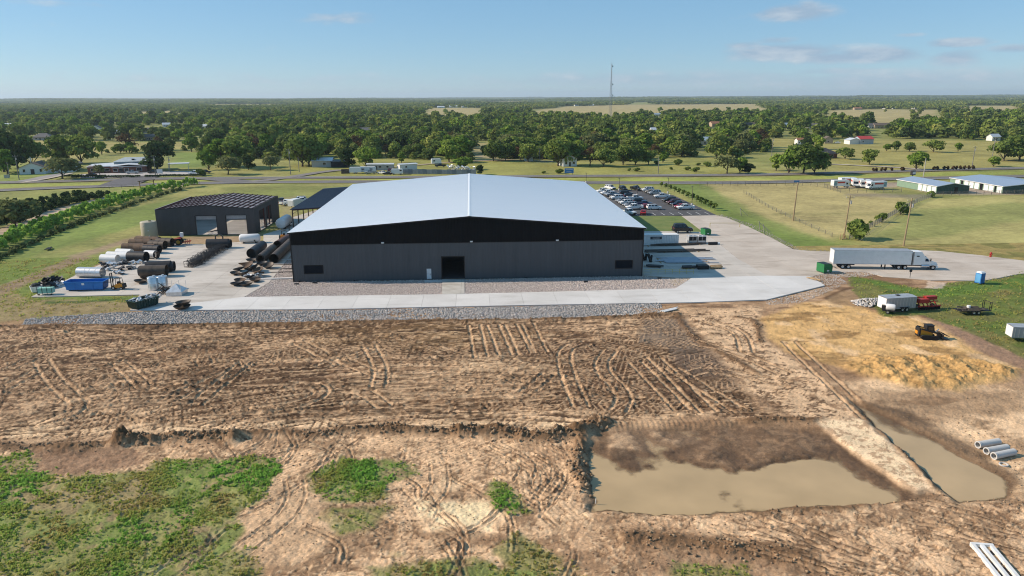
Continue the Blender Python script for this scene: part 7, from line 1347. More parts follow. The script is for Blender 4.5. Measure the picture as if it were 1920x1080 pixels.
# machines
def forklift(loc, rz, m, label, s=1.0, mast=3.2):
    o = thing('forklift', label, 'forklift', loc, rz); o.scale = (s,) * 3
    MB().side([(-1.2, .35), (.8, .35), (.8, .75), (.3, .8), (.1, 1.05), (-.8, 1.2), (-1.2, 1.05)], -.55, .55).build('body', m, o); MB().side([(-1.55, .35), (-1.2, .35), (-1.2, 1.15), (-1.45, 1.1)], -.55, .55).build('counterweight', blk, o); MB().box(-.6, -.1, -.28, .28, 1.1, 1.55).build('seat', blk, o)
    q = MB(); [q.bar(a, b, .08) for y in (-.5, .5) for a, b in (((.65, y, .7), (.3, y, 2.15)), ((-.95, y, 1.1), (-.8, y, 2.15)), ((.3, y, 2.15), (-.8, y, 2.15)))]; [q.bar((x, -.5, 2.15), (x, .5, 2.15), .06) for x in (.3, 0, -.3, -.6, -.8)]; q.build('overhead_guard', blk, o)
    q = MB(); [q.bar((.95, y, .1), (.95, y, mast), .14) for y in (-.35, .35)]; q.bar((.95, -.35, mast), (.95, .35, mast), .1); q.bar((.95, -.35, .6), (.95, .35, .6), .1); q.build('mast', blk, o)
    for y in (-.3, .3): MB().bar((1.05, y, 1.4), (2.1, y, 1.4), .12, .05).build('fork', blk, o)
    for x, r in ((.55, .36), (-.95, .28)):
        for y in (-.52, .52): wheel(o, x, y, r, .24)
g = gz(221, 542); forklift(g, PI - .02, orng, 'orange yellow forklift with dark mast right of the blue skip'); forklift(gz(536, 449), .3, orng, 'orange lift truck behind the red brown shell', 1.1)
o = thing('farm_tractor', 'old red tractor with large yellow rear wheels by the shop wall', 'tractor', gz(333, 459), PI + .1); MB().side([(.1, .8), (2.3, .75), (2.35, 1.5), (.1, 1.6)], -.35, .35).build('hood', redm, o); MB().box(-.9, .1, -.5, .5, .7, 1.1).build('transmission', blk, o); MB().box(-.9, -.3, -.3, .3, 1.15, 1.7).build('seat', blk, o); MB().tube((1.3, .1, 1.5), (1.3, .1, 2.4), .05, n=6).build('exhaust', blk, o); MB().box(-1.6, -.9, -.4, .4, 2.0, 3.1).build('white_panel', wtank, o)
for s in (-1, 1):
    w1 = wheel(o, -.5, s * .85, .85, .42); w1.children[0].material_slots[0].link = 'OBJECT'; w1.children[0].material_slots[0].material = yell; wheel(o, 2.0, s * .65, .48, .25); MB().box(-1.2, .2, s * .85 - .25, s * .85 + .25, 1.72, 1.8).build('fender', redm, o)
q = MB(); [q.bar((-1.2, y, .6), (-3.2, y * 1.3, .9), .1) for y in (-.8, 0, .8)]; [q.bar((-2.0 - k * .5, -1, .8), (-2.0 - k * .5, 1, .3), .09) for k in range(3)]; [q.bar((-2 - k * .5, .3, .3), (-2.2 - k * .5, .3, 1.5), .08) for k in range(3)]; q.build('tine_frame', redm, o)
# right yard
g = G(1272, 459, .11); o = thing('white_container', 'long white ribbed container standing in the shade of the hall', 'container', (g.x - 12.2, g.y, .11), 0); q = MB(); ribwall(q, 0, 12.2, 2.6, .1, per=.42, dep=.06); q.build('ribbed_side', wtank, o); MB().box(0, 12.2, .02, 2.45, .1, 2.6).build('box', wtank, o); MB().box(5.0, 7.9, -.1, -.065, 1.5, 2.15).build('sign_panel', M('sign_dark', (.035, .04, .05), .5), o)
q = MB(); q.bar((0, -.03, .15), (12.2, -.03, .15), .16); q.bar((0, -.03, 2.55), (12.2, -.03, 2.55), .14); q.build('rails', wtank, o); q = MB(); [q.box(5.6 + k * .28, 5.75 + k * .28, -.115, -.1, 1.72, 1.92) for k in range(7)]; q.build('sign_letters', galv, o)
q = MB(); [q.bar((12.26, y, .3), (12.26, y, 2.4), .05) for y in (.5, 1.1, 1.4, 2.0)]; q.build('lock_bars', galv, o)
for px, lb in ((1291, 'left of two grey cooling units beside the white container'), (1308.5, 'right of two grey cooling units beside the white container')):
    g = G(px, 457.5, .11); o = thing('cooling_unit', lb, 'cooling unit', (g.x, g.y, .11), 0, 'cooling units'); MB().box(0, 2.1, 0, 2.1, 0, 1.95).build('casing', galv, o)
    for k in range(2): MB().box(.1 + k * .98, 1.0 + k * .98, -.03, -.005, .85, 1.85).build('coil', blk, o)
    for k in range(2): MB().lathe([(.42, 1.95), (.42, 2.12), (.36, 2.12), (.36, 1.97), (.001, 1.97)], 14, Matrix.Translation((.55 + k, 1.0, 0))).build('fan_ring', galv, o)
def bin_(px, py, rz, label, s=1.0, grp=None):
    g = gz(px, py, .08); o = thing('green_bin', label, 'bin', g, rz); o.scale = (s,) * 3; MB().side([(-.95, .15), (.95, .15), (1.0, 1.2), (.55, 1.75), (-1.0, 1.75)], -1.0, 1.0).build('tub', gdump, o); MB().add([(-1.03, -1.03, 1.77), (.57, -1.03, 1.77), (.57, 1.03, 1.77), (-1.03, 1.03, 1.77), (1.04, -1.03, 1.2), (1.04, 1.03, 1.2)], [(0, 1, 2, 3), (1, 4, 5, 2)]).build('lid', M('lid_black', (.012, .02, .016), .5), o)
    for y in (-1.06, 1.06): MB().box(-.7, .7, y - .07, y + .07, .85, 1.05).build('fork_pocket', gdump, o)
    MB().box(-.25, .25, -1.02, -1.0, .35, .6).build('sticker', wtank, o)
    for x in (-.75, .75):
        for y in (-.8, .8): MB().tube((x, y - .05, .08), (x, y + .05, .08), .08, n=8).build('caster', blk, o)
bin_(1323, 440, .35, 'green wheeled bin beside the black van'); bin_(1545, 510, .25, 'green wheeled bin behind the tail of the white trailer', 1.12)
def beams(name, p0, p1, n_, W, m, label, cat='steel', h=.3, sleeper=True, z=.11):
    a, b = Vector(gz(*p0, z)), Vector(gz(*p1, z)); L = (b - a).length; o = thing(name, label, cat, a, math.atan2(b.y - a.y, b.x - a.x)); rr = random.Random(L)
    if sleeper:
        for k in range(4): MB().box(L * (k + .3) / 4 - .08, L * (k + .3) / 4 + .08, 0, W, 0, .14).build('sleeper', timber, o)
    for i in range(n_):
        y = W * (i + .5) / n_; u0 = rr.uniform(0, .25) * L; u1 = L * rr.uniform(.7, 1); MB().bar((u0, y, .14 + h / 2), (u1, y, .14 + h / 2), W / n_ * .7, h * rr.uniform(.6, 1)).build('bar', m, o)
    return o
beams('beam_stack', (1207, 463), (1335, 459), 4, 1.4, brnst, 'long low row of dark beams before the white container', h=.35); beams('beam_stack', (1205, 475), (1333, 472), 5, 2.2, brnst, 'second row of dark brown beams on the right slab', h=.32); beams('sheet_stack', (1231, 494), (1350, 494), 10, 5.5, M('blue_sheet', (.33, .38, .45), .4, .4), 'blue grey metal strips laid out half in shade', h=.12); beams('beam_stack', (1205, 501), (1245, 503), 4, 1.5, dsteel, 'dark bars lying close to the hall corner', h=.3); beams('beam_stack', (1280, 505), (1308, 504), 4, 1.5, dsteel, 'dark bars in the shade left of the black block', h=.45)
beams('timber_stack', (1333, 505), (1358, 504), 6, 1.6, timber, 'small stack of pale timber at the edge of the shade', 'timber', h=.5); tag(MB().box(0, 2.4, 0, 1.6, 0, .85).build('black_block', blk, None, loc=gz(1309, 505.5, .11), bevel=.05), 'black wrapped block left of the pale timber', 'pallet'); o = thing('pipe_bundle', 'black wrapped roll with white cap on the right slab', 'roll', gz(1328, 459, .11), .03); MB().tube((0, 0, .35), (2.3, 0, .35), .35, n=10).build('roll', blk, o); MB().tube((2.3, 0, .35), (2.9, 0, .35), .3, n=10).build('cap', wtank, o)
for px, py, rz, lb in ((1209, 488, .3, 'left of two black forked stands by the hall corner'), (1220, 491, 1.1, 'right of two black forked stands by the hall corner')):
    o = thing('forked_stand', lb, 'stand', gz(px, py, .11), rz); MB().bar((0, 0, 0), (-.55, .5, 1.9), .42).build('arm', blk, o); MB().bar((.15, 0, 0), (.35, -.1, 1.5), .4).build('arm', blk, o); MB().box(-.5, .5, -.3, .3, 0, .12).build('base', blk, o)
o = thing('safety_railing', 'thin yellow pipe railing in the shade by the hall corner', 'railing', gz(1207, 515, .11), -.01)
for i in range(8): MB().bar((i * 1.5, 0, 0), (i * 1.5, 0, 1.1), .05).build('post', M('rail_yellow', (.55, .42, .05), .6), o)
for z in (.55, 1.08): MB().bar((0, 0, z), (10.5, 0, z), .045).build('rail', M('rail_yellow', (.55, .42, .05), .6), o)
a, b = G(1331, 426), G(1387, 426); o = thing('drive_barrier', 'yellow height bar across the drive near the car park', 'barrier', (a.x, a.y, 0), math.atan2(b.y - a.y, b.x - a.x)); L = (b - a).length
for x in (0, L): MB().bar((x, 0, 0), (x, 0, 1.25), .12).build('post', M('rail_yellow', (.55, .42, .05), .6), o)
MB().bar((0, 0, 1.2), (L, 0, 1.2), .1).build('bar', M('rail_yellow', (.55, .42, .05), .6), o)
# right of the lot
g = G(1836, 531); o = thing('portable_toilet', 'blue portable toilet with white roof on the grass by the drive', 'toilet', (g.x, g.y, 0), .35); MB().box(-.6, .6, -.6, .6, .12, 2.15).build('cabin', M('toilet_blue', (.03, .17, .45), .5), o); MB().add([(-.65, -.65, 2.15), (.65, -.65, 2.15), (.65, .65, 2.15), (-.65, .65, 2.15), (-.5, -.3, 2.42), (.5, -.3, 2.42), (.5, .3, 2.42), (-.5, .3, 2.42)], [(0, 1, 5, 4), (1, 2, 6, 5), (2, 3, 7, 6), (3, 0, 4, 7), (4, 5, 6, 7)]).build('roof', wtank, o); MB().box(-.4, .4, -.63, -.6, .2, 2.0).build('door', M('toilet_blue2', (.02, .12, .36), .5), o); MB().box(-.65, .65, -.65, .65, 0, .12).build('skid', blk, o); MB().box(-.63, -.6, -.5, .5, .3, 2.0).build('side_panel', M('toilet_light', (.10, .32, .58), .5), o)
def cargo(px0, px1, W, Ht, label, s=1):
    a, b = G(*px0), G(*px1); L = (b - a).length; o = thing('cargo_trailer', label, 'trailer', (a.x, a.y, 0), math.atan2(b.y - a.y, b.x - a.x)); tg_ = M('trailer_grey', (.33, .345, .37), .4, .3, var=.06); bd = MB().box(0, L, 0, W, .5, Ht).build('body', tg_, o); MB().add([(-.03, -.03, Ht), (L + .03, -.03, Ht), (L + .03, W / 2, Ht + .1), (-.03, W / 2, Ht + .1), (L + .03, W + .03, Ht), (-.03, W + .03, Ht)], [(0, 1, 2, 3), (3, 2, 4, 5)]).build('roof', M('trailer_top', (.40, .42, .44), .45, .3), bd)
    for k in range(int(L / .6)): MB().box(.3 + k * .6, .33 + k * .6, -.012, 0, .6, Ht - .1).build('seam', galv, bd)
    MB().box(-.02, 0, .1, W - .1, .55, Ht - .1).build('door', wtank, bd); MB().box(L * .45, L * .45 + .6, W * .4, W * .4 + .5, Ht + .05, Ht + .2).build('roof_vent', blk, bd)
    for x in (L * .55, L * .55 + .85):
        for y in (-.06, W + .06): wheel(o, x, y, .36, .22)
    MB().box(L * .55 - .5, L * .55 + 1.35, -.2, .0, .72, .8).build('fender', blk, o); MB().bar((L, W * .2, .5), (L + 1.3, W / 2, .5), .1).build('tongue', blk, o); MB().bar((L, W * .8, .5), (L + 1.3, W / 2, .5), .1).build('tongue', blk, o)
cargo((1660, 586), (1716, 582.5), 2.3, 2.5, 'grey enclosed cargo trailer with white rear door beside the sand'); cargo((1896, 639), (1975, 642), 2.0, 2.2, 'small white fronted cargo trailer cut off by the right edge')
o = thing('tank_trailer', 'white tank on small two wheeled trailer before the grey trailer', 'trailer', G(1668, 587).to_tuple(), -.45); MB().lathe([(.001, -.75), (.5, -.7), (.58, -.5), (.58, .5), (.5, .7), (.001, .75)], 16, Matrix.Translation((0, 0, 1.05)), 'X').build('tank', wtank, o, smooth=True); MB().box(-1.2, .9, -.5, .5, .4, .5).build('frame', blk, o); MB().box(-1.3, -.75, -.4, .4, .5, 1.3).build('pump', blk, o); MB().bar((.9, 0, .45), (2.2, 0, .4), .1).build('tongue', blk, o); [wheel(o, -.4, s * .65, .32, .2) for s in (-1, 1)]
o = thing('red_implement', 'bright red folded farm implement behind the grey trailer', 'implement', G(1722, 583).to_tuple(), .1); q = MB(); [q.bar((x, 0, .6), (x + .2, 1.8, 1.9), .14) for x in (.3, 1.1, 1.9, 2.7, 3.5)]; [q.bar((0, y, z), (4.4, y, z), .16) for y, z in ((.2, .7), (1.0, 1.3), (1.8, 1.9))]; q.build('frame', redm, o); MB().box(.3, 2.2, .4, 1.2, 1.2, 1.9).build('hopper', redm, o); MB().box(2.2, 4.3, 1.2, 2.0, 1.5, 2.1).build('hopper', redm, o)
for k in range(9): MB().lathe([(.001, -.02), (.36, 0), (.001, .02)], 12, Matrix.Translation((.3 + k * .48, .3, .36)), 'X').build('disc', dsteel, o)
[wheel(o, x, 1.3, .42, .3) for x in (.6, 3.6)]
o = thing('flat_trailer', 'low flat trailer loaded with old timber on the grass', 'trailer', G(1800, 590).to_tuple(), -.02); MB().box(0, 5.4, 0, 1.9, .5, .62).build('deck', blk, o); q = MB(); [q.bar((x, y, .62), (x, y, z), .08) for x in (5.0, 5.3) for y, z in ((.05, 2.1), (1.85, 2.0))]; q.bar((5.3, .05, 2.0), (5.3, 1.85, 2.0), .07); q.bar((4.2, .05, .9), (5.3, .05, 1.2), .06); q.build('ramp_posts', blk, o)
rr = random.Random(9)
for k in range(22): x = rr.uniform(.1, 1.6); y = rr.uniform(.1, 1.8); MB().bar((x, y, .7 + rr.random() * .3), (x + rr.uniform(2, 3.6), y + rr.uniform(-.3, .3), .7 + rr.random() * .35), .16, .1).build('plank', M('old_timber', (.16, .12, .09), .9, var=.3), o)
[wheel(o, x, y, .34, .22) for x in (2.3, 3.1) for y in (-.1, 2.0)]; MB().lathe([(.3, 0), (.3, .35), (.001, .42)], 12, Matrix.Translation((2.0, 1.0, .95))).build('white_drum', wtank, o)
# skid steer loader
o = thing('track_loader', 'yellow and black tracked loader with grapple on the sand', 'loader', G(1741, 634).to_tuple(), -.12); MB().side([(-1.7, .5), (.2, .5), (.2, 1.1), (-.3, 1.45), (-1.5, 1.55), (-1.75, 1.3)], -.6, .6).build('body', yell, o); MB().box(-1.85, -1.6, -.65, .65, .55, 1.75).build('engine_hood', blk, o); MB().box(-1.87, -1.84, -.2, .55, .7, 1.2).build('panel', orng, o)
cbn = MB().side([(-.75, 1.3), (.45, 1.0), (.5, 1.3), (.3, 2.1), (-.7, 2.15)], -.52, .52).build('cab', blk, o); MB().box(-.8, .4, -.56, .56, 2.12, 2.2).build('cab_roof', blk, cbn); MB().box(-.5, .25, -.54, -.525, 1.35, 2.0).build('cab_window', gls, cbn)
for s in (-1, 1):
    MB().side([(-1.6, .25), (-1.2, 0), (.9, 0), (1.2, .3), (.9, .55), (-1.3, .75), (-1.6, .55)], s * .78 - .22, s * .78 + .22).build('track', tyre_m, o); MB().bar((-1.6, s * .72, 1.7), (.9, s * .72, 1.0), .16, .24).build('lift_arm', blk, o); MB().bar((.9, s * .72, 1.0), (1.7, s * .6, .45), .15, .2).build('lift_arm', blk, o)
MB().side([(1.6, .12), (2.7, .02), (2.7, .08), (1.75, .25), (1.7, .85), (1.6, .85)], -.95, .95).build('bucket', dsteel, o)
for k in range(5): MB().bar((1.7, -.8 + k * .4, .9), (2.6, -.8 + k * .4, .55), .07).build('grapple_tine', dsteel, o)
MB().bar((1.0, .3, .9), (1.6, .5, 1.3), .1).build('grapple_ram', wtank, o)
# concrete pipes and ring
cpm = M('concrete_pipe', (.50, .49, .47), .8, var=.08)
for i, (a, b) in enumerate((((1834, 838.5), (1872, 834)), ((1850, 849), (1888, 844)), ((1864, 858.5), (1899, 853)))):
    A, B = G(*a), G(*b); o = thing('concrete_pipe', ('farthest', 'middle', 'nearest')[i] + ' of three pale concrete pipes lying on the tan soil', 'pipe', (A.x, A.y, float(near_z0(A.x, A.y))), math.atan2(B.y - A.y, B.x - A.x) + .06, 'concrete pipes'); MB().pipe((0, 0, .35), (2.7, 0, .35), .36, .08, 20).build('barrel', cpm, o, smooth=True); MB().pipe((-.12, 0, .35), (.1, 0, .35), .39, .11, 20).build('collar', cpm, o)
A = G(1882, 870); o = MB().pipe((0, 0, 0), (0, 0, .12), .42, .09, 22).build('concrete_ring', cpm, None, loc=(A.x, A.y, float(near_z0(A.x, A.y)) + .02)); tag(o, 'pale concrete ring lying below the three pipes', 'ring')
A = G(1822, 1024); o = thing('trench_form', 'white twin channel form lying at the lower right corner', 'channel form', (A.x, A.y, float(near_z0(A.x, A.y)) + .02), math.radians(-101)); fm = M('white_form', (.68, .68, .66), .5); q = MB()
for y in (-.05, .62, 1.38): q.box(0, 4.6, y, y + .28, 0, .32)
q.build('side_rails', fm, o); MB().box(-.22, .02, -.07, 1.68, 0, .34).build('end_rail', fm, o); MB().box(4.58, 4.75, -.07, 1.68, 0, .34).build('end_rail', fm, o); MB().box(0, 4.6, .0, 1.6, .0, .03).build('floor', M('form_dark', (.02, .02, .025), .8), o)
# planks, cone of lumber and small things
beams('lumber_pile', (1510, 521), (1536, 528), 5, .9, timber, 'loose pale lumber lying on the end of the new slab', 'timber', h=.12, sleeper=False, z=.15); beams('white_planks', (1243, 588), (1277, 580), 3, .9, wtank, 'bundle of white boards at the end of the riprap', 'boards', h=.16, z=.05); beams('black_strip', (92, 470), (102, 464), 3, 1.2, blk, 'black plastic sheets lying on the soil left of the pipes', 'sheeting', h=.2, sleeper=False, z=0)
for px, py, lb in ((1706, 521, 'small dark round sign on a post at the drive edge'),):
    o = thing('round_sign', lb, 'sign', G(px, py).to_tuple()); MB().tube((0, 0, 0), (0, 0, 1.5), .05, n=6).build('post', dsteel, o); MB().tube((0, -.03, 1.5), (0, .03, 1.5), .32, n=14).build('disc', blk, o)
o = thing('fire_hydrant', 'red fire hydrant on the grass beyond the truck', 'hydrant', G(1857, 482).to_tuple()); o.scale = (1.4,) * 3; MB().lathe([(.2, 0), (.2, .08), (.14, .1), (.14, .6), (.18, .62), (.16, .72), (.05, .84), (.001, .86)], 14).build('barrel', redm, o, smooth=True); q = MB(); q.tube((-.26, 0, .5), (.26, 0, .5), .07, n=8); q.tube((0, -.26, .45), (0, 0, .45), .08, n=8); q.build('nozzles', redm, o)
for i, (px, py) in enumerate(((556, 534), (590, 531.8), (1098, 529.5), (1236, 523))): tag(MB().prism([(-.4, -.2), (.4, -.25), (.5, .1), (.1, .3), (-.3, .2)], 0, .2).build('dark_block', blk, None, loc=(G(px, py).x, G(px, py).y, .1)), 'small dark block lying on the stone bed', 'block', 'dark blocks on the stone bed')
for k, (y_, x0_) in enumerate(((163, -44), (157.5, -46), (153.5, -44), (150.5, -43))): tag(MB().bar((x0_, y_, .12), (hx0 - .6, y_ + .3, .12), .22, .22).build('drain_pipe', brnst if k else wtank, None), ('pale' if not k else ('first', 'second', 'third')[k - 1] + ' dark') + ' pipe lying over the stones left of the hall', 'pipe')
tag(MB().bar((-47, 144.6, .17), (hx0 - .2, 145.0, .17), .7, .22).build('concrete_curb', new_conc, None), 'pale concrete curb running to the left hall corner', 'curb')
# ================================================================ POLES, FENCES, SIGNS
pole_m = M('pole_wood', (.30, .22, .13), .85, var=.2, scale=3, stretch=(1, 1, .1)); grey_pole = M('pole_grey', (.20, .19, .175), .8); post_m = M('fence_post', (.17, .15, .13), .85); wire_m = M('fence_wire', (.20, .20, .20), .5, .4)
def pole(px, py, top, label, m=None, arm=True, lean=0.0, r=.17, light=False, name='utility_pole', tr=True):
    g = G(px, py); d = (g - Vector((0, 0, CAM_H))).length; h = (py - top) * d / FPX * 1.02; z = far_z(g.x, g.y); o = thing(name, label, 'pole' if not light else 'lamp post', (g.x, g.y, z), 0); m = m or pole_m
    MB().tube((0, 0, -.3), (lean * h, 0, h), r * 1.2, r * .8, 8).build('shaft', m, o)
    if arm: MB().bar((lean * h - 1.1, 0, h - .7), (lean * h + 1.1, 0, h - .7), .11, .13).build('crossarm', m, o); [MB().tube((lean * h + x, 0, h - .62), (lean * h + x, 0, h - .4), .06, n=6).build('insulator', wht, o) for x in (-1, 1)]
    if tr and arm: MB().tube((lean * h + .3, -.1, h - 2.3), (lean * h + .3, -.1, h - 1.4), .24, n=10).build('transformer', grs, o)
    if light: MB().box(-.6, .1, -.16, .16, h - .1, h + .06).build('lamp_head', grey_pole, o); MB().lathe([(.35, 0), (.35, .7), (.001, .72)], 10).build('footing', new_conc, o)
    return Vector((g.x + lean * h, g.y, z + h))
pA = pole(1487, 413, 349, 'tallest of three wooden poles, left one by the pasture', r=.2, lean=.03, arm=False); pB = pole(1582, 447, 375, 'middle wooden pole with the large bush at its foot', lean=.04); pC = pole(1694, 461, 384, 'right wooden pole before the mown slope', lean=.045)
for a in [(36, 337, 300, 'pole with transformer left of the church'), (545, 327, 283, 'taller pole at the side road before the dark oaks'), (561, 322, 297, 'short pole right of the taller side road pole'), (585, 310, 291, 'pole between the dark oaks and the grey shed'), (292, 329, 297, 'pole in front of the big dark office tree'), (319, 323, 297, 'pole at the right end of the brick office'), (1547, 321, 288, 'pole before the brick house drive'), (1822, 316, 282, 'pole on the far highway verge at right'), (1859, 303, 267, 'pole standing in the field at the right'), (1731, 334, 303, 'pale pole behind the green storage building'), (1234, 325, 294, 'thin pole right of the field oaks'), (1011, 302, 279, 'pole in the field left of the gabled house'), (18, 332, 310, 'thin pole on the church lawn'), (1446, 300, 262, 'pole at the hay field edge')]: pole(a[0], a[1], a[2], a[3], grey_pole if a[0] != 1731 else M('pole_pale', (.42, .40, .37), .7), arm=a[0] not in (1234, 1731, 18, 561))
for px, py, tp, lb in ((1161, 357, 335, 'lamp post at the far left of the car park'), (1252, 362.5, 335, 'lamp post beside the row of saplings'), (1297, 385, 351, 'nearest lamp post at the car park edge'), (1195, 367, 348, 'lamp post in the middle of the car park'), (1099, 343, 325, 'lamp post behind the hall roof corner')): pole(px, py, tp, lb, M('lamp_brown', (.10, .08, .07), .6), False, r=.09, light=True, name='lamp_post')
def wire(a, b, sag, label):
    q = MB(); pts = [a.lerp(b, i / 10) - Vector((0, 0, sag * 4 * (i / 10) * (1 - i / 10))) for i in range(11)]; [q.tube(p0, p1, .022, n=4, cap=False) for p0, p1 in zip(pts[:-1], pts[1:])]; tag(q.build('power_line', wire_m, None), label, 'wire')
wire(pC, G(1612, 452) + Vector((0, 0, .1)), .2, 'guy wire slanting down from the right wooden pole'); wire(pC - Vector((0, 0, 1)), G(1630, 452) + Vector((0, 0, .1)), .2, 'lower guy wire slanting from the right wooden pole')
o = thing('post_brace', 'pale timber brace frame at the foot of the middle pole', 'brace', G(1580, 449).to_tuple(), .4); [MB().bar(a, b, .16).build('timber', timber, o) for a, b in (((0, 0, 0), (0, 0, 1.6)), ((1.4, 0, 0), (.3, 0, 1.6)), ((-.5, 0, .1), (1.8, 0, .1)), ((-.5, .4, 0), (-.5, .4, 1.5)))]
def fence(name, pts, step, h, label, wires=3, m=None, wob=0, lean=0, chain=False):
    p = pxpoly(pts); a0 = p[0]; o = thing(name, label, 'fence', (a0[0], a0[1], 0)); acc = []
    for a, b in zip(p[:-1], p[1:]):
        L = math.hypot(b[0] - a[0], b[1] - a[1]); n_ = max(1, int(L / step)); acc += [(a[0] + (b[0] - a[0]) * i / n_ - a0[0], a[1] + (b[1] - a[1]) * i / n_ - a0[1]) for i in range(n_)]
    acc.append((p[-1][0] - a0[0], p[-1][1] - a0[1]))
    for x, y in acc: hh = h * random.uniform(.92, 1.05); MB().bar((x, y, -.2), (x + random.uniform(-lean, lean), y, hh), .09, .09).build('post', m or post_m, o)
    q = MB()
    for k in range(wires): z = h * (k + 1) / wires * .95; [q.bar((a[0], a[1], z), (b[0], b[1], z), .03) for a, b in zip(acc[:-1], acc[1:])]
    w_ = q.build('wires', wire_m, o)
    if chain:
        q = MB()
        for a, b in zip(acc[:-1], acc[1:]):
            for k in range(8): u0, u1 = k / 8, (k + 1) / 8; A = lambda u, z: (a[0] + (b[0] - a[0]) * u, a[1] + (b[1] - a[1]) * u, z); q.bar(A(u0, .05), A(u1, h * .95), .02); q.bar(A(u1, .05), A(u0, h * .95), .02)
        q.build('chain_mesh', wire_m, o)
fence('chain_fence', [(1312, 349), (1440, 348), (1520, 348.5), (1545, 352), (1576, 361), (1640, 361), (1690, 360)], 3.0, 1.9, 'chain link fence along the far side of the pasture', 2, chain=True); fence('chain_fence', [(1752, 368), (1720, 380), (1680, 401), (1640, 424), (1592, 449)], 2.6, 1.7, 'chain link fence running diagonally between pasture and slope', 2, chain=True); fence('chain_fence', [(1752, 368), (1830, 366), (1930, 364)], 3.0, 1.8, 'chain link fence before the storage buildings', 2, chain=True)
fence('wire_fence', [(1395, 362), (1440, 390), (1500, 418), (1560, 444)], 4.0, 1.2, 'sagging wire fence across the pasture', 3, lean=.3); fence('wire_fence', [(205, 354), (250, 350.5), (262, 350)], 4, 1.3, 'wire fence left of the timber gate', 3); fence('wire_fence', [(300, 350), (345, 347), (375, 345)], 4, 1.3, 'wire fence right of the timber gate along the road', 3)
a, b = G(264, 361), G(290, 358); o = thing('ranch_gate', 'tall timber ranch gate frame over the dirt drive', 'gate', (a.x, a.y, 0), math.atan2(b.y - a.y, b.x - a.x)); L = (b - a).length; rt_ = M('ranch_timber', (.13, .075, .04), .8)
for x in (0, L): MB().bar((x, 0, 0), (x, 0, 4.4), .26).build('post', rt_, o)
MB().bar((-.7, 0, 4.45), (L + .7, 0, 4.45), .24, .3).build('lintel', rt_, o); MB().bar((0, 0, 3.7), (L, 0, 3.7), .14, .18).build('crossbar', rt_, o); [MB().bar((x0_, .1, z), (x1_, 1.6, z), .06).build('gate_rail', grey_pole, o) for z in (.4, .9, 1.4) for x0_, x1_ in ((.1, 1.4),)]
# leaning timbers left in the grass
for px, py, an, lb in ((1433, 438, 2.0, 'leaning pale post with stay in the grass by the drive'), (1425, 432, 1.9, 'second leaning pale post with stay nearer the car park'), (1390, 405, 2.2, 'short leaning post far up the grass bank')):
    o = thing('leaning_post', lb, 'post', G(px, py).to_tuple(), 0); MB().bar((0, 0, 0), (-.5, 0, 2.6), .15).build('post', M('grey_timber', (.34, .31, .26), .85), o); MB().bar((1.9, -.6, .05), (-.3, 0, 2.2), .11).build('stay', M('grey_timber', (.34, .31, .26), .85), o)
# signs
g = G(1067, 327); o = thing('billboard', 'bright blue roadside billboard across the highway', 'billboard', (g.x, g.y, 0), .05); MB().box(-2.2, 2.2, -.1, .1, .7, 2.9).build('panel', M('board_blue', (.03, .20, .48), .5), o); [MB().box(x - .1, x + .1, -.08, .08, 0, .7).build('leg', post_m, o) for x in (-1.6, 1.6)]
q = MB(); [q.box(-1.7 + k * .5, -1.35 + k * .5, -.115, -.1, 2.1, 2.5) for k in range(7)]; [q.box(-1.2 + k * .4, -.95 + k * .4, -.115, -.1, 1.3, 1.55) for k in range(6)]; q.build('lettering', wht, o)
g = G(1710, 339); o = thing('pylon_sign', 'tilted box sign on a post behind the storage building', 'sign', (g.x, g.y, 0), .4); MB().tube((0, 0, 0), (0, 0, 2.6), .18, n=8).build('post', dsteel, o); MB().box(-1.1, 1.1, -.5, .5, 2.5, 4.4).build('cabinet', blk, o); MB().box(-.95, .95, -.53, -.5, 2.9, 4.0).build('face', wht, o)
g = G(1493, 347.5); o = thing('fence_sign', 'blue board sign fixed on the pasture fence', 'sign', (g.x, g.y, 0)); MB().box(-1.2, 1.2, -.04, .04, 1.3, 2.0).build('panel', M('board_blue', (.03, .20, .48), .5), o); [MB().box(x - .05, x + .05, 0, .1, 0, 1.4).build('leg', post_m, o) for x in (-.9, .9)]
g = G(300, 327); o = thing('office_sign', 'white sign board at the brick office lot', 'sign', (g.x, g.y, .1), .2); MB().box(-1.3, 1.3, -.1, .1, .5, 2.4).build('panel', wht, o); [MB().box(x - .08, x + .08, -.05, .05, 0, .6).build('leg', post_m, o) for x in (-1, 1)]
g = G(13, 334); tag(MB().box(-1.2, 1.2, -.15, .15, 0, 1.6).build('lawn_sign', grs, None, loc=(g.x, g.y, 0)), 'low grey sign on the church lawn', 'sign')
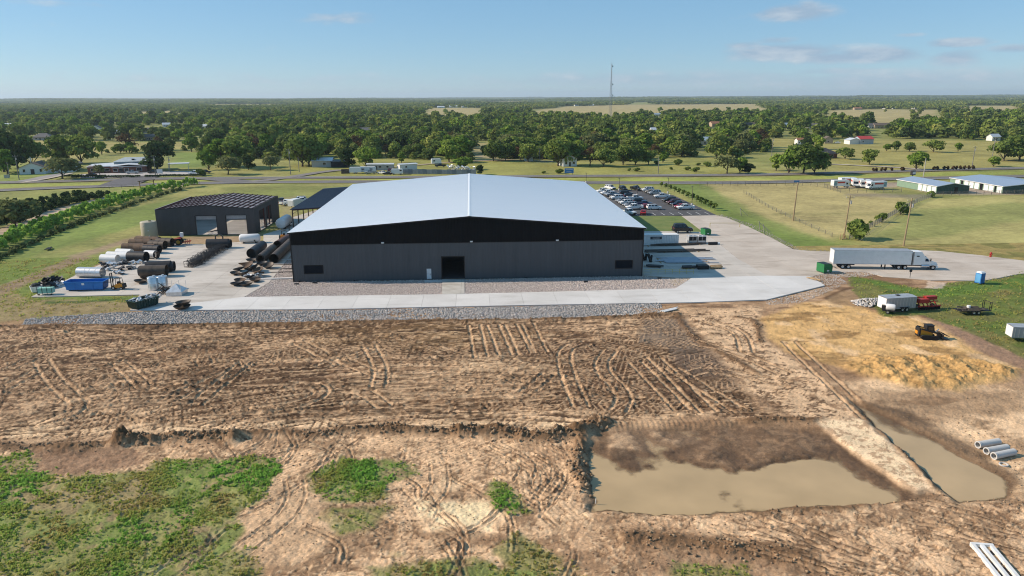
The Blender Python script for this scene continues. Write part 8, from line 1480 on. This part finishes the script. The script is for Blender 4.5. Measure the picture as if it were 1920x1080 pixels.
# scrap yard fences across the highway
a, b = G(756, 326), G(893, 327); o = thing('sheet_fence', 'long weathered grey sheet metal fence of the scrap yard', 'fence', (a.x, a.y, 0), math.atan2(b.y - a.y, b.x - a.x)); L = (b - a).length; n_ = int(L / 2.4)
fms = [M('old_sheet_%d' % k, c, .6, .2, var=.2) for k, c in enumerate(((.23, .26, .29), (.17, .20, .23), (.29, .31, .33)))]
for i in range(n_): MB().box(i * L / n_, (i + 1) * L / n_ - .04, -.03 + .02 * (i % 2), .03, 0, 2.2 + .15 * random.random()).build('sheet', fms[i % 3], o)
a, b = G(640, 326), G(657, 325); o = thing('board_fence', 'dark board fence left of the plain box trailer', 'fence', (a.x, a.y, 0), math.atan2(b.y - a.y, b.x - a.x))
for i in range(14): MB().box(i * .32, i * .32 + .29, -.03, .03, 0, 2.2 + .1 * random.random()).build('board', M('old_board', (.06, .05, .045), .9), o)
for i, (px, py) in enumerate(((843, 318), (852, 319), (861, 320), (872, 321), (884, 321))):
    rr = random.Random(i); q = MB()
    for k in range(14): m_ = Matrix.Translation((rr.uniform(-1.8, 1.8), rr.uniform(-1, 1), rr.uniform(.3, 2.4))) @ Euler((rr.uniform(-.6, .6), rr.uniform(-.6, .6), rr.uniform(0, 6))).to_matrix().to_4x4(); q.box(-.6, .6, -.4, .4, -.1, .1, m_)
    tag(q.build('junk_heap', wht if i % 2 else galv, None, loc=(G(px, py).x, G(px, py).y, 0)), 'heap of white junk behind the sheet metal fence', 'junk', 'junk heaps in the scrap yard')
tag(MB().tube((0, 0, 0), (0, 0, .5), .04, n=5).build('marker_stake', wht, None, loc=G(1117, 944, -.3).to_tuple()), 'white stake at the pond corner', 'stake')
# ---- air: thin haze over the whole land
hz = bpy.data.materials.new('haze'); hz.use_nodes = True; t = hz.node_tree; t.nodes.remove(t.nodes['Principled BSDF']); pv = N(t, 'ShaderNodeVolumePrincipled'); pv.inputs['Color'].default_value = (.72, .87, 1.0, 1); pv.inputs['Density'].default_value = HAZE; pv.inputs['Anisotropy'].default_value = .2; t.links.new(pv.outputs[0], t.nodes['Material Output'].inputs['Volume'])
tag(MB().box(-32000, 32000, -500, 26000, -40, 175).build('haze', hz, None), 'thin blue haze over the distant land', 'haze', kind='stuff')
